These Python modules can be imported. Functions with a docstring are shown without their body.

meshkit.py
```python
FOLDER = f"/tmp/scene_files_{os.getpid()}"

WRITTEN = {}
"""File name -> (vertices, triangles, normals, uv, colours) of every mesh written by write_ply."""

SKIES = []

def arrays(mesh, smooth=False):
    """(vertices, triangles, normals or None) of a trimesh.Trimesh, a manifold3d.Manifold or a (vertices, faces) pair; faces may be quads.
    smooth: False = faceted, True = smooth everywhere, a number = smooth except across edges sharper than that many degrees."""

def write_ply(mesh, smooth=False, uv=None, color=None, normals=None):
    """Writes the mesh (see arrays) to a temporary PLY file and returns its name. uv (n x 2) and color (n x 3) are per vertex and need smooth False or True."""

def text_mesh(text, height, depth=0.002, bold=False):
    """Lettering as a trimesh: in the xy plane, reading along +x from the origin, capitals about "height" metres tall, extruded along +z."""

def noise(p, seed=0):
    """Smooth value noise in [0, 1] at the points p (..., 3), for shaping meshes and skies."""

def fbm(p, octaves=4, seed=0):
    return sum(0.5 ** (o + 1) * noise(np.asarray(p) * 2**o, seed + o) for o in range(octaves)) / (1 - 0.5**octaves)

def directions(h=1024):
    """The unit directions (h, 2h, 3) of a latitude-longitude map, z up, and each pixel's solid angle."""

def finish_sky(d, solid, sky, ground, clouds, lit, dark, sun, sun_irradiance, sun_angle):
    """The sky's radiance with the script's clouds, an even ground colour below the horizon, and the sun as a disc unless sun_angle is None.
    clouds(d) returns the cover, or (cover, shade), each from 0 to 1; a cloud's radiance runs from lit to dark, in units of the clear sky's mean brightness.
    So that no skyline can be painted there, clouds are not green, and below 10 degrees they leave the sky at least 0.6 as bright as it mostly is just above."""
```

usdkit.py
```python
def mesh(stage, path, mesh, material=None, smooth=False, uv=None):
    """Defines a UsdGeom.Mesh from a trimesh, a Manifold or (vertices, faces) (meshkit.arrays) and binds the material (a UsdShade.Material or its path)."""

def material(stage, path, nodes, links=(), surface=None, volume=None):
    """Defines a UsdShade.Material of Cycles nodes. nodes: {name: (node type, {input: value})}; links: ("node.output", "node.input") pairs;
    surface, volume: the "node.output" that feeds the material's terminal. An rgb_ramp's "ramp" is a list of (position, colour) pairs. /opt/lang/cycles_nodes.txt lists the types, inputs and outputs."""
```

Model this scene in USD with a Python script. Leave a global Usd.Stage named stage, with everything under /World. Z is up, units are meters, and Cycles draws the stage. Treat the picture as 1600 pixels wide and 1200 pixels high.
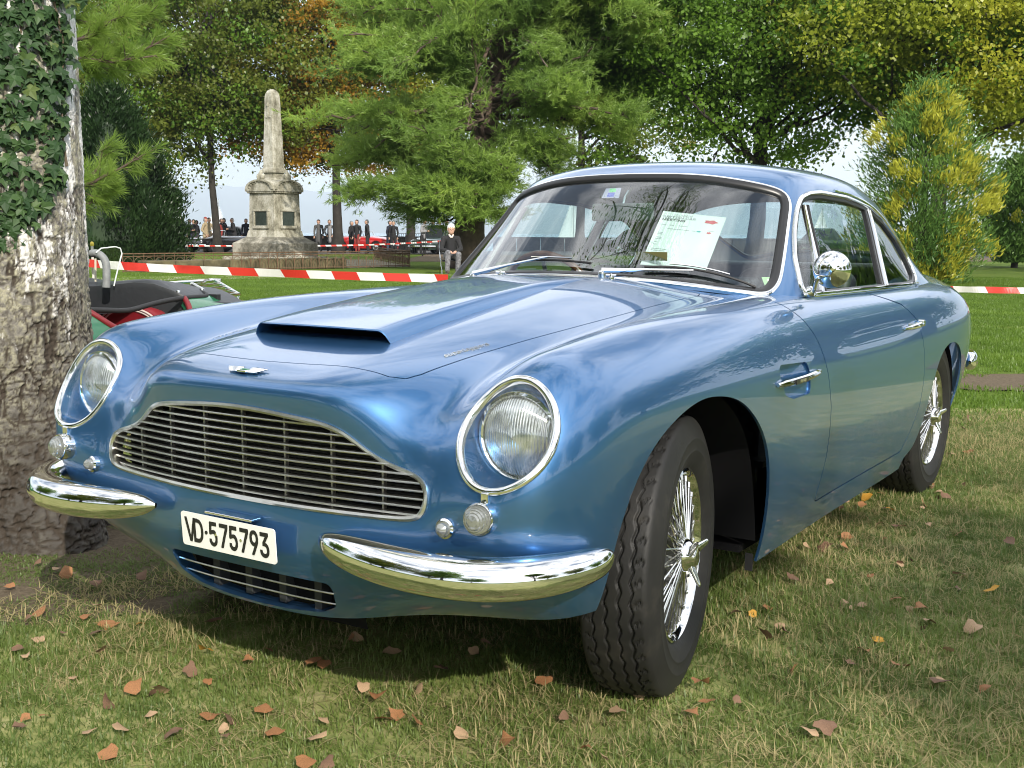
import math, random
import numpy as np, trimesh, usdkit, meshkit
from scipy.interpolate import BSpline, CubicSpline, LinearNDInterpolator
from scipy.spatial import cKDTree
from pxr import Usd, UsdGeom, UsdLux, UsdShade, Gf, Sdf, Vt

stage = Usd.Stage.CreateInMemory()
UsdGeom.SetStageUpAxis(stage, 'Z')
UsdGeom.SetStageMetersPerUnit(stage, 1.0)
UsdGeom.Xform.Define(stage, '/World')
UsdGeom.Scope.Define(stage, '/World/Looks')
RNG = np.random.default_rng(7)
PI = math.pi

# ---------------------------------------------------------------- camera
CAM = np.array([1.8749, -2.4421, 1.1073]); YAW, PIT, ROL, FPX = -0.5799, -0.133, 0.0059, 1756.4
FW = np.array([math.sin(YAW)*math.cos(PIT), math.cos(YAW)*math.cos(PIT), math.sin(PIT)])
_r = np.array([math.cos(YAW), -math.sin(YAW), 0.0]); _u = np.cross(_r, FW)
RT = math.cos(ROL)*_r + math.sin(ROL)*_u
UP = -math.sin(ROL)*_r + math.cos(ROL)*_u
cam = UsdGeom.Camera.Define(stage, '/World/camera')
m = Gf.Matrix4d(*RT, 0, *UP, 0, *(-FW), 0, *CAM, 1)
cam.AddTransformOp().Set(m)
cam.CreateHorizontalApertureAttr(36.0)
cam.CreateVerticalApertureAttr(27.0)
cam.CreateFocalLengthAttr(36.0*FPX/1600)
cam.CreateClippingRangeAttr((0.05, 60000.0))
cam.CreateFStopAttr(0.0)
EXPOSURE = 0.35
cam.CreateExposureAttr(EXPOSURE)

# ---------------------------------------------------------------- sun and sky
SUN = np.array([0.690, -0.485, 0.535]); SUN = SUN/np.linalg.norm(SUN)
SUN_EL = math.asin(SUN[2]); SUN_ROT = math.atan2(SUN[0], SUN[1])
sun = UsdLux.DistantLight.Define(stage, '/World/sun')
sun.CreateAngleAttr(0.53); sun.CreateIntensityAttr(1.25); sun.CreateNormalizeAttr(True)
sun.CreateColorAttr(Gf.Vec3f(1.0, 0.93, 0.82))
_z = Gf.Vec3d(*SUN); _x = Gf.Cross(Gf.Vec3d(0, 0, 1), _z).GetNormalized(); _y = Gf.Cross(_z, _x)
sun.AddTransformOp().Set(Gf.Matrix4d(*_x, 0, *_y, 0, *_z, 0, 0, 0, 30, 1))
sky_mat = usdkit.material(stage, '/World/Looks/sky_look', {
    'sky': ('sky_texture', {'sky_type': 'single_scattering', 'sun_disc': False, 'sun_elevation': SUN_EL, 'sun_rotation': SUN_ROT, 'air_density': 1.0, 'aerosol_density': 1.6}),
    'tc': ('texture_coordinate', {}), 'mp': ('mapping', {'scale': (1.0, 1.0, 2.6)}),
    'n': ('noise_texture', {'scale': 2.6, 'detail': 8.0, 'roughness': 0.58, 'distortion': 0.4}),
    'r': ('rgb_ramp', {'ramp': [(0.0, (0, 0, 0)), (0.36, (0.06, 0.06, 0.06)), (0.56, (0.85, 0.85, 0.85)), (1.0, (1, 1, 1))]}),
    'bw': ('rgb_to_bw', {}), 'sz': ('separate_xyz', {}), 'lo': ('map_range', {'from_min': 0.03, 'from_max': 0.34, 'to_min': 0.22, 'to_max': 1.0, 'clamp': True}), 'cm': ('math', {'math_type': 'multiply'}),
    'mx': ('mix', {'color2': (16.5, 16.8, 17.3)}),
    'bg': ('background_shader', {'strength': 0.105})},
    [('tc.generated', 'mp.vector'), ('mp.vector', 'n.vector'), ('n.fac', 'r.fac'), ('r.color', 'bw.color'), ('tc.generated', 'sz.vector'), ('sz.z', 'lo.value'), ('bw.val', 'cm.value1'), ('lo.result', 'cm.value2'), ('cm.value', 'mx.fac'),
     ('sky.color', 'mx.color1'), ('mx.color', 'bg.color')], surface='bg.background')
dome = UsdLux.DomeLight.Define(stage, '/World/sky')
dome.CreateIntensityAttr(1.0)
UsdShade.MaterialBindingAPI.Apply(dome.GetPrim()).Bind(sky_mat)
dome.GetPrim().SetCustomDataByKey('kind', 'structure')
dome.GetPrim().SetCustomDataByKey('label', 'pale blue hazy sky with thin white cloud')

# ---------------------------------------------------------------- helpers
def back(u, v, **k):
    """World point seen at pixel (u, v) of the 1600x1200 photograph, on a plane of known x, y, z, or depth d."""
    d = FW + (u-800)/FPX*RT + (600-v)/FPX*UP
    (a, val), = k.items()
    if a == 'd':
        return CAM + d*val
    i = 'xyz'.index(a)
    return CAM + d*(val-CAM[i])/d[i]

used = {}
def numbered(parent, name):
    n = used.get((parent, name), 0); used[(parent, name)] = n+1
    return f'{parent}/{name}' if n == 0 else f'{parent}/{name}_{n:03d}'

def tag(path, label=None, cat=None, group=None, kind=None):
    p = stage.GetPrimAtPath(path)
    for k, v in (('label', label), ('category', cat), ('group', group), ('kind', kind)):
        if v: p.SetCustomDataByKey(k, v)
    return path

def thing(name, label, cat, loc=(0, 0, 0), rz=0.0, group=None, kind=None):
    path = numbered('/World', name)
    x = UsdGeom.Xform.Define(stage, path)
    x.AddTranslateOp().Set(Gf.Vec3d(*map(float, loc)))
    if rz: x.AddRotateZOp().Set(float(rz))
    return tag(path, label, cat, group, kind)

def put(parent, name, V, F, mat, N=None, label=None):
    """One Mesh prim with its own normals (or none)."""
    path = numbered(parent, name)
    mm = UsdGeom.Mesh.Define(stage, path)
    V = np.asarray(V, np.float32); F = np.asarray(F, np.int32)
    uq, iv = np.unique(F, return_inverse=True); F = iv.reshape(F.shape).astype(np.int32); V = V[uq]
    if N is not None: N = np.asarray(N)[uq]
    mm.CreatePointsAttr(Vt.Vec3fArray.FromNumpy(V))
    mm.CreateFaceVertexCountsAttr(Vt.IntArray.FromNumpy(np.full(len(F), F.shape[1], np.int32)))
    mm.CreateFaceVertexIndicesAttr(Vt.IntArray.FromNumpy(np.ascontiguousarray(F.ravel())))
    mm.CreateSubdivisionSchemeAttr('none')
    if N is not None:
        mm.CreateNormalsAttr(Vt.Vec3fArray.FromNumpy(np.asarray(N, np.float32)))
        mm.SetNormalsInterpolation('vertex')
    if mat is not None:
        UsdShade.MaterialBindingAPI.Apply(mm.GetPrim()).Bind(mat)
    if label: tag(path, label)
    return path

def part(parent, name, mb, mat, smooth=35, label=None, kind=None):
    if isinstance(mb, MB): mb = mb.arrays()
    path = numbered(parent, name)
    usdkit.mesh(stage, path, mb, mat, smooth=smooth)
    if label or kind: tag(path, label, kind=kind)
    return path

def frame(d):
    d = np.asarray(d, float)/np.linalg.norm(d)
    a = np.array([0, 0, 1.0]) if abs(d[2]) < 0.9 else np.array([1.0, 0, 0])
    x = np.cross(a, d); x /= np.linalg.norm(x)
    return x, np.cross(d, x), d

class MB:
    """Collects shapes into one mesh."""
    def __init__(s): s.v, s.f, s.n = [], [], 0
    def add(s, V, F):
        V = np.asarray(V, float).reshape(-1, 3); F = np.asarray(F, int)
        if F.shape[1] == 4: F = np.vstack([F[:, [0, 1, 2]], F[:, [0, 2, 3]]])
        s.v.append(V); s.f.append(F+s.n); s.n += len(V); return s
    def tm(s, t): return s.add(t.vertices, t.faces)
    def box(s, c, size, rz=0.0, bev=0.0, R=None):
        if bev:
            return s.tm2(rbox(size, bev), c, rz, R)
        return s.tm2(trimesh.creation.box(size), c, rz, R)
    def tm2(s, t, c, rz=0.0, R=None):
        V = np.array(t.vertices)
        if R is not None: V = V@np.asarray(R).T
        if rz:
            cs, sn = math.cos(rz), math.sin(rz); V = V@np.array([[cs, sn, 0], [-sn, cs, 0], [0, 0, 1]])
        return s.add(V+np.asarray(c), t.faces)
    def tube(s, P, r, n=8, caps=True, closed=False):
        V, F = tube(P, r, n, caps, closed); return s.add(V, F)
    def grid(s, G, closed_v=False, flip=False):
        V, F = grid(G, closed_v); return s.add(V, F[:, ::-1] if flip else F)
    def lathe(s, prof, c=(0, 0, 0), axis=(0, 0, 1), n=32, a0=0, a1=2*PI):
        """prof: (radius, along axis)."""
        x, y, z = frame(axis); c = np.asarray(c, float)
        full = abs(a1-a0-2*PI) < 1e-6
        A = np.linspace(a0, a1, n+1)[:n if full else n+1]
        prof = np.asarray(prof, float)
        G = np.array([[c+r*(math.cos(a)*x+math.sin(a)*y)+h*z for r, h in prof] for a in A])
        V, F = grid(G.transpose(1, 0, 2), full)
        return s.add(V, F)
    def arrays(s): return np.vstack(s.v), np.vstack(s.f)

def grid(G, closed_v=False):
    G = np.asarray(G, float); a, b = G.shape[:2]
    i, j = np.meshgrid(np.arange(a-1), np.arange(b if closed_v else b-1), indexing='ij')
    j2 = (j+1) % b
    F = np.stack([i*b+j, i*b+j2, (i+1)*b+j2, (i+1)*b+j], -1).reshape(-1, 4)
    return G.reshape(-1, 3), F

def tube(P, r, n=8, caps=True, closed=False):
    P = np.asarray(P, float); m = len(P); r = np.broadcast_to(r, (m,))
    T = np.gradient(P, axis=0) if not closed else np.roll(P, -1, 0)-np.roll(P, 1, 0)
    T /= np.maximum(np.linalg.norm(T, axis=1, keepdims=True), 1e-12)
    x, y, _ = frame(T[0]); G = []
    for k in range(m):
        x = x-T[k]*(x@T[k]); x /= np.linalg.norm(x); y = np.cross(T[k], x)
        a = np.arange(n)*2*PI/n
        G.append(P[k]+r[k]*(np.cos(a)[:, None]*x+np.sin(a)[:, None]*y))
    G = np.array(G)
    if closed: G = np.concatenate([G, G[:1]])
    V, F = grid(G, True)
    F = np.vstack([F[:, [0, 1, 2]], F[:, [0, 2, 3]]])
    if caps and not closed:
        k = len(V); V = np.vstack([V, P[0], P[-1]]); b = (m-1)*n
        a = np.arange(n)
        F = np.vstack([F, np.stack([a*0+k, (a+1) % n, a], 1), np.stack([a*0+k+1, b+a, b+(a+1) % n], 1)])
    return V, F

_rb = {}
def rbox(size, r):
    """A box with rounded edges."""
    import manifold3d as m3
    s = np.asarray(size, float)/2-r
    key = tuple(np.round(np.r_[size, r], 5))
    if key not in _rb:
        sp = trimesh.creation.icosphere(2, r)
        pts = np.vstack([sp.vertices+np.array(c)*s for c in np.ndindex(2, 2, 2) for c in [np.array(c)*2-1]])
        _rb[key] = trimesh.convex.convex_hull(pts)
    return _rb[key]

def spline(pts, n=40, closed=False):
    P = np.asarray(pts, float)
    if closed: P = np.vstack([P, P[:1]])
    t = np.r_[0, np.cumsum(np.linalg.norm(np.diff(P, axis=0), axis=1)**0.7)]
    cs = CubicSpline(t, P, bc_type='periodic' if closed else 'natural')
    return cs(np.linspace(0, t[-1], n, endpoint=not closed))

def rounded(poly, r=0.03):
    from shapely.geometry import Polygon
    g = Polygon(poly).buffer(0).buffer(-r, 16).buffer(r, 16)
    c = np.array(g.exterior.coords)[:-1]
    return c

def inset(poly, d):
    from shapely.geometry import Polygon
    g = Polygon(poly).buffer(d, 16)
    return np.array(g.exterior.coords)[:-1]

def sdf(P, poly):
    """Signed distance of 2-D points to a closed polygon, positive inside."""
    P = np.asarray(P, float); A = np.asarray(poly, float); B = np.roll(A, -1, 0)
    D = np.full(len(P), 1e9); inside = np.zeros(len(P), bool)
    for a, b in zip(A, B):
        e = b-a; w = P-a
        t = np.clip(w@e/max(e@e, 1e-18), 0, 1)
        D = np.minimum(D, ((w-t[:, None]*e)**2).sum(1))
        c = (a[1] > P[:, 1]) != (b[1] > P[:, 1])
        with np.errstate(divide='ignore', invalid='ignore'):
            xx = a[0]+(P[:, 1]-a[1])/(b[1]-a[1])*(b[0]-a[0])
        inside ^= c & (P[:, 0] < xx)
    return np.where(inside, 1, -1)*np.sqrt(D)

class Sheet:
    """A triangle sheet with smooth normals that can be cut along the zero line of a function."""
    def __init__(s, V, F, N): s.V, s.F, s.N = V, F, N
    def cut(s, val):
        """Keeps val >= 0. Returns (sheet, cut edges as index pairs in the new sheet)."""
        V, F, N = s.V, s.F, s.N
        val = np.where(np.abs(val) < 1e-7, 1e-7, val)
        ins = val > 0; k = ins[F].sum(1)
        keep = F[k == 3]; mixed = F[(k == 1) | (k == 2)]; km = ins[mixed].sum(1)
        # rotate so that the odd one is first
        odd = np.where((km == 1)[:, None], ins[mixed], ~ins[mixed]).argmax(1)
        R = np.take_along_axis(mixed, (odd[:, None]+np.arange(3)) % 3, 1)
        e = np.concatenate([R[:, [0, 1]], R[:, [0, 2]]]); es = np.sort(e, 1)
        ue, inv = np.unique(es, axis=0, return_inverse=True); inv = inv.ravel()
        if len(ue) == 0:
            nv, nn = np.zeros((0, 3)), np.zeros((0, 3))
        else:
            va, vb = val[ue[:, 0]], val[ue[:, 1]]; t = (va/(va-vb))[:, None]
            nv = V[ue[:, 0]]*(1-t)+V[ue[:, 1]]*t
            nn = N[ue[:, 0]]*(1-t)+N[ue[:, 1]]*t
            nn /= np.maximum(np.linalg.norm(nn, axis=1, keepdims=True), 1e-12)
        n0 = len(V); p = inv[:len(R)]+n0; q = inv[len(R):]+n0
        one = km == 1
        F1 = np.stack([R[one, 0], p[one], q[one]], 1)
        two = ~one
        F2 = np.stack([p[two], R[two, 1], R[two, 2]], 1); F3 = np.stack([p[two], R[two, 2], q[two]], 1)
        E = np.concatenate([np.stack([p[one], q[one]], 1), np.stack([q[two], p[two]], 1)])
        FF = np.concatenate([keep, F1, F2, F3]); VV = np.concatenate([V, nv]); NN = np.concatenate([N, nn])
        usedv = np.unique(FF); remap = np.full(len(VV), -1); remap[usedv] = np.arange(len(usedv))
        return Sheet(VV[usedv], remap[FF], NN[usedv]), remap[E]
    def flange(s, E, depth, direction=None):
        """A strip that runs from the cut edge inwards (against the normal, or along direction)."""
        d = -s.N*depth if direction is None else np.broadcast_to(np.asarray(direction, float)*depth, s.V.shape)
        a, b = E[:, 0], E[:, 1]; n = len(E)
        V = np.concatenate([s.V[a], s.V[b], s.V[b]+d[b], s.V[a]+d[a]])
        i = np.arange(n)
        return V, np.stack([i, i+n, i+2*n, i+3*n], 1)[:, ::-1]
    def loops(s, E):
        nxt = {}
        for a, b in E: nxt.setdefault(int(a), []).append(int(b)); nxt.setdefault(int(b), []).append(int(a))
        seen, out = set(), []
        for st in sorted(nxt, key=lambda k: len(nxt[k])):
            if st in seen: continue
            L = [st]; seen.add(st)
            while True:
                c = [x for x in nxt[L[-1]] if x not in seen]
                if not c: break
                L.append(c[0]); seen.add(c[0])
            out.append(L)
        return [l for l in out if len(l) > 4]

def resample(P, step, closed=False):
    P = np.asarray(P, float)
    if closed: P = np.vstack([P, P[:1]])
    t = np.r_[0, np.cumsum(np.linalg.norm(np.diff(P, axis=0), axis=1))]
    n = max(4, int(t[-1]/step))
    x = np.linspace(0, t[-1], n, endpoint=not closed)
    return np.stack([np.interp(x, t, P[:, k]) for k in range(3)], 1)

def loop_smooth(P, k=2, closed=True):
    for _ in range(k):
        if closed: P = 0.25*np.roll(P, 1, 0)+0.5*P+0.25*np.roll(P, -1, 0)
        else: P = np.vstack([P[:1], 0.25*P[:-2]+0.5*P[1:-1]+0.25*P[2:], P[-1:]])
    return P

def bfit(P, lam=0.02):
    """Smoothing B-spline operator along axis 0 on uniform parameters; returns f(t) for t in [0, n-1]."""
    n = len(P); t = np.arange(n, dtype=float)
    kn = np.r_[[0.0]*4, t[2:-2], [n-1.0]*4]
    B = BSpline.design_matrix(t, kn, 3).toarray()
    D = np.diff(np.eye(n), 3, axis=0)
    Q = np.linalg.solve(B.T@B+lam*D.T@D, B.T@P.reshape(n, -1))
    return lambda x: (BSpline.design_matrix(np.clip(x, 0, n-1-1e-9), kn, 3)@Q).reshape((len(x),)+P.shape[1:])

def bsurface(H, us, vs, lu=0.02, lv=0.02):
    """H: (U, V, 3) target points of the half x >= 0; mirrored; us, vs: parameters (vs from -(V-1) to V-1)."""
    mir = H[:, :0:-1]*np.array([-1, 1, 1.0])
    P = np.concatenate([mir, H], 1); nv = H.shape[1]-1
    A = bfit(P, lu)(us)
    return bfit(A.transpose(1, 0, 2), lv)(np.asarray(vs)+nv).transpose(1, 0, 2)

def normals_of(G):
    a = np.gradient(G, axis=0); b = np.gradient(G, axis=1)
    n = np.cross(b, a); n /= np.maximum(np.linalg.norm(n, axis=2, keepdims=True), 1e-12)
    return n
# ---------------------------------------------------------------- materials
def mat(name, nodes, links=(), surface='p.BSDF'):
    return usdkit.material(stage, '/World/Looks/'+name, nodes, links, surface=surface)

def plain(name, col, rough=0.5, metal=0.0, coat=0.0, spec=0.5, bumpscale=0, bump=0.0, vary=0.0, vscale=4.0):
    nodes = {'p': ('principled_bsdf', {'base_color': col, 'roughness': rough, 'metallic': metal, 'coat_weight': coat, 'specular_ior_level': spec})}
    links = []
    if vary:
        nodes['tv'] = ('texture_coordinate', {})
        nodes['nv'] = ('noise_texture', {'scale': vscale, 'detail': 6.0, 'roughness': 0.6})
        lo = tuple(c*(1-vary) for c in col); hi = tuple(min(1, c*(1+vary)) for c in col)
        nodes['rv'] = ('rgb_ramp', {'ramp': [(0.3, lo), (0.7, hi)]})
        links += [('tv.object', 'nv.vector'), ('nv.fac', 'rv.fac'), ('rv.color', 'p.base_color')]
    if bump:
        nodes['tb'] = ('texture_coordinate', {})
        nodes['nb'] = ('noise_texture', {'scale': bumpscale, 'detail': 5.0})
        nodes['b'] = ('bump', {'strength': bump, 'distance': 0.01})
        links += [('tb.object', 'nb.vector'), ('nb.fac', 'b.height'), ('b.normal', 'p.normal')]
    return mat(name, nodes, links)

paint = mat('blue_metallic_paint', {
    'tc': ('texture_coordinate', {}),
    'vo': ('voronoi_texture', {'scale': 900.0}),
    'fl': ('rgb_ramp', {'ramp': [(0.0, (0.036, 0.122, 0.280)), (1.0, (0.052, 0.158, 0.340))]}),
    'dn': ('noise_texture', {'scale': 3.0, 'detail': 7.0, 'roughness': 0.65}),
    'dr': ('map_range', {'from_min': 0.35, 'from_max': 0.75, 'to_min': 0.0, 'to_max': 0.022, 'clamp': True}),
    'p': ('principled_bsdf', {'metallic': 0.82, 'roughness': 0.33, 'coat_weight': 1.0, 'coat_ior': 1.6, 'specular_ior_level': 0.5})},
    [('tc.object', 'vo.vector'), ('vo.distance', 'fl.fac'), ('fl.color', 'p.base_color'), ('tc.object', 'dn.vector'), ('dn.fac', 'dr.value'), ('dr.result', 'p.coat_roughness')])
chrome = mat('polished_chrome', {
    'tc': ('texture_coordinate', {}), 'n': ('noise_texture', {'scale': 9.0, 'detail': 6.0}),
    'r': ('map_range', {'from_min': 0.4, 'from_max': 0.8, 'to_min': 0.02, 'to_max': 0.10, 'clamp': True}),
    'p': ('principled_bsdf', {'base_color': (0.78, 0.78, 0.77), 'metallic': 1.0})},
    [('tc.object', 'n.vector'), ('n.fac', 'r.value'), ('r.result', 'p.roughness')])
alloy = plain('dull_aluminium', (0.62, 0.61, 0.57), 0.28, 1.0, vary=0.12, vscale=30)
dull_steel = plain('dull_upright_metal', (.32, .31, .29), .35, .9)
steel = plain('spoke_steel', (0.70, 0.70, 0.68), 0.14, 1.0)
black = plain('matt_black', (0.012, 0.012, 0.013), 0.6)
cavity = plain('dark_cavity', (0.008, 0.008, 0.009), 0.9, spec=0.1)
rubber_seal = plain('black_rubber_seal', (0.012, 0.012, 0.013), 0.35)
tyre_mat = mat('worn_tyre_rubber', {
    'tc': ('texture_coordinate', {}), 'n': ('noise_texture', {'scale': 9.0, 'detail': 8.0, 'roughness': 0.7}),
    'r': ('rgb_ramp', {'ramp': [(0.3, (0.006, 0.006, 0.006)), (0.55, (0.011, 0.0107, 0.0102)), (0.8, (0.034, 0.030, 0.025))]}),
    'n2': ('noise_texture', {'scale': 160.0, 'detail': 4.0}), 'b': ('bump', {'strength': 0.25, 'distance': 0.002}),
    'p': ('principled_bsdf', {'roughness': 0.62, 'specular_ior_level': 0.4})},
    [('tc.object', 'n.vector'), ('n.fac', 'r.fac'), ('r.color', 'p.base_color'), ('tc.object', 'n2.vector'), ('n2.fac', 'b.height'), ('b.normal', 'p.normal')])
leather = plain('dark_leather', (0.014, 0.017, 0.022), 0.42, bumpscale=60, bump=0.15)
red_leather = plain('red_leather', (0.20, 0.012, 0.018), 0.42, bumpscale=60, bump=0.12, vary=0.15)
headlining = plain('grey_headlining', (0.20, 0.20, 0.19), 0.9)
walnut = plain('steering_wood', (0.16, 0.055, 0.018), 0.25, coat=0.6, vary=0.3, vscale=40)
plate_white = plain('plate_enamel', (0.74, 0.74, 0.71), 0.3)
ink = plain('black_enamel', (0.012, 0.012, 0.012), 0.4)
paper = plain('white_paper', (0.82, 0.82, 0.81), 0.8)
red_print = plain('red_print', (0.62, 0.03, 0.03), 0.7)
grey_print = plain('grey_print', (0.33, 0.33, 0.35), 0.8)
teal_print = plain('teal_print', (0.05, 0.42, 0.40), 0.8)
blue_print = plain('blue_print', (0.06, 0.10, 0.55), 0.6)
lilac_print = plain('lilac_print', (0.42, 0.38, 0.52), 0.6)
green_print = plain('green_print', (0.16, 0.60, 0.22), 0.6)
lime_print = plain('lime_print', (0.50, 0.66, 0.36), 0.6)
def glass_mat(name, tint, base=0.05, gain=0.9, rough=0.0):
    return usdkit.material(stage, '/World/Looks/'+name, {
        't': ('transparent_bsdf', {'color': tint}), 'g': ('glossy_bsdf', {'color': (1, 1, 1), 'roughness': rough}),
        'f': ('layer_weight', {'blend': 0.5}), 'pw': ('math', {'math_type': 'power', 'value2': 4.5}), 'a': ('math', {'math_type': 'multiply_add', 'value2': gain, 'value3': base, 'use_clamp': True}), 'm': ('mix_closure', {})},
        [('f.facing', 'pw.value1'), ('pw.value', 'a.value1'), ('a.value', 'm.fac'), ('t.BSDF', 'm.closure1'), ('g.BSDF', 'm.closure2')], surface='m.closure')
window_glass = glass_mat('window_glass', (0.84, 0.92, 0.91), 0.06)
screen_glass = glass_mat('windscreen_glass', (0.66, 0.78, 0.76), 0.15)
clear_cover = glass_mat('headlamp_cover_glass', (0.95, 0.96, 0.96), 0.045)
lens_glass = mat('ribbed_lens_glass', {
    'tc': ('texture_coordinate', {}), 'w': ('wave_texture', {'wave_type': 'bands', 'bands_direction': 'x', 'scale': 52.0, 'distortion': 0.0, 'detail': 0.0}),
    'b': ('bump', {'strength': 0.5, 'distance': 0.003}), 'n': ('noise_texture', {'scale': 35.0}),
    'r': ('rgb_ramp', {'ramp': [(0.3, (0.30, 0.32, 0.31)), (0.7, (0.62, 0.64, 0.62))]}),
    'p': ('principled_bsdf', {'roughness': 0.08, 'metallic': 0.75, 'coat_weight': 1.0})},
    [('tc.object', 'w.vector'), ('w.fac', 'b.height'), ('b.normal', 'p.normal'), ('tc.object', 'n.vector'), ('n.fac', 'r.fac'), ('r.color', 'p.base_color')])
clear_lens = mat('clear_lamp_lens', {'p': ('principled_bsdf', {'base_color': (0.24, 0.25, 0.24), 'roughness': 0.12, 'metallic': 0.5, 'coat_weight': 1.0})})
# ---------------------------------------------------------------- the blue coupe (front axle at the origin, nose towards -y, its left side +x)
car = thing('blue_coupe', 'metallic blue vintage coupe with wire wheels and wide grille in the foreground', 'car')

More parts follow.
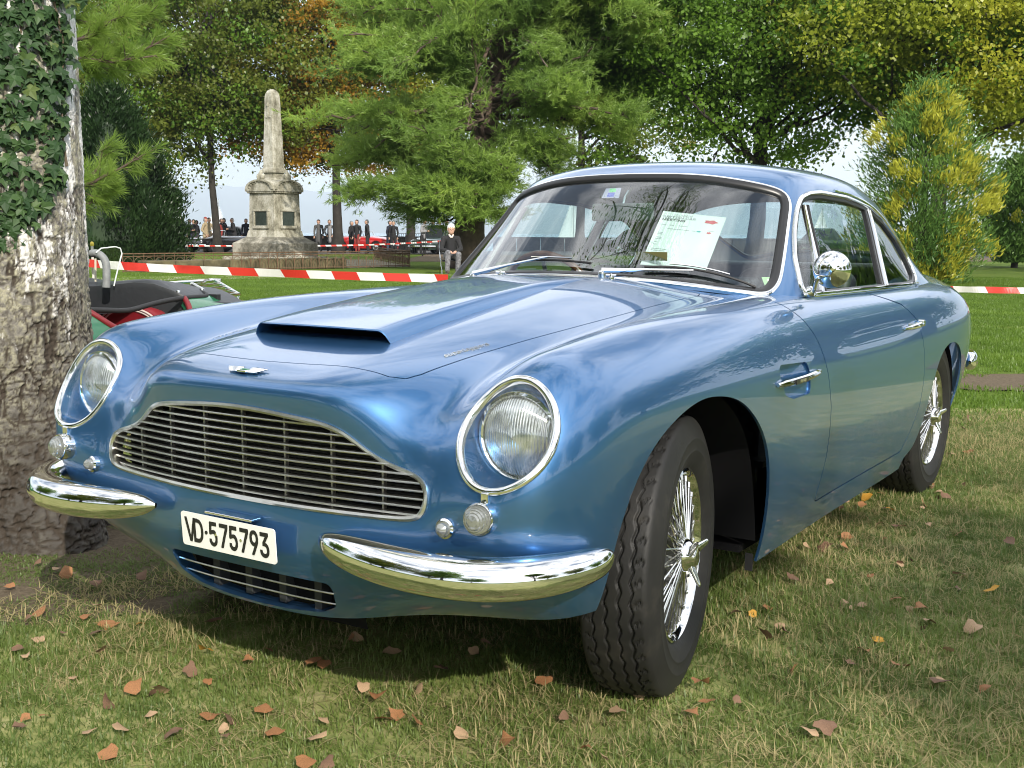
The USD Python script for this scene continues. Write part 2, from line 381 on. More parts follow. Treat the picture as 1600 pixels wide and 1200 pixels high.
BODY = np.array([
 # bottom edge of the valance
 [(0,-.640,.245),(.14,-.640,.248),(.27,-.632,.262),(.38,-.610,.285),(.48,-.590,.300),(.56,-.570,.308),(.65,-.545,.312),(.72,-.51,.315),(.765,-.46,.32),(.775,-.40,.32),(.77,-.34,.30),(.75,-.28,.25)],
 # number plate height
 [(0,-.712,.40),(.14,-.712,.40),(.27,-.704,.40),(.39,-.690,.40),(.49,-.675,.40),(.57,-.658,.40),(.66,-.632,.405),(.735,-.588,.41),(.785,-.52,.42),(.80,-.44,.42),(.795,-.37,.40),(.76,-.28,.33)],
 # bottom of the grille
 [(0,-.692,.505),(.14,-.690,.505),(.27,-.681,.505),(.40,-.668,.505),(.49,-.662,.505),(.565,-.667,.51),(.66,-.682,.52),(.74,-.640,.525),(.795,-.555,.53),(.812,-.46,.53),(.805,-.37,.50),(.765,-.25,.36)],
 # middle of the grille
 [(0,-.698,.61),(.14,-.696,.61),(.27,-.685,.61),(.40,-.668,.61),(.49,-.655,.61),(.57,-.658,.61),(.66,-.672,.61),(.745,-.645,.62),(.802,-.555,.62),(.82,-.43,.62),(.81,-.30,.56),(.768,-.2,.38)],
 # top of the grille, headlamp centre
 [(0,-.712,.722),(.14,-.710,.719),(.27,-.700,.705),(.375,-.672,.680),(.475,-.640,.672),(.56,-.622,.70),(.66,-.616,.715),(.755,-.600,.72),(.808,-.50,.71),(.822,-.36,.67),(.812,-.2,.58),(.77,-.1,.40)],
 # roll of the nose, top of the headlamp
 [(0,-.706,.772),(.14,-.704,.770),(.27,-.694,.762),(.365,-.660,.742),(.475,-.590,.715),(.56,-.565,.765),(.66,-.557,.822),(.755,-.520,.80),(.812,-.40,.755),(.823,-.25,.69),(.813,-.1,.59),(.77,0,.40)],
 [(0,-.655,.800),(.14,-.653,.799),(.27,-.645,.797),(.375,-.605,.790),(.478,-.510,.752),(.562,-.485,.812),(.66,-.475,.855),(.75,-.43,.832),(.813,-.30,.77),(.825,-.14,.69),(.815,0,.57),(.77,.06,.34)],
 [(0,-.46,.851),(.14,-.46,.850),(.27,-.455,.846),(.398,-.46,.826),(.490,-.405,.795),(.57,-.385,.846),(.66,-.36,.874),(.745,-.32,.85),(.812,-.2,.785),(.827,-.05,.695),(.815,.07,.54),(.77,.12,.29)],
 [(0,-.17,.893),(.14,-.17,.892),(.27,-.17,.885),(.425,-.18,.857),(.503,-.15,.840),(.578,-.13,.876),(.66,-.12,.898),(.74,-.1,.874),(.81,-.02,.80),(.83,.1,.69),(.818,.2,.5),(.77,.22,.22)],
 [(0,.14,.933),(.14,.14,.932),(.27,.14,.923),(.447,.13,.884),(.518,.15,.872),(.588,.16,.896),(.66,.17,.911),(.735,.19,.887),(.805,.24,.81),(.83,.3,.68),(.82,.36,.45),(.775,.38,.205)],
 [(0,.42,.962),(.14,.42,.961),(.27,.42,.950),(.468,.42,.905),(.536,.44,.898),(.602,.46,.910),(.665,.48,.916),(.732,.50,.894),(.80,.53,.815),(.828,.56,.67),(.82,.58,.42),(.775,.58,.205)],
 [(0,.70,.978),(.14,.705,.977),(.28,.72,.967),(.485,.76,.930),(.552,.79,.924),(.615,.81,.925),(.672,.82,.920),(.73,.83,.898),(.79,.85,.815),(.822,.86,.66),(.815,.87,.42),(.775,.87,.205)],
 [(0,1.12,.95),(.14,1.12,.95),(.28,1.12,.945),(.49,1.14,.93),(.56,1.15,.925),(.625,1.15,.920),(.680,1.15,.910),(.733,1.15,.888),(.787,1.15,.80),(.815,1.15,.65),(.81,1.15,.42),(.772,1.15,.205)],
 [(0,1.6,.94),(.14,1.6,.94),(.28,1.6,.935),(.49,1.6,.93),(.565,1.6,.925),(.63,1.6,.917),(.686,1.6,.903),(.735,1.6,.882),(.787,1.6,.80),(.815,1.6,.65),(.81,1.6,.42),(.772,1.6,.205)],
 [(0,2.1,.95),(.14,2.1,.95),(.28,2.1,.945),(.49,2.1,.935),(.57,2.1,.925),(.635,2.1,.914),(.692,2.1,.900),(.742,2.1,.880),(.793,2.1,.80),(.818,2.1,.65),(.812,2.1,.42),(.775,2.1,.205)],
 [(0,2.6,.97),(.14,2.6,.97),(.28,2.6,.965),(.48,2.6,.95),(.565,2.6,.935),(.63,2.6,.920),(.692,2.6,.902),(.75,2.6,.878),(.803,2.6,.80),(.825,2.6,.66),(.812,2.6,.45),(.77,2.6,.24)],
 [(0,3.0,.97),(.14,3.0,.97),(.28,3.0,.965),(.46,3.0,.945),(.54,3.0,.93),(.61,3.0,.915),(.675,3.0,.893),(.735,3.0,.86),(.79,3.0,.78),(.808,3.0,.66),(.79,3.0,.47),(.73,3.0,.28)],
 [(0,3.35,.955),(.14,3.35,.955),(.27,3.35,.95),(.42,3.35,.935),(.51,3.35,.918),(.58,3.35,.895),(.64,3.33,.865),(.695,3.32,.82),(.745,3.3,.75),(.76,3.29,.65),(.74,3.28,.48),(.68,3.26,.31)],
 [(0,3.62,.93),(.14,3.62,.93),(.27,3.61,.925),(.39,3.6,.91),(.48,3.58,.89),(.55,3.56,.862),(.60,3.54,.83),(.65,3.52,.79),(.685,3.50,.73),(.69,3.49,.64),(.67,3.48,.50),(.61,3.45,.34)],
 [(0,3.69,.82),(.14,3.69,.82),(.25,3.68,.815),(.36,3.67,.81),(.44,3.65,.80),(.5,3.635,.78),(.54,3.62,.75),(.58,3.60,.72),(.60,3.59,.67),(.60,3.58,.60),(.58,3.57,.50),(.54,3.54,.36)],
 [(0,3.68,.60),(.12,3.68,.60),(.22,3.67,.60),(.32,3.66,.60),(.40,3.65,.60),(.46,3.64,.59),(.49,3.63,.58),(.51,3.61,.56),(.52,3.60,.54),(.52,3.59,.50),(.51,3.58,.44),(.49,3.56,.37)],
], float)
nu_, nv_ = BODY.shape[:2]
us = np.concatenate([np.linspace(i, i+1, k, endpoint=False) for i, k in enumerate([14,12,12,12,10,12,18,22,22,22,22,26,24,26,26,24,22,18,12,8])]+[[nu_-1.0]])
vs = np.concatenate([np.linspace(i, i+1, k, endpoint=False) for i, k in enumerate([10,10,12,9,8,9,10,12,14,16,14])]+[[nv_-1.0]])
vs = np.concatenate([-vs[:0:-1], vs])
G = bsurface(BODY, us, vs, 0.012, 0.006)
N = normals_of(G)
bv, bf = grid(G)
bf = np.vstack([bf[:, [0, 1, 2]], bf[:, [0, 2, 3]]])
FULL = Sheet(bv, bf, N.reshape(-1, 3))

def on_top(x, y):
    """Height of the bonnet or wing at (x, y)."""
    return _top(np.abs(np.asarray(x, float)), np.asarray(y, float))
_k = (FULL.V[:, 2] > .62) & (FULL.N[:, 2] > .12) & (FULL.V[:, 1] < 1.0) & (FULL.V[:, 0] > -.03)
_top = LinearNDInterpolator(FULL.V[_k][:, :2], FULL.V[_k][:, 2])
_k2 = (FULL.V[:, 1] < -.3) & (FULL.V[:, 2] < .86)
_front = LinearNDInterpolator(FULL.V[_k2 & (FULL.N[:, 1] < -.1)][:, [0, 2]], FULL.V[_k2 & (FULL.N[:, 1] < -.1)][:, 1])
def on_front(x, z): return _front(np.asarray(x, float), np.asarray(z, float))
_k3 = (FULL.V[:, 0] > .5) & (FULL.N[:, 0] > .25)
_side = LinearNDInterpolator(FULL.V[_k3][:, 1:], FULL.V[_k3][:, 0])
def on_side(y, z): return _side(np.asarray(y, float), np.asarray(z, float))

# openings, as curves
ARCH_F = spline([(-.43,.10),(-.425,.40),(-.405,.48),(-.376,.535),(-.338,.588),(-.285,.640),(-.21,.683),(-.12,.713),(-.02,.727),(.09,.720),(.20,.694),(.30,.642),(.385,.566),(.435,.476),(.460,.39),(.478,.304),(.490,.215),(.5,.10)], 90)
ARCH_R = spline([(2.00,.10),(2.02,.234),(2.11,.262),(2.18,.31),(2.245,.41),(2.30,.503),(2.36,.573),(2.43,.622),(2.52,.650),(2.61,.657),(2.72,.642),(2.82,.590),(2.88,.50),(2.90,.41),(2.89,.30),(2.88,.10)], 90)
DOOR = rounded([(.730,.930),(.822,.859),(.880,.796),(.918,.735),(.942,.687),(.968,.586),(.966,.506),(.956,.427),(.925,.338),(.900,.290),(1.30,.287),(1.93,.284),(2.03,.35),(2.118,.44),(2.142,.53),(2.145,.62),(2.125,.70),(2.07,.785),(1.94,.850),(1.70,.898),(1.62,.960),(1.3,.97),(.80,.97)], .02)
GRILLE_H = [(0,.728),(.10,.7245),(.20,.7165),(.26,.708),(.305,.691),(.345,.664),(.388,.641),(.43,.627),(.470,.614),(.490,.598),(.497,.575),(.494,.550),(.482,.532),(.455,.523),(.40,.519),(.20,.515),(0,.514)]
GRILLE_H = [(x*1.015, z if z > .56 else z-.004) for x, z in GRILLE_H]
GRILLE = np.array(GRILLE_H+[(-x, z) for x, z in GRILLE_H[-2:0:-1]])
GRILLE = spline(GRILLE, 200, True)
INTAKE = rounded([(-.262,.352),(.262,.352),(.250,.292),(.20,.268),(.10,.256),(0,.252),(-.10,.256),(-.20,.268),(-.250,.292)], .018)
_bl = [(0,-.608),(.15,-.603),(.28,-.598),(.345,-.590),(.375,-.568),(.388,-.53),(.402,-.44),(.420,-.28),(.440,-.04),(.460,.24),(.480,.58),(.488,.69),(.475,.735),(.43,.738),(.30,.712),(0,.690)]
BONNET = np.array(_bl+[(-x, y) for x, y in _bl[-2:0:-1]])
HC = np.array([.660, -.616, .715]); HUP = np.array([0, .116, .220]); HUP /= np.linalg.norm(HUP); HRT = np.array([1.0, -.03, .0])
HRT /= np.linalg.norm(HRT); HRT = HRT-HUP*(HRT@HUP); HRT /= np.linalg.norm(HRT); HN = np.cross(HRT, HUP)
HA, HB = .108, .126
def head_val(V):
    P = V*np.where(V[:, :1] < 0, [-1, 1, 1], [1, 1, 1])-HC
    r = np.sqrt((P@HRT/HA)**2+(P@HUP/HB)**2)
    return np.where((V[:, 1] < -.35) & (np.abs(V[:, 0]) > .4) & (np.abs(P@HN) < .12), (1-r)*HA, -.3)
COCKPIT = [(-.60,1.05),(-.5,.90),(-.25,.84),(0,.82),(.25,.84),(.5,.90),(.60,1.05),(.62,1.4),(.62,2.3),(.56,2.75),(.4,2.95),(-.4,2.95),(-.56,2.75),(-.62,2.3),(-.62,1.4)]
VENT = rounded([(.478,.758),(.735,.744),(.765,.71),(.755,.650),(.60,.652),(.535,.668)], .02)

def side_val(S, poly): return np.minimum(sdf(S.V[:, 1:], poly), np.abs(S.V[:, 0])-.5)
def arch_poly(a): return np.vstack([a, [a[-1][0], -.1], [a[0][0], -.1]])

B0, e_af = FULL.cut(-side_val(FULL, arch_poly(ARCH_F)))
fl = MB()
fl.add(*B0.flange(e_af, .008))
B1, e_ar = B0.cut(-side_val(B0, arch_poly(ARCH_R)))
fl.add(*B1.flange(e_ar, .008))
v = np.minimum(sdf(B1.V[:, [0, 2]], GRILLE), -.5-B1.V[:, 1]); B2, e_g = B1.cut(-v)
fl.add(*B2.flange(e_g, .035, (0, 1, 0)))
v = np.minimum(np.minimum(sdf(B2.V[:, [0, 2]], INTAKE), -.4-B2.V[:, 1]), .45-B2.V[:, 2]); B3, e_i = B2.cut(-v)
fl.add(*B3.flange(e_i, .05, (0, 1, 0)))
hv = head_val(B3.V); COVER, e_c = B3.cut(hv+.003); B4, e_h = B3.cut(-hv)
v = np.minimum(sdf(B4.V[:, :2], COCKPIT), B4.V[:, 2]-.82); B5, e_cp = B4.cut(-v)
v = np.minimum(sdf(B5.V[:, :2], BONNET), B5.V[:, 2]-.70); BON, e_b1 = B5.cut(v-.0014); B6, e_b2 = B5.cut(-v-.0014)
bonf = MB(); bonf.add(*BON.flange(e_b1, .012)); fl.add(*B6.flange(e_b2, .02))
v = side_val(B6, DOOR); DR, e_d1 = B6.cut(v-.0022); B7, e_d2 = B6.cut(-v-.0022)
fl.add(*B7.flange(e_d2, .022))
v = np.minimum(sdf(B7.V[:, 1:], VENT), np.abs(B7.V[:, 0])-.6); B8, e_v = B7.cut(-v)
put(car, 'body', B8.V, B8.F, paint, B8.N)
body_path = car+'/body'
V, F = fl.arrays(); put(body_path, 'edge_return', V, F, paint)
put(car, 'bonnet', BON.V, BON.F, paint, BON.N)
V, F = bonf.arrays(); put(car+'/bonnet', 'edge_return', V, F, paint)
side_doors = []
for sgn in (1, -1):
    k = DR.V[DR.F[:, 0], 0]*sgn > 0
    p = put(car, 'door', DR.V, DR.F[k], paint, DR.N)
    side_doors.append(p)
    E = e_d1[DR.V[e_d1[:, 0], 0]*sgn > 0]
    V, F = DR.flange(E, .02); put(p, 'edge_return', V, F, paint)

# vent recess with its bright strake, both wings
vy, vz = VENT[:, 0], VENT[:, 1]
for sgn in (1, -1):
    mb = MB(); L = resample(np.c_[on_side(vy, vz), vy, vz], .008, True)
    inner = L.copy(); yn = (L[:, 1]-.476)/.285
    inner[:, 0] -= .006+.045*np.clip(1-yn, 0, 1)
    cen = inner.mean(0)
    rings = [L, L*.04+inner*.96] + [cen+(inner-cen)*f for f in (.8, .5, .2, 0)]
    Gv = np.array(rings); Gv[:, :, 0] *= sgn
    mb.grid(Gv, True, flip=(sgn < 0)); part(car, 'wing_vent', mb, paint, 40)
    st = MB(); a, b = np.array([.458, .706]), np.array([.842, .707])
    pts = [np.r_[on_side(*(a+(b-a)*t))+.006+.012*math.sin(t*PI), a+(b-a)*t] for t in np.linspace(0, 1, 10)]
    pts = np.array(pts); pts[:, 0] *= sgn
    st.tube(pts, [.005]+[.0105]*8+[.006], 10); sp = part(car, 'vent_strake', st, chrome)
    bd = MB(); bd.box((sgn*(pts[3][0]*sgn+.0105), .600, .7065), (.004, .10, .014)); bp_ = part(sp, 'badge', bd, ink)
    tmx = meshkit.text_mesh('VANTAGE', .0085, .0012, True); tv = np.array(tmx.vertices); w = tv[:, 0].max()
    tv = np.c_[np.full(len(tv), 0)+tv[:, 2], (tv[:, 0]-w/2)*.9, tv[:, 1]]
    if sgn < 0: tv = tv*np.array([-1, -1, 1])
    part(sp, 'badge_lettering', (tv+[sgn*(pts[3][0]*sgn+.0126), .600, .7025], tmx.faces), chrome)

# ---- wheel wells, floor and engine bay
for arch, xi in ((ARCH_F[20:-8], .40), (ARCH_R[5:-5], .44)):
    for sgn in (1, -1):
        wells = MB(); c = arch.mean(0); o = arch+(arch-[c[0], .3])*.02
        o[:, 1] = np.maximum(o[:, 1], np.where(o[:, 0] < 0, .45, .24)); x0 = .77+0*o[:, 0]
        L0 = np.c_[sgn*x0, o]; L1 = L0.copy(); L1[:, 0] = sgn*xi
        wells.grid(np.array([L0, L1])); mid = L1.copy(); mid[:, 1] = c[0]; mid[:, 2] = .46
        wells.grid(np.array([L1, mid])); part(car, 'wheel_housing', wells, cavity, 30)
fl2 = MB(); fl2.box((0, 1.25, .225), (1.44, 1.5, .02)); fl2.box((0, 2.55, .27), (.86, 1.9, .02)); fl2.box((0, .03, .315), (.74, 1.10, .02))
fl2.box((0, -.56, .46), (.74, .02, .24)); fl2.box((0, 3.3, .40), (1.0, .3, .02))
fl2.box((0, -.1, .27), (.46, .5, .07), bev=.02); fl2.tube([(-.55, .0, .27), (.55, .0, .27)], .03); fl2.tube([(-.6, 2.58, .33), (.6, 2.58, .33)], .05)
part(car, 'underbody', fl2, cavity)
# mud flap behind the front wheel
for s in (1, -1):
    mfp = MB(); mfp.box((s*.752, .494, .195), (.022, .004, .05)); part(car, 'mud_flap', mfp, black)

# ---- grille
def edge_sweep(L, w_out, w_in, lift, closed=True):
    pass
loopG = np.c_[GRILLE[:, 0], np.zeros(len(GRILLE)), GRILLE[:, 1]]
def gy(x): return -.705+.20*np.asarray(x)**2
fr = MB(); gi = inset(GRILLE, -.010); gi = resample(np.c_[gi, gi[:, :1]*0], .012, True)[:, :2]
Lg = resample(np.c_[GRILLE, GRILLE[:, :1]*0], .012, True)[:, :2]
n = len(Lg)
tree = cKDTree(gi); _, q = tree.query(Lg); gi2 = loop_smooth(np.c_[gi[q], gi[q][:, :1]*0], 2)[:, :2]
yo = on_front(Lg[:, 0], Lg[:, 1]); yo = np.where(np.isnan(yo), gy(Lg[:, 0]), yo); yo = loop_smooth(np.c_[yo, yo, yo], 3)[:, 0]
rings = [np.c_[Lg[:, 0], yo+.004, Lg[:, 1]], np.c_[Lg[:, 0], yo-.004, Lg[:, 1]], np.c_[(Lg+gi2)[:, 0]/2, yo-.006, (Lg+gi2)[:, 1]/2], np.c_[gi2[:, 0], yo-.003, gi2[:, 1]], np.c_[gi2[:, 0], yo+.03, gi2[:, 1]]]
fr.grid(np.array(rings), True); grille = part(car, 'grille', fr, alloy, 40, label='dull silver surround of the wide grille')
from shapely.geometry import Polygon, LineString, Point
GP = Polygon(GRILLE).buffer(-.003)
for z in np.linspace(.5305, .7165, 12)[:]:
    seg = GP.intersection(LineString([(-1, z), (1, z)]))
    if seg.is_empty: continue
    for g in getattr(seg, 'geoms', [seg]):
        x0, x1 = g.coords[0][0], g.coords[-1][0]
        xs = np.linspace(x0, x1, 24); b = MB()
        P = np.c_[xs, gy(xs)+.006, np.full(24, z)]
        sec = [(-.004, -.0022), (-.005, 0), (-.004, .0022), (.012, .0016), (.012, -.0016)]
        b.grid(np.array([P+np.array([0, dy, dz]) for dy, dz in sec+sec[:1]])); part(grille, 'grille_bar', b, alloy, 30)
for k in range(-3, 4):
    x = k*.128
    seg = GP.intersection(LineString([(x, 0), (x, 1)])); z0, z1 = sorted((seg.coords[0][1], seg.coords[-1][1]))
    b = MB(); b.box((x, gy(x)+.022, (z0+z1)/2), (.005, .010, z1-z0)); part(grille, 'upright', b, dull_steel)
b = MB(); xs = np.linspace(-.51, .51, 20)
zt = np.array([max(z for z in np.linspace(.55, .72, 30) if GP.contains(Point(min(abs(x), .485), z))) for x in xs])+.004
b.grid(np.array([np.c_[xs, gy(xs)+.06, np.full(20, .50)], np.c_[xs, gy(xs)+.06, zt]])); part(grille, 'backing', b, cavity)
b = MB()
for z in np.arange(.512, .735, .009):
    q = xs[zt > z+.003]
    if len(q) > 1: b.grid(np.array([np.c_[q, gy(q)+.052, np.full(len(q), z)], np.c_[q, gy(q)+.058, np.full(len(q), z+.003)]]))
part(grille, 'radiator_fins', b, plain('radiator_grey', (.045, .047, .05), .6), kind='stuff')
# ---- lower intake
def iy(x): return -.655+.1*np.asarray(x)**2
IP = Polygon(INTAKE)
low = MB(); xs = np.linspace(-.27, .27, 12); low.grid(np.array([np.c_[xs, iy(xs)+.07, np.full(12, .22)], np.c_[xs, iy(xs)+.03, np.full(12, .38)]])); intake = part(car, 'lower_intake', low, cavity)
for z in (.322, .293):
    seg = IP.intersection(LineString([(-1, z), (1, z)])); x0, x1 = seg.coords[0][0], seg.coords[-1][0]; xs = np.linspace(x0, x1, 16)
    b = MB(); b.tube(np.c_[xs, on_front(xs, np.full(16, z))+.012, np.full(16, z)], .0022, 6); part(intake, 'intake_bar', b, alloy)
bracket_grey = plain('bracket_grey', (.022, .023, .025), .6)
for x in (-.16, -.05, .06, .17):
    b = MB(); b.box((x, -.615, .31), (.022, .035, .10), bev=.002); part(intake, 'bracket', b, bracket_grey)
# ---- intake lip in body colour
# ---- headlamps
for sgn in (1, -1):
    k = COVER.V[COVER.F[:, 0], 0]*sgn > 0
    Ec = e_h[B4.V[e_h[:, 0], 0]*sgn > 0]
    lp = B4.loops(Ec)[0]; L = loop_smooth(resample(B4.V[lp], .008, True), 3)
    # keep the ring direction the same on both sides
    Nn = B4.N[[B4_i for B4_i in cKDTree(B4.V).query(L)[1]]]; Nn = loop_smooth(Nn, 4); Nn /= np.linalg.norm(Nn, axis=1, keepdims=True)
    T = np.roll(L, -1, 0)-np.roll(L, 1, 0); T /= np.linalg.norm(T, axis=1, keepdims=True); Sd = np.cross(T, Nn)
    cen = L.mean(0); Sd *= np.where(((L-cen)*Sd).sum(1, keepdims=True) > 0, 1, -1)
    b = MB()
    prof = [(.0032, -.002), (.0032, .003), (.0006, .0058), (-.006, .0068), (-.0105, .004), (-.0125, 0), (-.0125, -.008)]
    Gb = np.array([L+Sd*a+Nn*h for a, h in prof])
    b.grid(Gb, True); lamp = part(car, 'headlight', b, chrome, 60, label='oval chrome headlight surround with a glass cover')
    gl = put(lamp, 'cover_glass', COVER.V, COVER.F[k], clear_cover, COVER.N)
    # painted bucket running back to the round lamp
    ax = np.array([sgn*.06, -1.0, .02]); ax /= np.linalg.norm(ax); lc = np.array([sgn*.662, -.562, .700])
    x, y, z = frame(ax)
    rel = L-lc; ang = np.arctan2(rel@y, rel@x); R0 = lc+.090*(np.cos(ang)[:, None]*x+np.sin(ang)[:, None]*y)-ax*.012
    bk = MB(); Li = L+Sd*-.006-Nn*.006
    bk.grid(np.array([Li, Li*.55+R0*.45-ax*.012, R0, R0*.6+(lc-ax*.02)*.4]), True); part(lamp, 'lamp_bucket', bk, paint, 50)
    rg = MB(); rg.lathe([(.095, -.02), (.095, .0), (.092, .007), (.086, .009), (.082, .005), (.082, -.01)], lc, ax, 40); part(lamp, 'lamp_ring', rg, chrome)
    ln = MB(); ln.lathe([(.083, 0.0), (.076, .010), (.060, .020), (.04, .027), (.02, .0305), (0.0005, .032)], lc, ax, 40); part(lamp, 'lamp_lens', ln, lens_glass)
    # clip below the lamp, indicator, small lamp
    bt = L[np.argmin(L[:, 2])]
    cl = MB(); cl.box(bt+[0, -.006, -.016], (.017, .009, .040), bev=.003); cl.box(bt+[0, -.010, -.030], (.012, .006, .012), bev=.002); part(car, 'cover_clip', cl, chrome)
    ic = np.array([sgn*.655, -.686, .556]); iax = np.array([sgn*.12, -1, .08])
    rg = MB(); rg.lathe([(.033, -.02), (.034, .012), (.031, .018), (.0275, .016)], ic, iax, 32); ip = part(car, 'indicator', rg, chrome)
    ln = MB(); prof = [(.0285, .012)]
    for q in range(6): prof += [(.0285*math.cos(q*.235), .016+.024*math.sin(q*.25)), (.0285*math.cos(q*.235)-.0022, .0163+.024*math.sin(q*.25))]
    prof += [(.004, .0395), (.0005, .040)]
    ln.lathe(prof, ic, iax, 32); part(ip, 'indicator_lens', ln, clear_lens, 20)
    sc = np.array([sgn*.558, -.672, .519])
    rg = MB(); rg.lathe([(.021, -.015), (.021, .006), (.017, .010), (.014, .008)], sc, iax, 24); ip = part(car, 'side_lamp', rg, chrome)
    ln = MB(); ln.lathe([(.0155, .006), (.013, .014), (.0125, .020), (.006, .026), (.0005, .027)], sc, iax, 20); part(ip, 'lamp_lens', ln, clear_lens)
# ---- front bumpers
def bumper(path, hh, dd, back_n=14):
    P = spline(path, 60); t = np.linspace(0, 1, 60)
    h = CubicSpline(*zip(*hh))(t); d = CubicSpline(*zip(*dd))(t)
    T = np.gradient(P, axis=0); T[:, 2] = 0; T /= np.linalg.norm(T, axis=1, keepdims=True)
    O = np.c_[T[:, 1], -T[:, 0], 0*t]
    a = np.linspace(0, 2*PI, 22, endpoint=False)
    ca = np.sign(np.cos(a))*np.abs(np.cos(a))**.85; sa = np.sin(a)
    # the front is fuller above the middle
    return np.array([P+O*(d*c)[:, None]+np.array([0, 0, 1.0])*(h*(s+.0*c))[:, None] for c, s in zip(ca, sa)]).transpose(1, 0, 2)
for sgn in (1, -1):
    path = np.array([(.262,-.722,.462),(.33,-.745,.459),(.45,-.763,.454),(.57,-.760,.451),(.68,-.730,.450),(.765,-.662,.452),(.815,-.575,.456),(.838,-.480,.462)])
    Gm = bumper(path, [(0,.006),(.02,.015),(.08,.028),(.2,.038),(.4,.042),(.6,.042),(.8,.039),(.92,.031),(.98,.018),(1,.006)], [(0,.005),(.03,.014),(.12,.028),(.4,.044),(.6,.046),(.85,.038),(.97,.018),(1,.005)])
    Gm[:, :, 0] *= sgn
    b = MB(); b.grid(Gm, True, flip=(sgn > 0)); part(car, 'front_bumper', b, chrome, True)
# rear bumper
for sgn in (1, -1):
    path = np.array([(.30,3.74,.50),(.45,3.72,.50),(.58,3.67,.50),(.68,3.57,.50),(.735,3.44,.50),(.76,3.32,.50)])
    Gm = bumper(path, [(0,.01),(.1,.04),(.5,.05),(.9,.045),(.97,.03),(1,.008)], [(0,.006),(.1,.03),(.5,.04),(.9,.034),(.97,.02),(1,.006)]); Gm[:, :, 0] *= sgn
    b = MB(); b.grid(Gm, True); part(car, 'rear_bumper', b, chrome, True)

# ---- number plate
pc = np.array([0, -.738, .4300]); PR = trimesh.transformations.rotation_matrix(.063, (1, 0, 0))[:3, :3]
pl = trimesh.creation.extrude_polygon(Polygon(rounded([(-.15, -.04), (.15, -.04), (.15, .04), (-.15, .04)], .008)), .0025)
toY = np.array([[1, 0, 0], [0, 0, -1], [0, 1, 0]], float)
def on_plate(V): return np.asarray(V)@toY.T@PR.T+pc
plate = part(car, 'number_plate', (on_plate(pl.vertices), pl.faces), plate_white, 30, label='white number plate reading VD 575793')
x = -.136
tx = MB()
for ch, w in (('V', .031), ('D', .031), ('.', .013), ('5', .0325), ('7', .0325), ('5', .0325), ('7', .0325), ('9', .0325), ('3', .0325)):
    if ch == '.':
        d = trimesh.creation.cylinder(.0042, .002, sections=14); tx.add(on_plate(d.vertices+[x+w/2, 0, .0032]), d.faces)
    elif ch != ' ':
        g = meshkit.text_mesh(ch, .054, .0012, True); V = np.array(g.vertices); V[:, 0] -= V[:, 0].mean(); V[:, 0] *= .70
        tx.add(on_plate(V+[x+w/2, -.027, .0024]), g.faces)
    x += w
part(plate, 'lettering', tx, ink)
for x in (-.035, .045):
    d = trimesh.creation.cylinder(.0035, .004, sections=12); part(plate, 'screw', (on_plate(d.vertices+[x, 0, .003]), d.faces), chrome)
b = MB(); b.box(pc+[0, .014, .046], (.15, .03, .006), bev=.002); part(car, 'plate_bracket', b, chrome)
# ---- bonnet scoop
def scoop_h(y): return np.interp(y, [-.46, -.3, 0, .3, .62], [.037, .035, .028, .018, .002])
def scoop_w(y): return np.interp(y, [-.46, .62], [.205, .165])
ys = np.linspace(-.445, .62, 60); q = np.linspace(-1, 1, 61)
prof = np.where(np.abs(q) < .86, 1, np.cos((np.abs(q)-.86)/.14*PI/2)**1.0)
prof = np.clip(1-((np.clip(np.abs(q)-.84, 0, 1))/.16)**2.2, 0, 1)
Gs = []
for y in ys:
    x = q*(scoop_w(y)+.018); yy = y-.012*(1-np.abs(q)**4)*(y < -.40)
    Gs.append(np.c_[x, np.full(61, y)+.022*np.abs(q)**6*(y < 0)*np.clip((0-y)/.44, 0, 1), on_top(x, np.full(61, y))-.003+prof*scoop_h(y)+.003*(1-q**2)])
Gs = np.array(Gs)
b = MB(); b.grid(Gs); lip = Gs[0].copy(); r1 = lip+[0, -.003, -.003]; r2 = lip+[0, .001, -.006]; r3 = Gs[6]-[0, 0, .007]
for r in (r1, r2, r3): r[:, 2] = np.maximum(r[:, 2], lip[:, 2]-prof*.007-.001)
b.grid(np.array([r3, r2, r1, lip])); scoop = part(car, 'bonnet_scoop', b, paint, 50)
b = MB(); k = Gs[14]; kb = k.copy(); kb[:, 2] = on_top(k[:, 0], k[:, 1])-.002; b.grid(np.array([k-[0, 0, .002], kb]))
kf = Gs[0][6:-6].copy(); fl_ = []
for j in (3, 8, 14):
    kk = Gs[j].copy(); kk[:, 2] = on_top(kk[:, 0], kk[:, 1])+.0015; kk[:, 0] *= .97; fl_.append(kk)
b.grid(np.array(fl_)); part(scoop, 'air_duct', b, cavity)
# badge on the nose
bc = np.array([0, -.676, 0]); b = MB()
def badge(x, y, w, l, t=.006):
    xs = np.array([x-w/2, x, x+w/2]); return xs
for s in (1, -1):
    for k in range(4):
        x0, x1 = .012, .062-.006*k; y = -.664-.0055*k
        xs = np.linspace(x0, x1, 5)*s; P = np.c_[xs, np.full(5, y), on_top(xs, np.full(5, y))+.005]
        b.tube(P, [.003, .0034, .003, .0026, .0015], 6)
b.box((0, -.674, float(on_top(0, -.674))+.004), (.028, .026, .006), bev=.002); bdg = part(car, 'nose_badge', b, chrome)
b = MB(); b.box((0, -.6745, float(on_top(0, -.674))+.0076), (.022, .010, .001)); part(bdg, 'badge_enamel', b, plain('badge_green', (.03, .16, .08), .3))
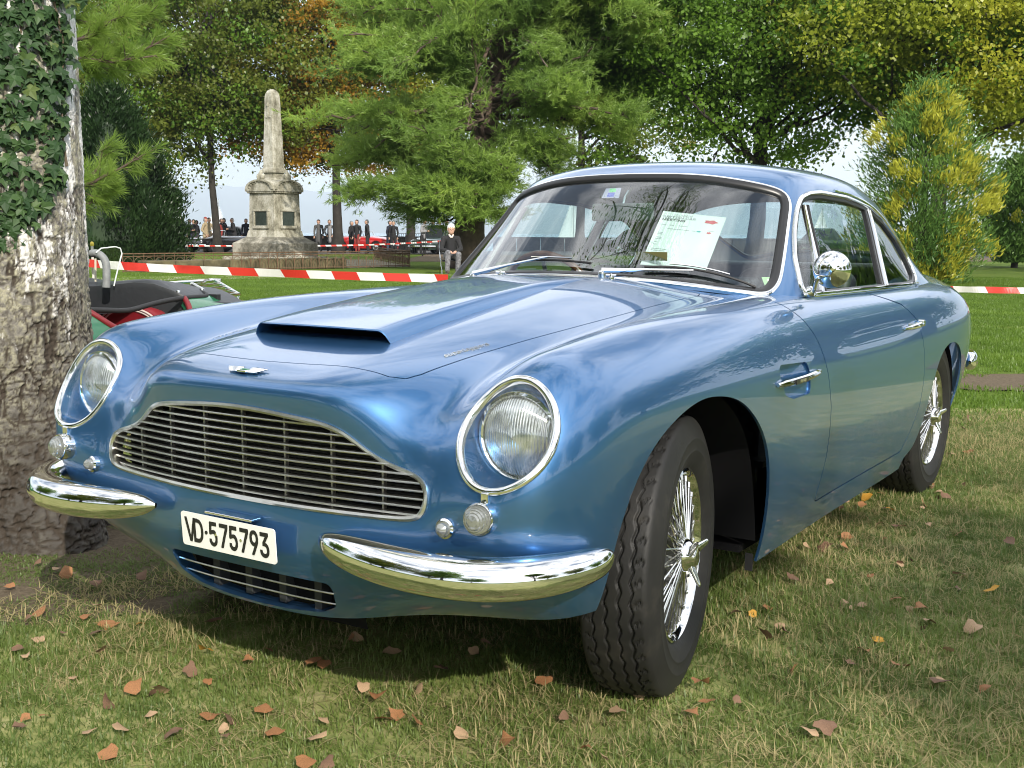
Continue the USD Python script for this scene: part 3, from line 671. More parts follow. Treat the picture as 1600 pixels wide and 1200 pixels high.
# maker's script on either flank of the bonnet
for sgn in (1, -1):
    tmx = meshkit.text_mesh('DB6 vantage' if False else 'superleggera', .014, .002); tv = np.array(tmx.vertices)
    tv[:, 0] += tv[:, 1]*.35; w = tv[:, 0].max()
    y = -.405+tv[:, 0]*.74 if sgn < 0 else -.405+.115-tv[:, 0]*.74
    y = -.43+tv[:, 0]*(.15/w) if sgn > 0 else -.43+.15-tv[:, 0]*(.15/w)
    x = (.378+.02*(y+.43)/.15) - tv[:, 1]*1.0
    xx = sgn*x; z = on_top(xx, y)+.0005+tv[:, 2]
    Ff = tmx.faces if True else tmx.faces[:, ::-1]
    part(car, 'bonnet_script', (np.c_[xx, y, z], Ff), chrome, False)
# ---------------------------------------------------------------- cabin: windscreen, roof, side windows as one sheet
CAB = np.array([
 [(0,.690,.958),(.22,.703,.955),(.40,.755,.942),(.555,.850,.922),(.645,.945,.905),(.688,1.03,.895),(.700,1.09,.885)],
 [(0,.862,1.083),(.22,.876,1.078),(.39,.922,1.062),(.540,1.000,1.035),(.620,1.075,1.020),(.665,1.155,.985),(.700,1.20,.895)],
 [(0,1.030,1.205),(.22,1.044,1.200),(.38,1.085,1.182),(.520,1.150,1.150),(.588,1.205,1.128),(.640,1.275,1.060),(.704,1.32,.893)],
 [(0,1.190,1.318),(.22,1.203,1.313),(.37,1.235,1.298),(.500,1.285,1.268),(.560,1.335,1.232),(.615,1.395,1.120),(.706,1.44,.890)],
 [(0,1.330,1.345),(.22,1.340,1.340),(.37,1.365,1.325),(.500,1.395,1.296),(.562,1.425,1.258),(.612,1.50,1.130),(.708,1.55,.888)],
 [(0,1.60,1.362),(.22,1.60,1.358),(.37,1.62,1.343),(.500,1.63,1.312),(.565,1.65,1.268),(.614,1.70,1.135),(.710,1.72,.886)],
 [(0,1.95,1.362),(.22,1.95,1.358),(.37,1.95,1.342),(.500,1.95,1.308),(.565,1.95,1.262),(.616,1.95,1.130),(.712,1.95,.884)],
 [(0,2.30,1.335),(.21,2.30,1.330),(.36,2.30,1.314),(.485,2.29,1.278),(.553,2.27,1.232),(.617,2.24,1.105),(.712,2.22,.882)],
 [(0,2.65,1.278),(.21,2.65,1.272),(.35,2.64,1.254),(.465,2.62,1.215),(.535,2.58,1.170),(.615,2.51,1.05),(.712,2.47,.880)],
 [(0,2.95,1.195),(.20,2.95,1.188),(.33,2.94,1.168),(.445,2.91,1.125),(.515,2.86,1.085),(.605,2.76,.99),(.705,2.70,.880)],
 [(0,3.22,1.095),(.20,3.22,1.088),(.32,3.21,1.068),(.425,3.17,1.032),(.495,3.11,1.00),(.585,2.98,.938),(.685,2.90,.875)],
 [(0,3.45,.995),(.19,3.45,.988),(.30,3.44,.975),(.40,3.38,.955),(.47,3.31,.935),(.555,3.16,.905),(.655,3.08,.866)],
 [(0,3.60,.925),(.19,3.60,.920),(.30,3.58,.915),(.39,3.52,.905),(.455,3.44,.895),(.53,3.28,.885),(.62,3.20,.855)],
], float)
uc = np.concatenate([np.linspace(i, i+1, k, endpoint=False) for i, k in enumerate([18,18,18,12,18,22,22,22,20,18,16,12])]+[[12.0]])
vc = np.concatenate([np.linspace(i, i+1, k, endpoint=False) for i, k in enumerate([16,12,12,10,14,20])]+[[6.0]])
vc = np.concatenate([-vc[:0:-1], vc])
CAB[:, :, 2] += .017*np.clip((CAB[:, :, 2]-1.10)/.2, 0, 1)
Gc = bsurface(CAB, uc, vc, 0.008, 0.004)
cv, cf = grid(Gc); cf = np.vstack([cf[:, [0, 1, 2]], cf[:, [0, 2, 3]]])
PU, PV = np.meshgrid(uc, vc, indexing='ij')
CABS = Sheet(cv, cf, normals_of(Gc).reshape(-1, 3))
PRM = np.c_[PV.ravel(), PU.ravel()]
# windscreen and rear window: rounded shapes in the sheet's own coordinates, so carry them along through the cuts
class PSheet(Sheet):
    pass
def cutp(S, prm, val):
    """Cut that carries the parameters along (as extra columns of V)."""
    S2 = Sheet(np.c_[S.V, prm], S.F, S.N); R, E = S2.cut(val)
    return Sheet(R.V[:, :3], R.F, R.N), R.V[:, 3:], E
WS = rounded([(-3.78,.20),(3.78,.20),(3.62,2.78),(-3.62,2.78)], .45)
SC = np.array([.16, .12])       # metres per parameter, roughly
def val_ws(prm): return sdf(prm*SC, rounded(np.array([(-3.80,.17),(3.80,.17),(3.60,2.80),(-3.60,2.80)])*SC, .055))
def val_rw(prm): return sdf(prm*SC, rounded(np.array([(-3.1,8.15),(3.1,8.15),(2.9,10.6),(-2.9,10.6)])*SC, .05))
DLO = rounded([(1.055,.916),(1.125,1.030),(1.205,1.118),(1.285,1.192),(1.345,1.232),(1.42,1.248),(1.53,1.254),(1.80,1.246),(2.10,1.217),(2.30,1.168),(2.455,1.092),(2.510,1.01),(2.49,.940),(2.42,.912),(2.30,.908)], .02)
def val_dlo(S): return np.minimum(sdf(S.V[:, 1:], DLO), np.abs(S.V[:, 0])-.45)
C0, P0, e_ws = cutp(CABS, PRM, -val_ws(PRM)); WSG, PW, _ = cutp(CABS, PRM, val_ws(PRM)+.002)
C1, P1, e_rw = cutp(C0, P0, -val_rw(P0)); RWG, _, _ = cutp(C0, P0, val_rw(P0)+.002)
C2, P2, e_sw = cutp(C1, P1, -val_dlo(C1)); SWG, P3, _ = cutp(C1, P1, val_dlo(C1)+.004)
roof = put(car, 'roof', C2.V, C2.F, paint, C2.N)
# inner skin of the roof so that the pillars have thickness
kk = np.ones(len(C2.F), bool)
put(roof, 'headlining', C2.V-C2.N*.022, C2.F[:, ::-1], headlining, -C2.N)
V, F = C2.flange(e_sw, .022); put(roof, 'window_return', V, F, rubber_seal)
WSG_path = put(car, 'windscreen', WSG.V-WSG.N*.006, WSG.F, screen_glass, WSG.N)
RWG_path = put(car, 'rear_window', RWG.V-RWG.N*.006, RWG.F, window_glass, RWG.N)

def trim(S, E, prof, mat, parent, name, step=.012, k=3, sel=None):
    out = []
    for lp in S.loops(E):
        if sel is not None and not sel(S.V[lp]): continue
        L = loop_smooth(resample(S.V[lp], step, True), k)
        Nn = S.N[cKDTree(S.V).query(L)[1]]; Nn = loop_smooth(Nn, 5); Nn /= np.linalg.norm(Nn, axis=1, keepdims=True)
        T = np.roll(L, -1, 0)-np.roll(L, 1, 0); T /= np.linalg.norm(T, axis=1, keepdims=True); Sd = np.cross(T, Nn)
        Sd *= np.where((((L-L.mean(0))*Sd).sum(1)).sum() > 0, 1, -1)
        b = MB(); b.grid(np.array([L+Sd*a+Nn*h for a, h in prof]), True); out.append(part(parent, name, b, mat, 50))
    return out
def cuts(val): return Sheet(CABS.V, CABS.F, CABS.N).cut(-val)
Sw, Ew = CABS.cut(-val_ws(PRM)); Sr, Er = CABS.cut(-val_rw(PRM))
trim(Sw, Ew, [(.019,-.004),(.019,.004),(.013,.007),(.007,.007)], chrome, WSG_path, 'windscreen_trim')
trim(Sw, Ew, [(.009,.0065),(.002,.008),(-.012,.005),(-.017,-.003),(-.017,-.010)], rubber_seal, WSG_path, 'windscreen_seal')
trim(Sr, Er, [(.014,-.004),(.014,.004),(.008,.007),(.002,.004)], chrome, RWG_path, 'window_trim')
trim(Sr, Er, [(.002,.004),(-.010,.002),(-.012,-.008)], rubber_seal, RWG_path, 'window_seal')
Ss, Es = CABS.cut(-val_dlo(CABS))
dl = trim(Ss, Es, [(.011,-.003),(.011,.006),(.006,.010),(-.002,.010),(-.005,.004),(-.006,-.012)], chrome, car, 'window_frame')
trim(Ss, Es, [(-.006,.002),(-.016,-.002),(-.016,-.014)], rubber_seal, dl[0], 'window_seal')

def on_cabin(y, z): return _cab(np.asarray(y, float), np.asarray(z, float))
_k = (CABS.V[:, 0] > .4) & (PRM[:, 0] > 4.0)
_cab = LinearNDInterpolator(CABS.V[_k][:, 1:], CABS.V[_k][:, 0])
# side glass: quarter light, door window (wound down a little is not visible: keep it up), rear quarter
def strip(poly_line, w, name, mats, sgn, depth=.016, lift=.0):
    L = resample(np.c_[np.zeros(len(poly_line)), poly_line], .02)
    x = on_cabin(L[:, 1], L[:, 2]); x = np.where(np.isnan(x), .6, x)
    P = np.c_[x+lift, L[:, 1:]]; P[:, 0] *= sgn
    T = np.gradient(P, axis=0); T /= np.linalg.norm(T, axis=1, keepdims=True); Nn = np.array([sgn, 0, 0.0]); S_ = np.cross(T, Nn)
    b = MB(); b.grid(np.array([P+S_*a+Nn*h for a, h in [(-w/2, -depth), (-w/2, -.001), (-w*.32, .003), (w*.32, .003), (w/2, -.001), (w/2, -depth), (-w/2, -depth)]]), flip=sgn < 0)
    return b
for sgn in (1, -1):
    k = SWG.V[SWG.F[:, 0], 0]*sgn > 0
    yv, zv = SWG.V[:, 1], SWG.V[:, 2]
    yq = 1.232+(zv-.911)*.42; yb = 1.965+(zv-.90)*.40
    for nm, val in (('quarter_light', yq-yv), ('door_window', np.minimum(yv-yq, yb-yv)), ('rear_side_window', yv-yb)):
        s2, _ = Sheet(SWG.V-SWG.N*.010, SWG.F[k], SWG.N).cut(val-.002)
        gp = put(car, nm, s2.V, s2.F, window_glass, s2.N)
        if nm == 'quarter_light':
            part(gp, 'pillar', strip([(1.236, .914), (1.240+.290*.42, 1.207)], .024, '', chrome, sgn), chrome)
            part(gp, 'hinge_pillar', strip([(1.262, .914), (1.262+.290*.42, 1.210)], .008, '', chrome, sgn), rubber_seal)
        if nm == 'rear_side_window':
            part(gp, 'pillar', strip([(1.975, .912), (2.09, 1.212)], .020, '', chrome, sgn), chrome)
            part(gp, 'pillar', strip([(2.006, .912), (2.118, 1.210)], .018, '', chrome, sgn), chrome)
            part(gp, 'pillar_seal', strip([(1.942, .912), (2.058, 1.215)], .030, '', chrome, sgn, lift=-.004), rubber_seal)
    # sill of the windows
    yy = np.linspace(1.05, 2.46, 40); z = np.interp(yy, [1.05, 2.46], [.9195, .9095])
    x = on_cabin(yy, z); P = np.c_[sgn*(np.where(np.isnan(x), .70, x)+.006), yy, z]; b = MB(); b.tube(P, .0065, 8); part(car, 'waist_trim', b, chrome)
# rain gutter above the door
for sgn in (1, -1):
    L = np.array([(1.215,1.155),(1.285,1.216),(1.345,1.252),(1.42,1.267),(1.53,1.272),(1.80,1.264),(2.10,1.234),(2.30,1.186),(2.44,1.118)])
    L = spline(L, 50); x = on_cabin(L[:, 0], L[:, 1]); ok = ~np.isnan(x)
    P = np.c_[sgn*(x+.004), L][ok]; b = MB(); b.tube(P, .0050, 8); part(roof, 'rain_gutter', b, chrome)

# ---- door handles, mirror, key lock, rear lamp
for sgn in (1, -1):
    y0, z0 = 2.06, .770
    def hx(y, z): return float(on_side(y, z))
    b = MB(); P = [(hx(1.885, z0-.006)+.006, 1.860, z0-.006), (hx(1.905, z0-.004)+.018, 1.905, z0-.004), (hx(1.975, z0)+.026, 1.975, z0), (hx(2.045, z0+.002)+.022, 2.045, z0+.002)]
    P = spline(P, 12); P[:, 0] *= sgn; b.tube(P, [.004, .0055, .007, .008, .009, .010, .0105, .011, .011, .011, .011, .010], 10)
    for y in (1.945, 2.040): b.tube([(sgn*hx(y, z0), y, z0), (sgn*(hx(y, z0)+.024), y, z0)], .009, 10)
    b.box((sgn*(hx(2.070, z0)+.014), 2.070, z0+.003), (.026, .03, .026), bev=.006)
    part(side_doors[0 if sgn > 0 else 1], 'handle', b, chrome)
def ray_xyz(u, v, x): return back(u, v, x=x)
mc = ray_xyz(1300, 421, .790)
b = MB(); ax = np.array([.30, -.92, .10]); ax /= np.linalg.norm(ax)
b.lathe([(.0005, .046), (.016, .044), (.034, .036), (.049, .022), (.056, .006), (.0575, 0), (.0575, -.005), (.053, -.006)], mc, ax, 40)
mir = part(car, 'wing_mirror', b, chrome, 60)
b = MB(); b.lathe([(.053, -.004), (.0005, -.004)], mc, ax, 40); part(mir, 'mirror_glass', b, steel)
base = ray_xyz(1268, 456, .735)
b = MB(); b.tube(spline([base+[-.01, .0, -.01], base+[.012, -.012, .008], base+[.028, -.020, .045], mc+ax*.040+[-.006, 0, -.02], mc+ax*.044], 20), .0065, 10); b.lathe([(.020, -.006), (.018, .006), (.010, .010), (.0005, .011)], base, (.9, 0, .44), 20)
b.lathe([(.0005, .062), (.009, .060), (.012, .050), (.012, .042)], mc, ax, 16)
part(mir, 'mirror_stem', b, chrome)
# ---- wipers
def on_ws(x, y):
    return _ws(np.asarray(x, float), np.asarray(y, float))
_k = (PRM[:, 1] < 3.2) & (np.abs(PRM[:, 0]) < 4.2)
_ws = LinearNDInterpolator(CABS.V[_k][:, :2], CABS.V[_k][:, 2])
_kp = (PRM[:, 1] < 3.3) & (np.abs(PRM[:, 0]) < 4.3)
def pix(V):
    d = np.asarray(V)-CAM; z = d@FW
    return np.c_[800+FPX*(d@RT)/z, 600-FPX*(d@UP)/z]
_wsp = LinearNDInterpolator(pix(CABS.V[_kp]), CABS.V[_kp])
def ws_pt(u, v):
    """Where the line of sight through a photo pixel meets the windscreen."""
    P = _wsp(np.array([[u, v]], float))[0]
    if np.isnan(P).any(): P = CABS.V[_kp][cKDTree(pix(CABS.V[_kp])).query([u, v])[1]]
    return np.array(P)
for (pu, pv), (tu, tv), (b0, b1) in (((740, 424), (838, 415), ((806, 411), (925, 414))), ((941, 427), (1060, 428), ((1008, 420), (1182, 452)))):
    yb = .735 if pu < 800 else .742
    p0 = back(pu, pv+2, y=.705)
    p0[2] = float(on_top(p0[0], p0[1])) if not np.isnan(on_top(p0[0], p0[1])) else p0[2]
    bl0, bl1 = ws_pt(*b0)+[0, -.006, .012], ws_pt(*b1)+[0, -.006, .012]
    mid = bl0*.55+bl1*.45+[0, -.006, .012]
    w = MB(); w.lathe([(.013, -.01), (.013, .012), (.009, .02), (.0005, .022)], p0, (0, -.3, 1), 16)
    pv_ = part(car, 'wiper', w, chrome)
    w = MB(); w.tube([p0+[0, -.004, .020], p0*.8+mid*.2+[0, -.004, .016], p0*.5+mid*.5+[0, -.004, .012], mid], [.009, .008, .0045, .003], 8); part(pv_, 'wiper_arm', w, chrome)
    w = MB(); xs = np.linspace(0, 1, 14)[:, None]; P = bl0*(1-xs)+bl1*xs
    zz = _ws(P[:, 0], P[:, 1]); P[:, 2] = np.where(np.isnan(zz), P[:, 2], zz+.010)
    w.tube(P, .0042, 6); part(pv_, 'wiper_blade', w, black)
    w = MB(); Q = P[3:-3]+[0, -.003, .010]; w.tube(Q, .0030, 6); part(pv_, 'blade_carrier', w, chrome)
for u, v in ((787, 424), (959, 431)):
    sgn = -1 if u < 800 else 1
    p0 = np.array([sgn*.207, .665, float(on_top(.207, .665))])
    w = MB(); w.lathe([(.011, -.005), (.011, .004), (.006, .008), (.005, .014), (.0005, .016)], p0, (0, 0, 1), 14); w.tube([p0+[-.018, .0, .010], p0+[.018, 0, .010]], .0045, 8); part(car, 'washer_jet', w, chrome)
# scuttle grille slot below the windscreen
# ---- interior
b = MB(); b.box((0, .99, .915), (1.02, .30, .05), bev=.02); b.box((0, 1.12, .84), (1.20, .10, .15), bev=.03); b.box((.36, 1.055, .945), (.34, .10, .05), bev=.02); part(car, 'dashboard', b, leather)
b = MB(); b.box((0, 1.9, .40), (1.30, 2.1, .02)); b.box((0, 1.7, .47), (.20, 1.3, .14), bev=.04); b.box((0, .93, .60), (1.2, .02, .6)); part(car, 'cabin_floor', b, leather)
for s in (1, -1):
    b = MB(); b.box((s*.665, 1.75, .65), (.05, 1.5, .50), bev=.02); part(car, 'door_lining', b, leather)
def seat(x, y, parent_name='front_seat'):
    b = MB(); b.box((x, y, .52), (.50, .50, .16), bev=.06); s_ = part(car, parent_name, b, leather, 60)
    R = trimesh.transformations.rotation_matrix(-.24, (1, 0, 0))[:3, :3]
    b = MB(); b.tm2(rbox((.48, .13, .52), .06), (x, y+.29, .72), 0, R); part(s_, 'backrest', b, leather, 60)
for x in (.35, -.35): seat(x, 1.62)
b = MB(); b.box((0, 2.45, .60), (1.1, .45, .14), bev=.06); rs = part(car, 'rear_seat', b, leather, 60)
R = trimesh.transformations.rotation_matrix(-.35, (1, 0, 0))[:3, :3]
b = MB(); b.tm2(rbox((1.12, .12, .42), .05), (0, 2.70, .78), 0, R); part(rs, 'backrest', b, leather, 60)
b = MB(); b.box((0, 2.95, .935), (.94, .40, .02), bev=.008); part(car, 'parcel_shelf', b, leather)
# steering wheel (right-hand drive)
sc_ = np.array([-.345, 1.22, .855]); sa = np.array([0, .93, .40]); sa = sa/np.linalg.norm(sa)
x, y, z = frame(sa); a = np.linspace(0, 2*PI, 48, endpoint=False)
b = MB(); b.tube(sc_+.195*(np.cos(a)[:, None]*x+np.sin(a)[:, None]*y), .0125, 10, closed=True); sw = part(car, 'steering_wheel', b, walnut, 60)
b = MB(); b.lathe([(.04, -.01), (.045, .01), (.02, .02), (.0005, .02)], sc_, -sa, 24)
for t in (PI/2, PI/2+2.1, PI/2-2.1): d = math.cos(t)*x+math.sin(t)*y; b.tube([sc_+d*.03, sc_+d*.188], [.010, .007], 8)
b.tube([sc_, sc_+sa*-.30*np.array([1, 1, 1])*-1], .02, 10); part(sw, 'spokes', b, alloy)
# rear-view mirror and windscreen stickers
c = ws_pt(958, 315); c = c+[0, .07, -.035]
b = MB(); b.tm2(rbox((.255, .018, .062), .008), c, -.10); rv = part(car, 'rear_view_mirror', b, plain('mirror_back', (.09, .11, .09), .25, coat=.5), 50)
b = MB(); b.tube([c+[0, .005, .02], c+[0, .02, .055], c+[0, .06, .09]], .006, 8); part(rv, 'mirror_stem', b, chrome)
def ws_decal(pix, mats, name, label=None, lift=.004, n=6):
    """A sheet on the inside of the glass through four photo pixels (tl, tr, br, bl)."""
    q = [ws_pt(*p) for p in pix]
    s, t = np.meshgrid(np.linspace(0, 1, n), np.linspace(0, 1, n), indexing='ij')
    P = ((1-s)*(1-t))[..., None]*q[0]+((1-s)*t)[..., None]*q[1]+(s*t)[..., None]*q[2]+(s*(1-t))[..., None]*q[3]
    z = _ws(P[..., 0], P[..., 1]); P[..., 2] = np.where(np.isnan(z), P[..., 2], z)-.006+lift*0-lift
    return P
P = ws_decal([(947, 290), (971, 289), (967, 305), (940, 305)], None, ''); b = MB(); b.grid(P); st1 = part(car, 'screen_sticker', b, lilac_print, label='small lilac sticker with green and blue marks at the top of the windscreen')
P = ws_decal([(953, 291), (963, 290.5), (962, 296), (952, 296.5)], None, '', lift=.0025); b = MB(); b.grid(P); part(st1, 'green_mark', b, green_print)
P = ws_decal([(950, 297.5), (961, 297), (959, 303.5), (948, 304)], None, '', lift=.0025); b = MB(); b.grid(P); part(st1, 'blue_mark', b, blue_print)
P = ws_decal([(1190, 428), (1213, 429), (1220, 452), (1198, 449)], None, ''); b = MB(); b.grid(P); st2 = part(car, 'screen_sticker', b, lime_print, label='pale green sticker low in the near corner of the windscreen')
P = ws_decal([(1199, 432), (1209, 432.5), (1211, 440), (1201, 439.5)], None, '', lift=.0025); b = MB(); b.grid(P); part(st2, 'white_mark', b, paper)
# tail lamps, hidden from here but present
for s in (1, -1):
    b = MB(); b.lathe([(.035, -.02), (.035, .01), (.02, .03), (.0005, .035)], (s*.61, 3.585, .70), (s*.4, .9, 0), 20); part(car, 'tail_lamp', b, plain('tail_lamp_red', (.35, .01, .01), .2))

# ---------------------------------------------------------------- the sheet behind the windscreen
pq = [(1036.5, 329.5), (1135, 340), (1103, 422), (1000, 413)]
doc = thing('paper_sign', 'white printed paper sign propped behind the windscreen of the blue coupe', 'sign')
q0 = [ws_pt(*p) for p in pq]
dv = [(p-CAM)/np.linalg.norm(p-CAM) for p in q0]
q0 = [p+d*t for p, d, t in zip(q0, dv, (.10, .10, .05, .05))]
def on_doc(V):
    V = np.asarray(V, float); s, t = V[:, :1], V[:, 1:2]
    e1, e2 = q0[1]-q0[0], q0[3]-q0[0]; nn = np.cross(e2, e1); nn = nn/np.linalg.norm(nn)
    if nn[1] > 0: nn = -nn
    return (1-s)*(1-t)*q0[0]+s*(1-t)*q0[1]+s*t*q0[2]+(1-s)*t*q0[3]+nn*V[:, 2:3]
s, t = np.meshgrid(np.linspace(0, 1, 6), np.linspace(0, 1, 6), indexing='ij')
b = MB(); Gd = on_doc(np.c_[s.ravel(), t.ravel(), 0*s.ravel()+.0]).reshape(6, 6, 3); b.grid(Gd); b.grid(on_doc(np.c_[s.ravel(), t.ravel(), 0*s.ravel()-.001]).reshape(6, 6, 3), flip=True); dsheet = part(doc, 'sheet', b, paper)
WD = np.linalg.norm(q0[1]-q0[0]); HD = np.linalg.norm(q0[3]-q0[0])
def doc_text(txt, s0, t0, h, mats, bold=True, name='print'):
    g = meshkit.text_mesh(txt, h, .0002, bold); V = np.array(g.vertices)
    V = np.c_[s0+V[:, 0]/WD, t0-V[:, 1]/HD, .0008+V[:, 2]]
    part(dsheet, name, (on_doc(V), g.faces), mats, False)
doc_text('CLASSIC', .22, .075, .0095, grey_print, False); doc_text('BRITISH CAR', .035, .125, .0125, grey_print); doc_text('MEETING', .035, .175, .0125, ink)
for t_, a, l in ((.25, .03, .10), (.25, .20, .06), (.25, .33, .14), (.32, .18, .34), (.32, .56, .06), (.40, .06, .08), (.43, .06, .08), (.49, .06, .09), (.52, .06, .09), (.58, .06, .06), (.62, .06, .06), (.70, .05, .24), (.73, .05, .22), (.29, .80, .10)):
    b = MB(); s, t = np.meshgrid([a, a+l], [t_, t_+.008], indexing='ij'); b.grid(on_doc(np.c_[s.ravel(), t.ravel(), 0*s.ravel()+.0008]).reshape(2, 2, 3)); part(dsheet, 'printed_line', b, grey_print)
def doc_blob(s0, t0, rs, rt, mats, name):
    a = np.linspace(0, 2*PI, 20, endpoint=False); V = np.r_[[[s0, t0, .0009]], np.c_[s0+rs*np.cos(a)*(1+.18*np.cos(5*a)), t0+rt*np.sin(a)*(1+.18*np.cos(5*a)), 0*a+.0009]]
    i = np.arange(20); part(dsheet, name, (on_doc(V), np.c_[0*i, i+1, (i+1) % 20+1]), mats, False)
doc_blob(.80, .125, .10, .035, red_print, 'emblem'); doc_blob(.67, .325, .035, .014, teal_print, 'emblem'); doc_blob(.83, .335, .035, .02, red_print, 'emblem')
b = MB(); cc = on_doc(np.array([[.30, .985, .02]]))[0]
b.tm2(rbox((.115, .003, .028), .001), cc+[-.03, -.002, .012], -.05); part(doc, 'card_holder', b, plain('olive_card', (.10, .095, .03), .5), label='small olive card in front of the sheet')
# ---------------------------------------------------------------- wire wheels
rim_dark = plain('rim_well_metal', (.20, .20, .19), .35, .9)
brake_iron = plain('brake_iron', (.02, .02, .02), .6, .3)
def make_wheel(parent, c, sgn, steer=0.0, detail=True):
    c = np.asarray(c, float)
    cs, sn = math.cos(steer), math.sin(steer); R = np.array([[cs, -sn, 0], [sn, cs, 0], [0, 0, 1]])
    def W(V):
        V = np.asarray(V, float).copy(); V[:, 0] *= sgn      # outboard is +x
        return V@R.T+c
    def P_(parent, name, mb, mt, smooth=40, **k):
        V, F = mb.arrays() if isinstance(mb, MB) else mb
        return part(parent, name, (W(V), F if sgn > 0 else F[:, ::-1]), mt, smooth, **k)
    RT_, WD = .345, .094
    # tyre profile, from the inner bead round to the outer bead: (x, radius)
    side = [(.062,.205),(.074,.214),(.086,.232),(.0915,.250),(.0945,.254),(.0945,.258),(.0925,.262),(.0935,.280),(.0955,.284),(.0950,.288),(.0925,.292),(.090,.304),(.0835,.321),(.0800,.3275),(.0785,.332),(.0745,.3365),(.070,.3395)]
    tread = np.linspace(.066, -.066, 64)
    prof = [(x, r) for x, r in side]+[(x, RT_-.0045*(x/.066)**2) for x in tread]+[(-x, r) for x, r in side[::-1]]
    prof = np.array(prof); na = 360 if detail else 120
    A = np.linspace(0, 2*PI, na, endpoint=False)
    X = np.repeat(prof[:, :1], na, 1); Rr = np.repeat(prof[:, 1:], na, 1)
    ntooth = 46
    zig = lambda k: .0042*(2*np.abs(((A*ntooth/(2*PI)+.5*k) % 1)*2-1)-1)
    inside = np.abs(X) < .0662
    for k, g in enumerate((-.045, -.015, .016, .044)):
        d = np.abs(X-(g+zig(0)[None, :])); Rr = np.where(inside, Rr-.0065*np.clip(1-(d/.0027)**2, 0, 1)**.5, Rr)
    # short sipes on the shoulders
    ph = (A*ntooth/(2*PI)) % 1
    for s in (1, -1):
        band = (X*s > .050) & (X*s < .0662); cen = .5+.10*np.sin((X*s-.05)*400)
        d = np.abs(ph[None, :]-cen); Rr = np.where(band & (d < .09), Rr-.004, Rr)
    # raised rings on the wall
    Gt = np.stack([X, Rr*np.cos(A), Rr*np.sin(A)], -1)
    # flat where it meets the ground
    low = Gt[..., 2] < -.333
    Gt[..., 2] = np.where(low, -.333+(Gt[..., 2]+.333)*.25, Gt[..., 2])
    mb = MB(); mb.grid(Gt, True); tyre = P_(parent, 'tyre', mb, tyre_mat, 50)
    # rim
    mb = MB(); mb.lathe([(.208,.064),(.2125,.070),(.2125,.0755),(.207,.0775),(.202,.072),(.200,.064),(.196,.060)], (0, 0, 0), (1, 0, 0), 72); rim = P_(parent, 'rim', mb, chrome, 60)
    mb = MB(); mb.lathe([(.196,.060),(.190,.045),(.186,.030),(.176,.005),(.176,-.03),(.188,-.055),(.20,-.07),(.21,-.07)], (0, 0, 0), (1, 0, 0), 72); P_(rim, 'rim_well', mb, rim_dark, 60)
    # hub shell
    mb = MB(); mb.lathe([(.055,-.04),(.050,-.01),(.040,.02),(.037,.060),(.040,.086),(.030,.088)], (0, 0, 0), (1, 0, 0), 36); hub = P_(parent, 'hub', mb, steel, 50)
    # eared knock-off
    mb = MB(); mb.lathe([(.040,.078),(.041,.086),(.036,.096),(.028,.103),(.026,.110),(.021,.115),(.0005,.116)], (0, 0, 0), (1, 0, 0), 36)
    kn = P_(parent, 'knock_off', mb, chrome, 45)
    for k in range(3):
        a = 2*PI*k/3+.35; mb = MB(); d = np.array([0, math.cos(a), math.sin(a)]); t_ = np.array([0, -math.sin(a), math.cos(a)])
        rows = []
        for q, (r, hx, w, th) in enumerate([(.020,.097,.017,.012),(.036,.105,.014,.009),(.052,.114,.011,.007),(.066,.121,.009,.006),(.071,.123,.004,.003)]):
            cc = d*r+np.array([hx, 0, 0]); rows.append([cc+t_*w*math.cos(b)+np.array([th*math.sin(b), 0, 0]) for b in np.linspace(0, 2*PI, 10, endpoint=False)])
        rows.append([np.mean(rows[-1], 0)]*10); mb.grid(np.array(rows), True); P_(kn, 'ear', mb, chrome, 50)
    if detail:
        sp = []
        for k in range(26):   # outer rows: from the hub's outer end to the rim, crossing
            for dr, off, x0, r0, x1, r1 in ((1, .0, .082, .036, .060, .196), (-1, .5, .074, .036, .048, .190), (1 if k % 2 else -1, .25, -.005, .048, .026, .184)):
                a0 = 2*PI*(k+off)/26; a1 = a0+dr*.42*(1 if x0 > 0 else .55)
                mb = MB(); p, q = np.array([x0, r0*math.cos(a0), r0*math.sin(a0)]), np.array([x1, r1*math.cos(a1), r1*math.sin(a1)])
                mb.tube([p, q-(q-p)*.09, q-(q-p)*.085, q], [.0024, .0024, .0046, .0046], 5, False); sp.append(mb)
        for mb in sp: P_(parent, 'spoke', mb, steel, 60)
    mb = MB(); mb.lathe([(.174,-.05),(.15,-.05),(.05,-.045),(.0005,-.045)], (0, 0, 0), (1, 0, 0), 36); mb.lathe([(.13,-.03),(.13,-.04),(.06,-.04),(.06,-.03),(.13,-.03)], (0, 0, 0), (1, 0, 0), 36); P_(parent, 'brake_disc', mb, brake_iron)
STEER = math.radians(11.5)
for nm, c, s, st_, d in (('', (.690, .0, .333), 1, STEER, True), ('', (-.690, .0, .333), -1, STEER, True), ('', (.680, 2.584, .333), 1, 0, True), ('', (-.680, 2.584, .333), -1, 0, False)):
    w = numbered(car, 'wheel'); UsdGeom.Xform.Define(stage, w)
    make_wheel(w, c, s, st_, d)
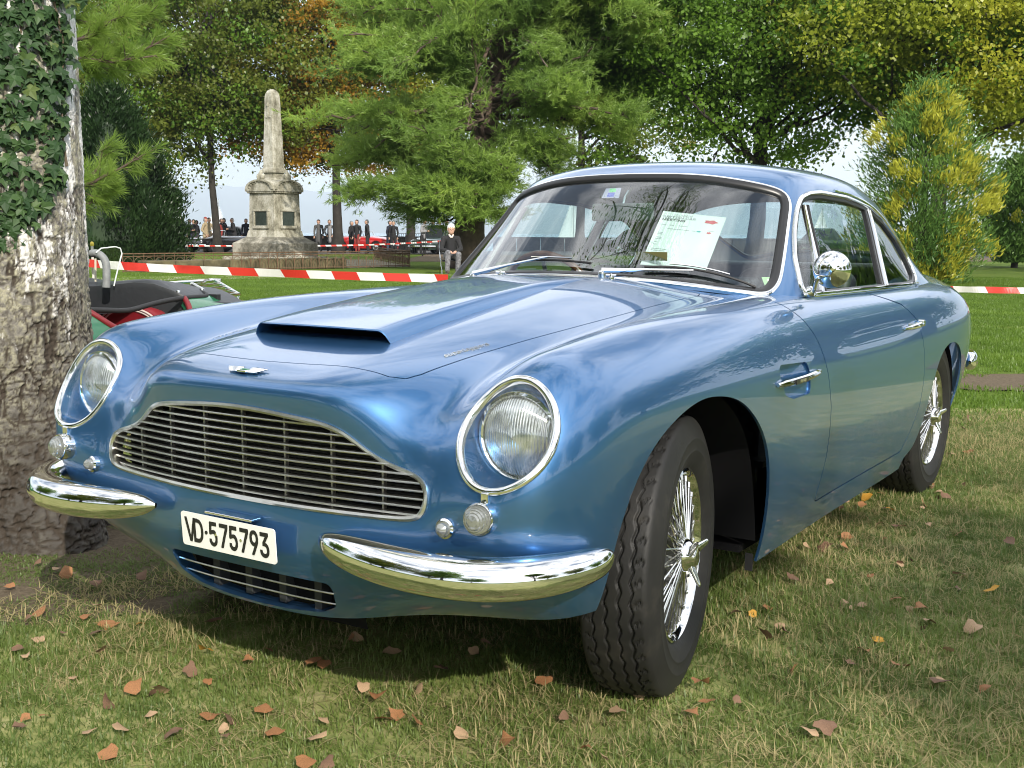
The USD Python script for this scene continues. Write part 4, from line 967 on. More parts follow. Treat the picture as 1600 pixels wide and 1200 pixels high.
# ---------------------------------------------------------------- ground, lake, hills
R2 = np.array([math.cos(YAW), -math.sin(YAW)]); F2 = np.array([math.sin(YAW), math.cos(YAW)])   # photo right / away, on the ground
def gp(u, d, z=0.0):
    """Ground point under photo column u at depth d."""
    P = back(u, 365, d=d); return np.array([P[0], P[1], z])
def gxy(r, a, z=0.0):
    """r metres to the right, a metres away from the camera."""
    q = CAM[:2]+r*R2+a*F2; return np.array([q[0], q[1], z])
RZ = math.degrees(math.atan2(R2[1], R2[0]))       # turns local x into photo right
SHORE = 72.0
grass_ground = mat('lawn_soil', {
    'g': ('geometry', {}),
    'n1': ('noise_texture', {'scale': 0.55, 'detail': 6.0, 'roughness': 0.6}), 'n2': ('noise_texture', {'scale': 14.0, 'detail': 8.0, 'roughness': 0.7}), 'n3': ('noise_texture', {'scale': 70.0, 'detail': 4.0, 'roughness': 0.7}),
    'r1': ('rgb_ramp', {'ramp': [(0.35, (0.080, 0.135, 0.020)), (0.60, (0.110, 0.165, 0.028)), (0.75, (0.150, 0.170, 0.050))]}),
    'r2': ('rgb_ramp', {'ramp': [(0.30, (0.45, 0.45, 0.42)), (0.62, (1.15, 1.12, 1.0))]}),
    'mx': ('mix', {'mix_type': 'multiply', 'fac': 1.0}),
    'ad': ('math', {'math_type': 'add'}), 'b': ('bump', {'strength': 0.4, 'distance': 0.03}),
    'p': ('principled_bsdf', {'roughness': 0.95, 'specular_ior_level': 0.1})},
    [('g.position', 'n1.vector'), ('g.position', 'n2.vector'), ('g.position', 'n3.vector'), ('n1.fac', 'r1.fac'), ('n2.fac', 'r2.fac'), ('r1.color', 'mx.color1'), ('r2.color', 'mx.color2'), ('mx.result' if False else 'mx.color', 'p.base_color'),
     ('n2.fac', 'ad.value1'), ('n3.fac', 'ad.value2'), ('ad.value', 'b.height'), ('b.normal', 'p.normal')])
soil = mat('bare_soil', {
    'g': ('geometry', {}), 'n1': ('noise_texture', {'scale': 3.0, 'detail': 6.0}), 'n2': ('noise_texture', {'scale': 60.0, 'detail': 6.0, 'roughness': 0.7}),
    'r': ('rgb_ramp', {'ramp': [(0.3, (0.085, 0.066, 0.045)), (0.7, (0.165, 0.132, 0.092))]}), 'b': ('bump', {'strength': 0.8, 'distance': 0.02}),
    'p': ('principled_bsdf', {'roughness': 0.95, 'specular_ior_level': 0.1})},
    [('g.position', 'n1.vector'), ('g.position', 'n2.vector'), ('n2.fac', 'r.fac'), ('r.color', 'p.base_color'), ('n2.fac', 'b.height'), ('b.normal', 'p.normal')])
gravel = plain('pale_gravel', (.46, .42, .34), .95, bumpscale=80, bump=.5, vary=.25, vscale=20)
def flat(name, pts, mt, z, parent='/World', kind='structure', label=None):
    from shapely.geometry import Polygon as PG
    from shapely.ops import triangulate
    v, f = trimesh.creation.triangulate_polygon(PG([p[:2] for p in pts]), engine='earcut')
    V = np.c_[v, np.full(len(v), z)]
    n = np.cross(V[f[:, 1]]-V[f[:, 0]], V[f[:, 2]]-V[f[:, 0]])[:, 2] < 0; f[n] = f[n][:, ::-1]
    p = put(parent, name, V, f, mt); tag(p, label, kind=kind); return p
near_soil = mat('turf_soil', {'g': ('geometry', {}), 'n1': ('noise_texture', {'scale': 7.0, 'detail': 8.0, 'roughness': .7}), 'r': ('rgb_ramp', {'ramp': [(.3, (.13, .155, .050)), (.5, (.225, .235, .088)), (.7, (.35, .315, .165))]}), 'b': ('bump', {'strength': .5, 'distance': .02}), 'p': ('principled_bsdf', {'roughness': .95, 'specular_ior_level': .1})}, [('g.position', 'n1.vector'), ('n1.fac', 'r.fac'), ('r.color', 'p.base_color'), ('n1.fac', 'b.height'), ('b.normal', 'p.normal')])
flat('turf', [gxy(-7, -6), gxy(7, -6), gxy(7, 7.2), gxy(-7, 7.2)], near_soil, .003, label='thin dry turf around the blue coupe')
flat('lawn', [gxy(-420, SHORE), gxy(-420, -320), gxy(420, -320), gxy(420, SHORE)], grass_ground, 0, label='green park lawn strewn with dry leaves')
# lake, with a stone edge
water = mat('lake_water', {'g': ('geometry', {}), 'mp': ('mapping', {'scale': (.35, .35, .35)}), 'n': ('noise_texture', {'scale': 1.0, 'detail': 5.0}), 'b': ('bump', {'strength': 0.25, 'distance': .3}),
    'p': ('principled_bsdf', {'base_color': (.10, .19, .26), 'roughness': .14, 'ior': 1.33})}, [('g.position', 'mp.vector'), ('mp.vector', 'n.vector'), ('n.fac', 'b.height'), ('b.normal', 'p.normal')])
flat('lake', [gxy(-16000, SHORE-1), gxy(16000, SHORE-1), gxy(26000, 26000), gxy(-26000, 26000)], water, -1.6, label='pale blue lake beyond the promenade')
stone_wall_mat = plain('dark_quay_stone', (.055, .050, .045), .9, vary=.5, vscale=3, bumpscale=8, bump=.6)
hb = MB(); xs = np.linspace(-14000, 14000, 260)
for k, (a, h0, sc, dp) in enumerate(((11000, 420, 1/2600., 2500),)):
    hgt = h0*(.25+.95*meshkit.fbm(np.c_[xs*sc+11, 0*xs, 0*xs], 5, 3)+.45*np.exp(-((xs+3800)/3000.)**2))
    rows = [np.c_[xs, np.full(260, a), np.full(260, -4.)], np.c_[xs, np.full(260, a+dp*.5), hgt*.55], np.c_[xs, np.full(260, a+dp), hgt], np.c_[xs, np.full(260, a+2*dp), hgt*.3]]
    G3 = np.array(rows); G3[1:, :, 2] += 60*meshkit.fbm(np.c_[(G3[1:, :, 0]/500).ravel(), (G3[1:, :, 1]/500).ravel(), np.zeros(780)], 4, 9).reshape(3, 260)
    W = np.stack([CAM[0]+G3[..., 0]*R2[0]+G3[..., 1]*F2[0], CAM[1]+G3[..., 0]*R2[1]+G3[..., 1]*F2[1], G3[..., 2]], -1)
    hb.grid(W)
hp = part('/World', 'hills', hb, plain('wooded_hills', (.045, .07, .04), .95, vary=.4, vscale=.002), True); tag(hp, 'faint blue hills on the far shore of the lake', kind='structure')
flat('gravel_path', [gxy(-14, 24.5), gxy(-9.2, 24.6), gxy(-4.5, 28.0), gxy(-1.5, 29.5), gxy(3, 30.0), gxy(3, 31.3), gxy(-2, 30.8), gxy(-4.6, 30.4), gxy(-9.5, 27.0), gxy(-14, 26.6)], gravel, .012, label='pale gravel path curving in front of the monument')
_e = np.random.default_rng(2); EARTH = [gxy(x, a+_e.uniform(-.14, .14)) for x, a in [(3.15, 8.35), (3.35, 8.05), (3.6, 7.95), (3.9, 7.9), (4.2, 7.9), (4.5, 7.9), (4.8, 7.85), (5.2, 8.0), (5.6, 8.1), (5.9, 8.4), (5.8, 8.8), (5.4, 9.1), (5.0, 9.1), (4.6, 9.1), (4.3, 9.05), (3.9, 8.95), (3.6, 8.85), (3.3, 8.7)]]
flat('bare_earth', EARTH, soil, .010, label='bare earth patch in the lawn right of the car')
flat('bare_earth', [gxy(17, 50), gxy(60, 50), gxy(60, 61), gxy(17, 61)], soil, .010, label='strip of bare earth along the promenade on the right')
flat('bare_earth', [gxy(-4.5, 44), gxy(4, 44), gxy(4, 60), gxy(-4.5, 60)], soil, .010, label='bare earth beneath the big pine')
flat('promenade', [gxy(-120, 58.5), gxy(120, 58.5), gxy(120, SHORE-.4), gxy(-120, SHORE-.4)], plain('promenade_asphalt', (.09, .085, .08), .9, vary=.2, vscale=2), .022, label='promenade along the lake shore')
rt_ = []
for k, a in enumerate(np.linspace(0, 2*PI, 30, endpoint=False)):
    rr = .80+.25*math.sin(2*a+1)+.12*math.sin(5*a); rt_.append(np.array([-1.55+rr*math.cos(a)*1.15, -.12+rr*math.sin(a), 0]))
flat('bare_earth', rt_, soil, .004, label='trodden bare earth around the foot of the birch trunk')

# ---- lawn grass as blades: tiles of blades scattered over the ground that the camera sees
def blade_tile(n, size, h, w, seed, lie=.8):
    g = np.random.default_rng(seed)
    p = g.uniform(-size/2, size/2, (n, 2)); a = g.uniform(0, 2*PI, n); hh = h*g.uniform(.45, 1.25, n); lean = g.normal(0, lie, n)*hh; ww = w*g.uniform(.7, 1.3, n)
    d = np.c_[np.cos(a), np.sin(a)]; q = np.c_[-d[:, 1], d[:, 0]]
    def P(t, s):
        return np.c_[p+d*(lean*t**1.7)[:, None]+q*(s*ww)[:, None], hh*t*(1-.22*np.abs(lean/np.maximum(hh, 1e-6))*t)]
    V = np.stack([P(0, -.5), P(0, .5), P(.55, -.38), P(.55, .38), P(1.0, 0)], 1).reshape(-1, 3)
    i = np.arange(n)[:, None]*5
    F = np.concatenate([i+[0, 1, 3], i+[0, 3, 2], i+[2, 3, 4]])
    return V, F
blade_mat = usdkit.material(stage, '/World/Looks/grass_blades', {
    'g': ('geometry', {}), 'r': ('rgb_ramp', {'ramp': [(0.0, (0.12, 0.175, 0.042)), (0.28, (0.21, 0.275, 0.068)), (0.45, (0.32, 0.355, 0.115)), (0.60, (0.46, 0.43, 0.21)), (0.78, (0.60, 0.54, 0.33)), (1.0, (0.68, 0.63, 0.43))]}),
    'n': ('noise_texture', {'scale': 0.9, 'detail': 4.0}), 'ma': ('math', {'math_type': 'multiply_add', 'value2': 0.9, 'value3': -0.40}), 'ad': ('math', {'math_type': 'add', 'use_clamp': True}),
    'd': ('diffuse_bsdf', {}), 't': ('translucent_bsdf', {}), 'gl': ('glossy_bsdf', {'roughness': 0.45, 'color': (.6, .6, .6)}), 'm1': ('mix_closure', {'fac': 0.42}), 'm2': ('mix_closure', {'fac': 0.04})},
    [('g.position', 'n.vector'), ('n.fac', 'ma.value1'), ('ma.value', 'ad.value1'), ('g.random_per_island', 'ad.value2'), ('ad.value', 'r.fac'), ('r.color', 'd.color'), ('r.color', 't.color'),
     ('d.BSDF', 'm1.closure1'), ('t.BSDF', 'm1.closure2'), ('m1.closure', 'm2.closure1'), ('gl.BSDF', 'm2.closure2')], surface='m2.closure')
far_blade_mat = usdkit.material(stage, '/World/Looks/far_grass_blades', {
    'g': ('geometry', {}), 'r': ('rgb_ramp', {'ramp': [(0.0, (0.105, 0.180, 0.022)), (0.5, (0.20, 0.31, 0.040)), (0.8, (0.29, 0.36, 0.065)), (1.0, (0.42, 0.40, 0.14))]}),
    'n': ('noise_texture', {'scale': 0.9, 'detail': 4.0}), 'ma': ('math', {'math_type': 'multiply_add', 'value2': 0.9, 'value3': -0.40}), 'ad': ('math', {'math_type': 'add', 'use_clamp': True}),
    'd': ('diffuse_bsdf', {}), 't': ('translucent_bsdf', {}), 'gl': ('glossy_bsdf', {'roughness': 0.45, 'color': (.6, .6, .6)}), 'm1': ('mix_closure', {'fac': 0.42}), 'm2': ('mix_closure', {'fac': 0.04})},
    [('g.position', 'n.vector'), ('n.fac', 'ma.value1'), ('ma.value', 'ad.value1'), ('g.random_per_island', 'ad.value2'), ('ad.value', 'r.fac'), ('r.color', 'd.color'), ('r.color', 't.color'),
     ('d.BSDF', 'm1.closure1'), ('t.BSDF', 'm1.closure2'), ('m1.closure', 'm2.closure1'), ('gl.BSDF', 'm2.closure2')], surface='m2.closure')
def instancer(path, protos, pos, idx, yaw, scale, mt):
    pi = UsdGeom.PointInstancer.Define(stage, path); rel = []
    for k, (V, F) in enumerate(protos):
        pp = f'{path}/tile_{k:03d}' if k else f'{path}/tile'
        usdkit.mesh(stage, pp, (V, F), mt); rel.append(pp)
    pi.CreatePrototypesRel().SetTargets([Sdf.Path(r) for r in rel])
    pi.CreateProtoIndicesAttr(Vt.IntArray.FromNumpy(np.asarray(idx, np.int32)))
    pi.CreatePositionsAttr(Vt.Vec3fArray.FromNumpy(np.asarray(pos, np.float32)))
    pi.CreateOrientationsAttr(Vt.QuathArray([Gf.Quath(float(math.cos(a/2)), 0, 0, float(math.sin(a/2))) for a in yaw]))
    pi.CreateScalesAttr(Vt.Vec3fArray.FromNumpy(np.asarray(scale, np.float32)))
    return pi
def lawn_tiles(a0, a1, step, keep=None):
    out = []
    for a in np.arange(a0, a1, step):
        for r in np.arange(-.60*a1-1, .60*a1+1, step):
            if abs(r) > .47*a+.5: continue
            q = gxy(r+RNG.uniform(-.3, .3)*step, a+RNG.uniform(-.3, .3)*step)
            out.append(q)
    return np.array(out)
# near lawn
pts = np.concatenate([lawn_tiles(1.6, 7.0, .195)])
bare = sdf(pts[:, :2], np.array(rt_)[:, :2])
dens = meshkit.fbm(np.c_[pts[:, :2]*.8, pts[:, :1]*0], 3, 5)
keep = (bare < .05) | (RNG.uniform(0, 1, len(pts)) < .55)
pts = pts[keep]; bare = bare[keep]; n = len(pts)
hs = np.clip(.75+.7*(meshkit.fbm(np.c_[pts[:, :2]*1.3, pts[:, :1]*0], 3, 8)-.5)*2, .72, 1.4)*np.where(bare > 0, .6, 1)
instancer('/World/lawn_grass', [blade_tile(760, .27, .034, .0032, s) for s in range(6)], pts, RNG.integers(0, 6, n), RNG.uniform(0, 2*PI, n), np.c_[np.ones(n), np.ones(n), hs], blade_mat)
tag('/World/lawn_grass', 'short mown grass with dry straw around the blue coupe', 'grass', kind='stuff')
straw_mat = usdkit.material(stage, '/World/Looks/dry_straw', {'g': ('geometry', {}), 'r': ('rgb_ramp', {'ramp': [(0, (.36, .31, .16)), (.5, (.55, .49, .29)), (1, (.74, .68, .48))]}), 'd': ('diffuse_bsdf', {}), 't': ('translucent_bsdf', {}), 'm': ('mix_closure', {'fac': .3})}, [('g.random_per_island', 'r.fac'), ('r.color', 'd.color'), ('r.color', 't.color'), ('d.BSDF', 'm.closure1'), ('t.BSDF', 'm.closure2')], surface='m.closure')
sp_ = pts+[0, 0, .004]; kk_ = RNG.uniform(0, 1, n) < np.clip(meshkit.fbm(np.c_[pts[:, :2]*1.1, pts[:, :1]*0], 3, 15)*2.4-.35, .25, 1)
sp_ = sp_[kk_]; ns_ = len(sp_)
instancer('/World/dry_straw', [blade_tile(190, .28, .040, .0030, 80+s, 1.7) for s in range(5)], sp_, RNG.integers(0, 5, ns_), RNG.uniform(0, 2*PI, ns_), np.c_[np.ones(ns_), np.ones(ns_), RNG.uniform(.6, 1.1, ns_)], straw_mat)
tag('/World/dry_straw', 'pale dry straw lying in the turf around the blue coupe', 'straw', kind='stuff')
pts = lawn_tiles(7.0, 30.0, .62); pts = pts[sdf(pts[:, :2], np.array(EARTH)[:, :2])+RNG.normal(0, .12, len(pts)) < -.06]; n = len(pts)
instancer('/World/far_grass', [blade_tile(900, .85, .042, .0075, 50+s) for s in range(5)], pts, RNG.integers(0, 5, n), RNG.uniform(0, 2*PI, n), np.c_[np.ones(n), np.ones(n), RNG.uniform(.7, 1.2, n)], far_blade_mat)
tag('/World/far_grass', 'sunlit mown lawn further back behind the cars', 'grass', kind='stuff')

# ---- fallen leaves, one by one
leaf_looks = [plain('dry_leaf_orange', (.25, .115, .045), .75, vary=.4, vscale=30), plain('dry_leaf_brown', (.14, .078, .045), .8, vary=.4, vscale=30), plain('dry_leaf_tan', (.34, .225, .13), .8, vary=.3, vscale=30), plain('dry_leaf_gold', (.46, .24, .03), .75, vary=.3, vscale=30)]
def leaf_shape(seed):
    g = np.random.default_rng(seed); jag = g.uniform(.78, 1.16, (12, 1)); out = np.array([(0, -.5), (.16, -.46), (.34, -.28), (.42, -.05), (.33, .18), (.17, .36), (0, .56), (-.17, .36), (-.33, .18), (-.42, -.05), (-.34, -.28), (-.16, -.46)])*jag
    P = np.vstack([[(0, -.2), (0, .12)], out]); c1, c2, tw = g.uniform(-1.6, 2.0), g.uniform(-1.2, 1.2), g.uniform(-1.1, 1.1)
    z = c1*.55*P[:, 0]**2+c2*.5*P[:, 1]**2+tw*P[:, 0]*P[:, 1]+g.normal(0, .025, len(P)); z -= z.min()
    F = []
    for i in range(12):
        a, b = 2+i, 2+(i+1) % 12; c = 0 if (out[i, 1]+out[(i+1) % 12, 1])/2 < -.02 else 1; F.append((c, a, b))
    F += [(0, 5, 1), (0, 1, 11)]
    V = np.c_[P, z]; st = np.array([(-.012, -.5, z[2]), (.012, -.5, z[2]), (.03, -.82, z[2]+.10)]); F.append((14, 15, 16))
    return np.vstack([V, st]), np.array(F)
kinds = [('orange brown', 0), ('brown', 1), ('pale tan', 2), ('golden', 3)]
LEAF_TEXT = ['orange-brown dry leaf, one of many such lying scattered on the grass', 'dark brown curled leaf, one of many such lying scattered on the grass', 'pale tan dry leaf, one of many such lying scattered on the grass', 'golden yellow leaf, one of several such lying scattered on the grass']
UsdGeom.Scope.Define(stage, '/World/Looks')
cls = []
for k in range(4):
    for s in range(4):
        cp = f'/World/fallen_leaf_class_{k}{s}'
        pr = stage.CreateClassPrim(cp); pr.SetTypeName('Xform')
        V, F = leaf_shape(10*k+s); usdkit.mesh(stage, cp+'/blade', (V, F), leaf_looks[k], smooth=60); cls.append(cp)
spots = []
for u, v in [(45,980),(30,1030),(100,1000),(90,900),(120,855),(105,905),(15,925),(60,890),(170,985),(220,985),(250,1090),(255,1090),(210,1090),(160,1030),(150,1000),(320,1030),(325,1078),(335,985),(298,1060),(235,1130),(355,1138),(420,1030),(490,1050),(506,1050),(550,1010),(555,1005),(610,1028),(740,1030),(760,1015),(850,1080),(880,1135),(965,1130),(1030,1080),(1095,1085),(790,1170),(720,1160),(915,1185),(1265,1160),(1330,1050),(1200,960),(1175,970),(1225,1000),(1190,1005),(1150,970),(1285,865),(1320,865),(1400,830),(1410,830),(1440,800),(1390,805),(1450,830),(1360,910),(1548,935),(1330,960),(1420,885),(1500,930),(1240,1060),(1405,1050),(1480,1030),(70,1130),(165,1110),(140,1155),(30,1150),(350,1170),(430,1160),(505,1140),(620,1130),(655,1090),(690,1060),(1470,1080),(1590,1010),(1540,1090),(1000,1100),(1080,1130),(1150,1110)]:
    spots.append((back(u, v, z=.0), None))
drift = [gxy(*q) for q in ((1.1, 4.2), (1.55, 4.9), (1.9, 5.6), (1.2, 3.2), (-.5, 2.3), (2.3, 6.4), (2.6, 8.0))]
while len(spots) < 190:
    q = drift[int(RNG.integers(0, 7))]+np.r_[RNG.normal(0, .28, 2), 0]; spots.append((q, None))
while len(spots) < 278:
    a = 1.9+13*RNG.uniform(0, 1)**1.6; r = RNG.uniform(-.47, .47)*a; q = gxy(r, a)
    if abs(q[0]) < .8 and -.5 < q[1] < 3.5 and RNG.uniform() < .7: continue
    spots.append((q, None))
for q in range(22):
    a = RNG.uniform(0, 2*PI); r = RNG.uniform(.45, 1.2); spots.append((np.array([-1.6+r*math.cos(a)*1.1, -.1+r*math.sin(a)*.8, 0]), None))
spots = spots[:300]
for P, _ in spots:
    k = int(RNG.choice(4, p=[.34, .30, .28, .08])); s = int(RNG.integers(0, 4)); sz = RNG.uniform(.026, .056); far = np.linalg.norm(P[:2]-CAM[:2])
    if far > 7: sz *= 1.35
    path = numbered('/World', 'fallen_leaf'); x = UsdGeom.Xform.Define(stage, path)
    x.AddTranslateOp().Set(Gf.Vec3d(float(P[0]), float(P[1]), .016+RNG.uniform(0, .012)+(.012 if far > 7 else 0)))
    x.AddRotateXYZOp().Set(Gf.Vec3f(float(RNG.normal(0, 22)), float(RNG.normal(0, 22)), float(RNG.uniform(0, 360)))); x.AddScaleOp().Set(Gf.Vec3f(sz, sz, sz))
    p = x.GetPrim(); p.GetReferences().AddInternalReference(Sdf.Path(cls[4*k+s])); p.SetInstanceable(True)
    tag(path, LEAF_TEXT[k], 'leaf', ['orange-brown leaves on the grass', 'dark brown leaves on the grass', 'pale tan leaves on the grass', 'golden leaves on the grass'][k])

# ---- the air over the lake
hz = usdkit.material(stage, '/World/Looks/air', {'v': ('principled_volume', {'color': (.80, .90, 1.0), 'density': 1.3e-4, 'anisotropy': .3})}, volume='v.volume')
c0 = gxy(0, 6000)
bx = trimesh.creation.box((44000, 44000, 602)); hzp = part('/World', 'haze', (bx.vertices+[c0[0], c0[1], 297.], bx.faces), hz, False)
tag(hzp, 'pale blue haze over the lake', kind='stuff')
# ---------------------------------------------------------------- trees
def leafmat(name, ramp, trans=0.45, pos_scale=0.35, pos_amt=0.7, rnd_amt=0.45, gloss=0.03):
    return usdkit.material(stage, '/World/Looks/'+name, {
        'g': ('geometry', {}), 'r': ('rgb_ramp', {'ramp': ramp}), 'n': ('noise_texture', {'scale': pos_scale, 'detail': 3.0}),
        'ma': ('math', {'math_type': 'multiply_add', 'value2': pos_amt*2, 'value3': .5-pos_amt-rnd_amt/2}), 'mb': ('math', {'math_type': 'multiply', 'value2': rnd_amt}), 'ad': ('math', {'math_type': 'add', 'use_clamp': True}),
        'd': ('diffuse_bsdf', {}), 't': ('translucent_bsdf', {}), 'gl': ('glossy_bsdf', {'roughness': 0.4, 'color': (.7, .7, .7)}), 'm1': ('mix_closure', {'fac': trans}), 'm2': ('mix_closure', {'fac': gloss})},
        [('g.position', 'n.vector'), ('n.fac', 'ma.value1'), ('ma.value', 'ad.value1'), ('g.random_per_island', 'mb.value1'), ('mb.value', 'ad.value2'), ('ad.value', 'r.fac'), ('r.color', 'd.color'), ('r.color', 't.color'),
         ('d.BSDF', 'm1.closure1'), ('t.BSDF', 'm1.closure2'), ('m1.closure', 'm2.closure1'), ('gl.BSDF', 'm2.closure2')], surface='m2.closure')
bark_dark = plain('dark_tree_bark', (.024, .020, .017), .9, bumpscale=6, bump=.9, vary=.5, vscale=3)
bark_pine = plain('pine_bark', (.085, .060, .045), .9, bumpscale=5, bump=1.0, vary=.5, vscale=3)
leaf_green = leafmat('green_maple_leaves', [(0, (0.069, 0.147, 0.016)), (.4, (0.167, 0.293, 0.031)), (.75, (0.332, 0.430, 0.047)), (.93, (0.547, 0.469, 0.055)), (1, (0.665, 0.332, 0.039))], .5, .30, .45, .55)
leaf_yellow = leafmat('yellow_maple_leaves', [(0, (0.140, 0.198, 0.019)), (.35, (0.319, 0.356, 0.034)), (.7, (0.619, 0.525, 0.049)), (1, (0.720, 0.600, 0.056))], .5, .28, .45, .5)
leaf_mixed = leafmat('turning_leaves', [(0, (0.078, 0.111, 0.016)), (.35, (0.156, 0.189, 0.026)), (.6, (0.364, 0.286, 0.039)), (.8, (0.598, 0.351, 0.039)), (1, (0.676, 0.286, 0.033))], .5, .22, .65, .5, .03)
leaf_orange = leafmat('orange_leaves', [(0, (.26, .15, .02)), (.4, (.44, .25, .025)), (.8, (.60, .33, .03)), (1, (.62, .24, .02))], .5, .3, .5, .5, .03)
needle_mat = leafmat('pine_needles', [(0, (0.117, 0.211, 0.046)), (.35, (0.243, 0.360, 0.065)), (.7, (0.465, 0.544, 0.098)), (1, (0.700, 0.700, 0.163))], .45, .40, .55, .5, .03)
needle_bright = leafmat('bright_pine_needles', [(0, (.16, .26, .045)), (.5, (.30, .42, .08)), (1, (.46, .52, .14))], .5, 2.0, .4, .6)
yew_mat = leafmat('dark_cypress_sprays', [(0, (0.009, 0.022, 0.007)), (.5, (0.022, 0.050, 0.012)), (1, (0.052, 0.091, 0.022))], .2, 1.2, .5, .5)
gold_green = leafmat('conifer_green_sprays', [(0, (0.063, 0.138, 0.034)), (.5, (0.145, 0.252, 0.048)), (1, (0.318, 0.390, 0.075))], .3, 1.0, .4, .5)
gold_tip = leafmat('conifer_golden_sprays', [(0, (.36, .37, .04)), (1, (.60, .56, .08))], .35, 1.0, .3, .6)

def unit(v): return v/np.maximum(np.linalg.norm(v, axis=-1, keepdims=True), 1e-9)
def cards(c, d, nrm, ln, wd, shape='leaf'):
    """Small leaf faces: centre c, long axis d, facing nrm."""
    d = unit(d); s = unit(np.cross(nrm, d)); n = len(c)
    ln = np.broadcast_to(ln, n)[:, None]; wd = np.broadcast_to(wd, n)[:, None]
    V = np.stack([c-d*ln/2, c+s*wd/2, c+d*ln/2, c-s*wd/2], 1).reshape(-1, 3)
    i = np.arange(n)[:, None]*4
    return V, np.concatenate([i+[0, 1, 2], i+[0, 2, 3]])
def limb(P0, P1, r0, r1, bend, rng, n=8):
    t = np.linspace(0, 1, n)[:, None]; P = P0*(1-t)+P1*t
    k = rng.normal(0, bend, 3); P = P+np.sin(t*PI)*k; P[1:-1] += rng.normal(0, bend*.18, (n-2, 3))
    return P, np.linspace(r0, r1, n)
def in_crown(blobs, n, rng, shell=.55):
    w = np.array([b[3]*b[4]*b[5] for b in blobs], float); w /= w.sum()
    k = rng.choice(len(blobs), n, p=w); B = np.array(blobs)[k]
    u = unit(rng.normal(size=(n, 3))); r = rng.uniform(shell**3, 1, n)**(1/3)
    return B[:, :3]+u*r[:, None]*B[:, 3:6]
def broadleaf(name, label, base, height, blobs, mt, clusters, per, spread, leaf, trunk_r, seed, group=None, trunk_top=.75, mats2=None, frac2=0):
    """blobs: (x, y, z, rx, ry, rz) relative to the base, x to photo right, y away."""
    rng = np.random.default_rng(seed); t = thing(name, label, 'tree', base, RZ, group)
    mb = MB(); top = np.array([rng.normal(0, .15), rng.normal(0, .15), height*trunk_top])
    P, r = limb(np.zeros(3), top, trunk_r, trunk_r*.25, .12, rng, 12); r[0] *= 1.5; mb.tube(P, r, 12)
    C = in_crown(blobs, clusters, rng)
    for k in range(26):
        a = P[rng.integers(4, 12)]; e = C[rng.integers(len(C))]*.92+a*.08
        L, rr = limb(a, e, trunk_r*rng.uniform(.22, .42), .02, .5, rng, 9); mb.tube(L, rr, 6)
        for q in range(2):
            e2 = L[5]+rng.normal(0, 1.2, 3)+[0, 0, .4]; L2, r2 = limb(L[4+q], e2, rr[5]*.7, .012, .3, rng, 5); mb.tube(L2, r2, 5)
    part(t, 'trunk', mb, bark_dark, True)
    n = clusters*per; c0 = np.repeat(C, per, 0); cs = np.repeat(rng.uniform(.55, 1.35, clusters), per)[:, None]
    off = rng.normal(size=(n, 3))*spread*cs*[1, 1, .62]
    c = c0+off; nrm = unit(rng.normal(size=(n, 3))+[0, 0, .9]+.4*unit(off)); d = unit(rng.normal(size=(n, 3))+[0, 0, -.5])
    ln = leaf*rng.uniform(.6, 1.3, n); V, F = cards(c, d, nrm, ln, ln*rng.uniform(.6, .95, n))
    pick = np.repeat(rng.uniform(0, 1, clusters) < frac2, per) if mats2 else np.zeros(n, bool)
    Fl = F.reshape(2, n, 3)
    put(t, 'crown', V, Fl[:, ~pick].reshape(-1, 3), mt)
    if pick.any(): put(t, 'crown', V, Fl[:, pick].reshape(-1, 3), mats2, label='clumps of orange leaves')
    return t

# right of the car: two maples
broadleaf('maple_tree', 'tall green maple with a few orange clumps standing behind the coupe roof', gp(1178, 36), 12,
          [(0,0,7.4,5.2,4.0,2.4),(-2.5,0,7.2,3.2,3,2.6),(2.6,0,7.0,3.2,3,2.6),(0,0,5.0,4.2,3,1.9),(0,0,9.0,4.0,3.5,1.2),(4.2,0,7.8,2.6,2.6,1.9),(-4.4,1,7.8,2.6,2.6,1.9)], leaf_green, 440, 190, .44, .135, .30, 11, mats2=leaf_mixed, frac2=.07)
broadleaf('maple_tree', 'yellow maple at the upper right behind the gold tipped conifer', gp(1462, 33), 12,
          [(0,0,6.9,4.4,3.5,2.2),(2.4,0,6.6,3.0,3,2.0),(-2.2,0,7.2,2.6,3,2.2),(0,0,8.0,4.3,3.5,1.4),(4.2,0,7.2,2.6,2.6,1.9),(1.5,0,5.2,2.8,2.4,1.1),(5.5,0,6.0,2.2,2.2,1.6)], leaf_yellow, 350, 190, .43, .132, .27, 12, mats2=leaf_green, frac2=.22)
broadleaf('maple_tree', 'thin yellowing tree at the right edge of the park', gp(1640, 42), 12,
          [(0,0,7.5,4.0,3.5,3.0),(-2.0,0,5.2,2.4,2,1.6),(0,0,9.0,4.5,3.5,1.6)], leaf_yellow, 190, 110, .5, .17, .22, 13, mats2=leaf_green, frac2=.3)
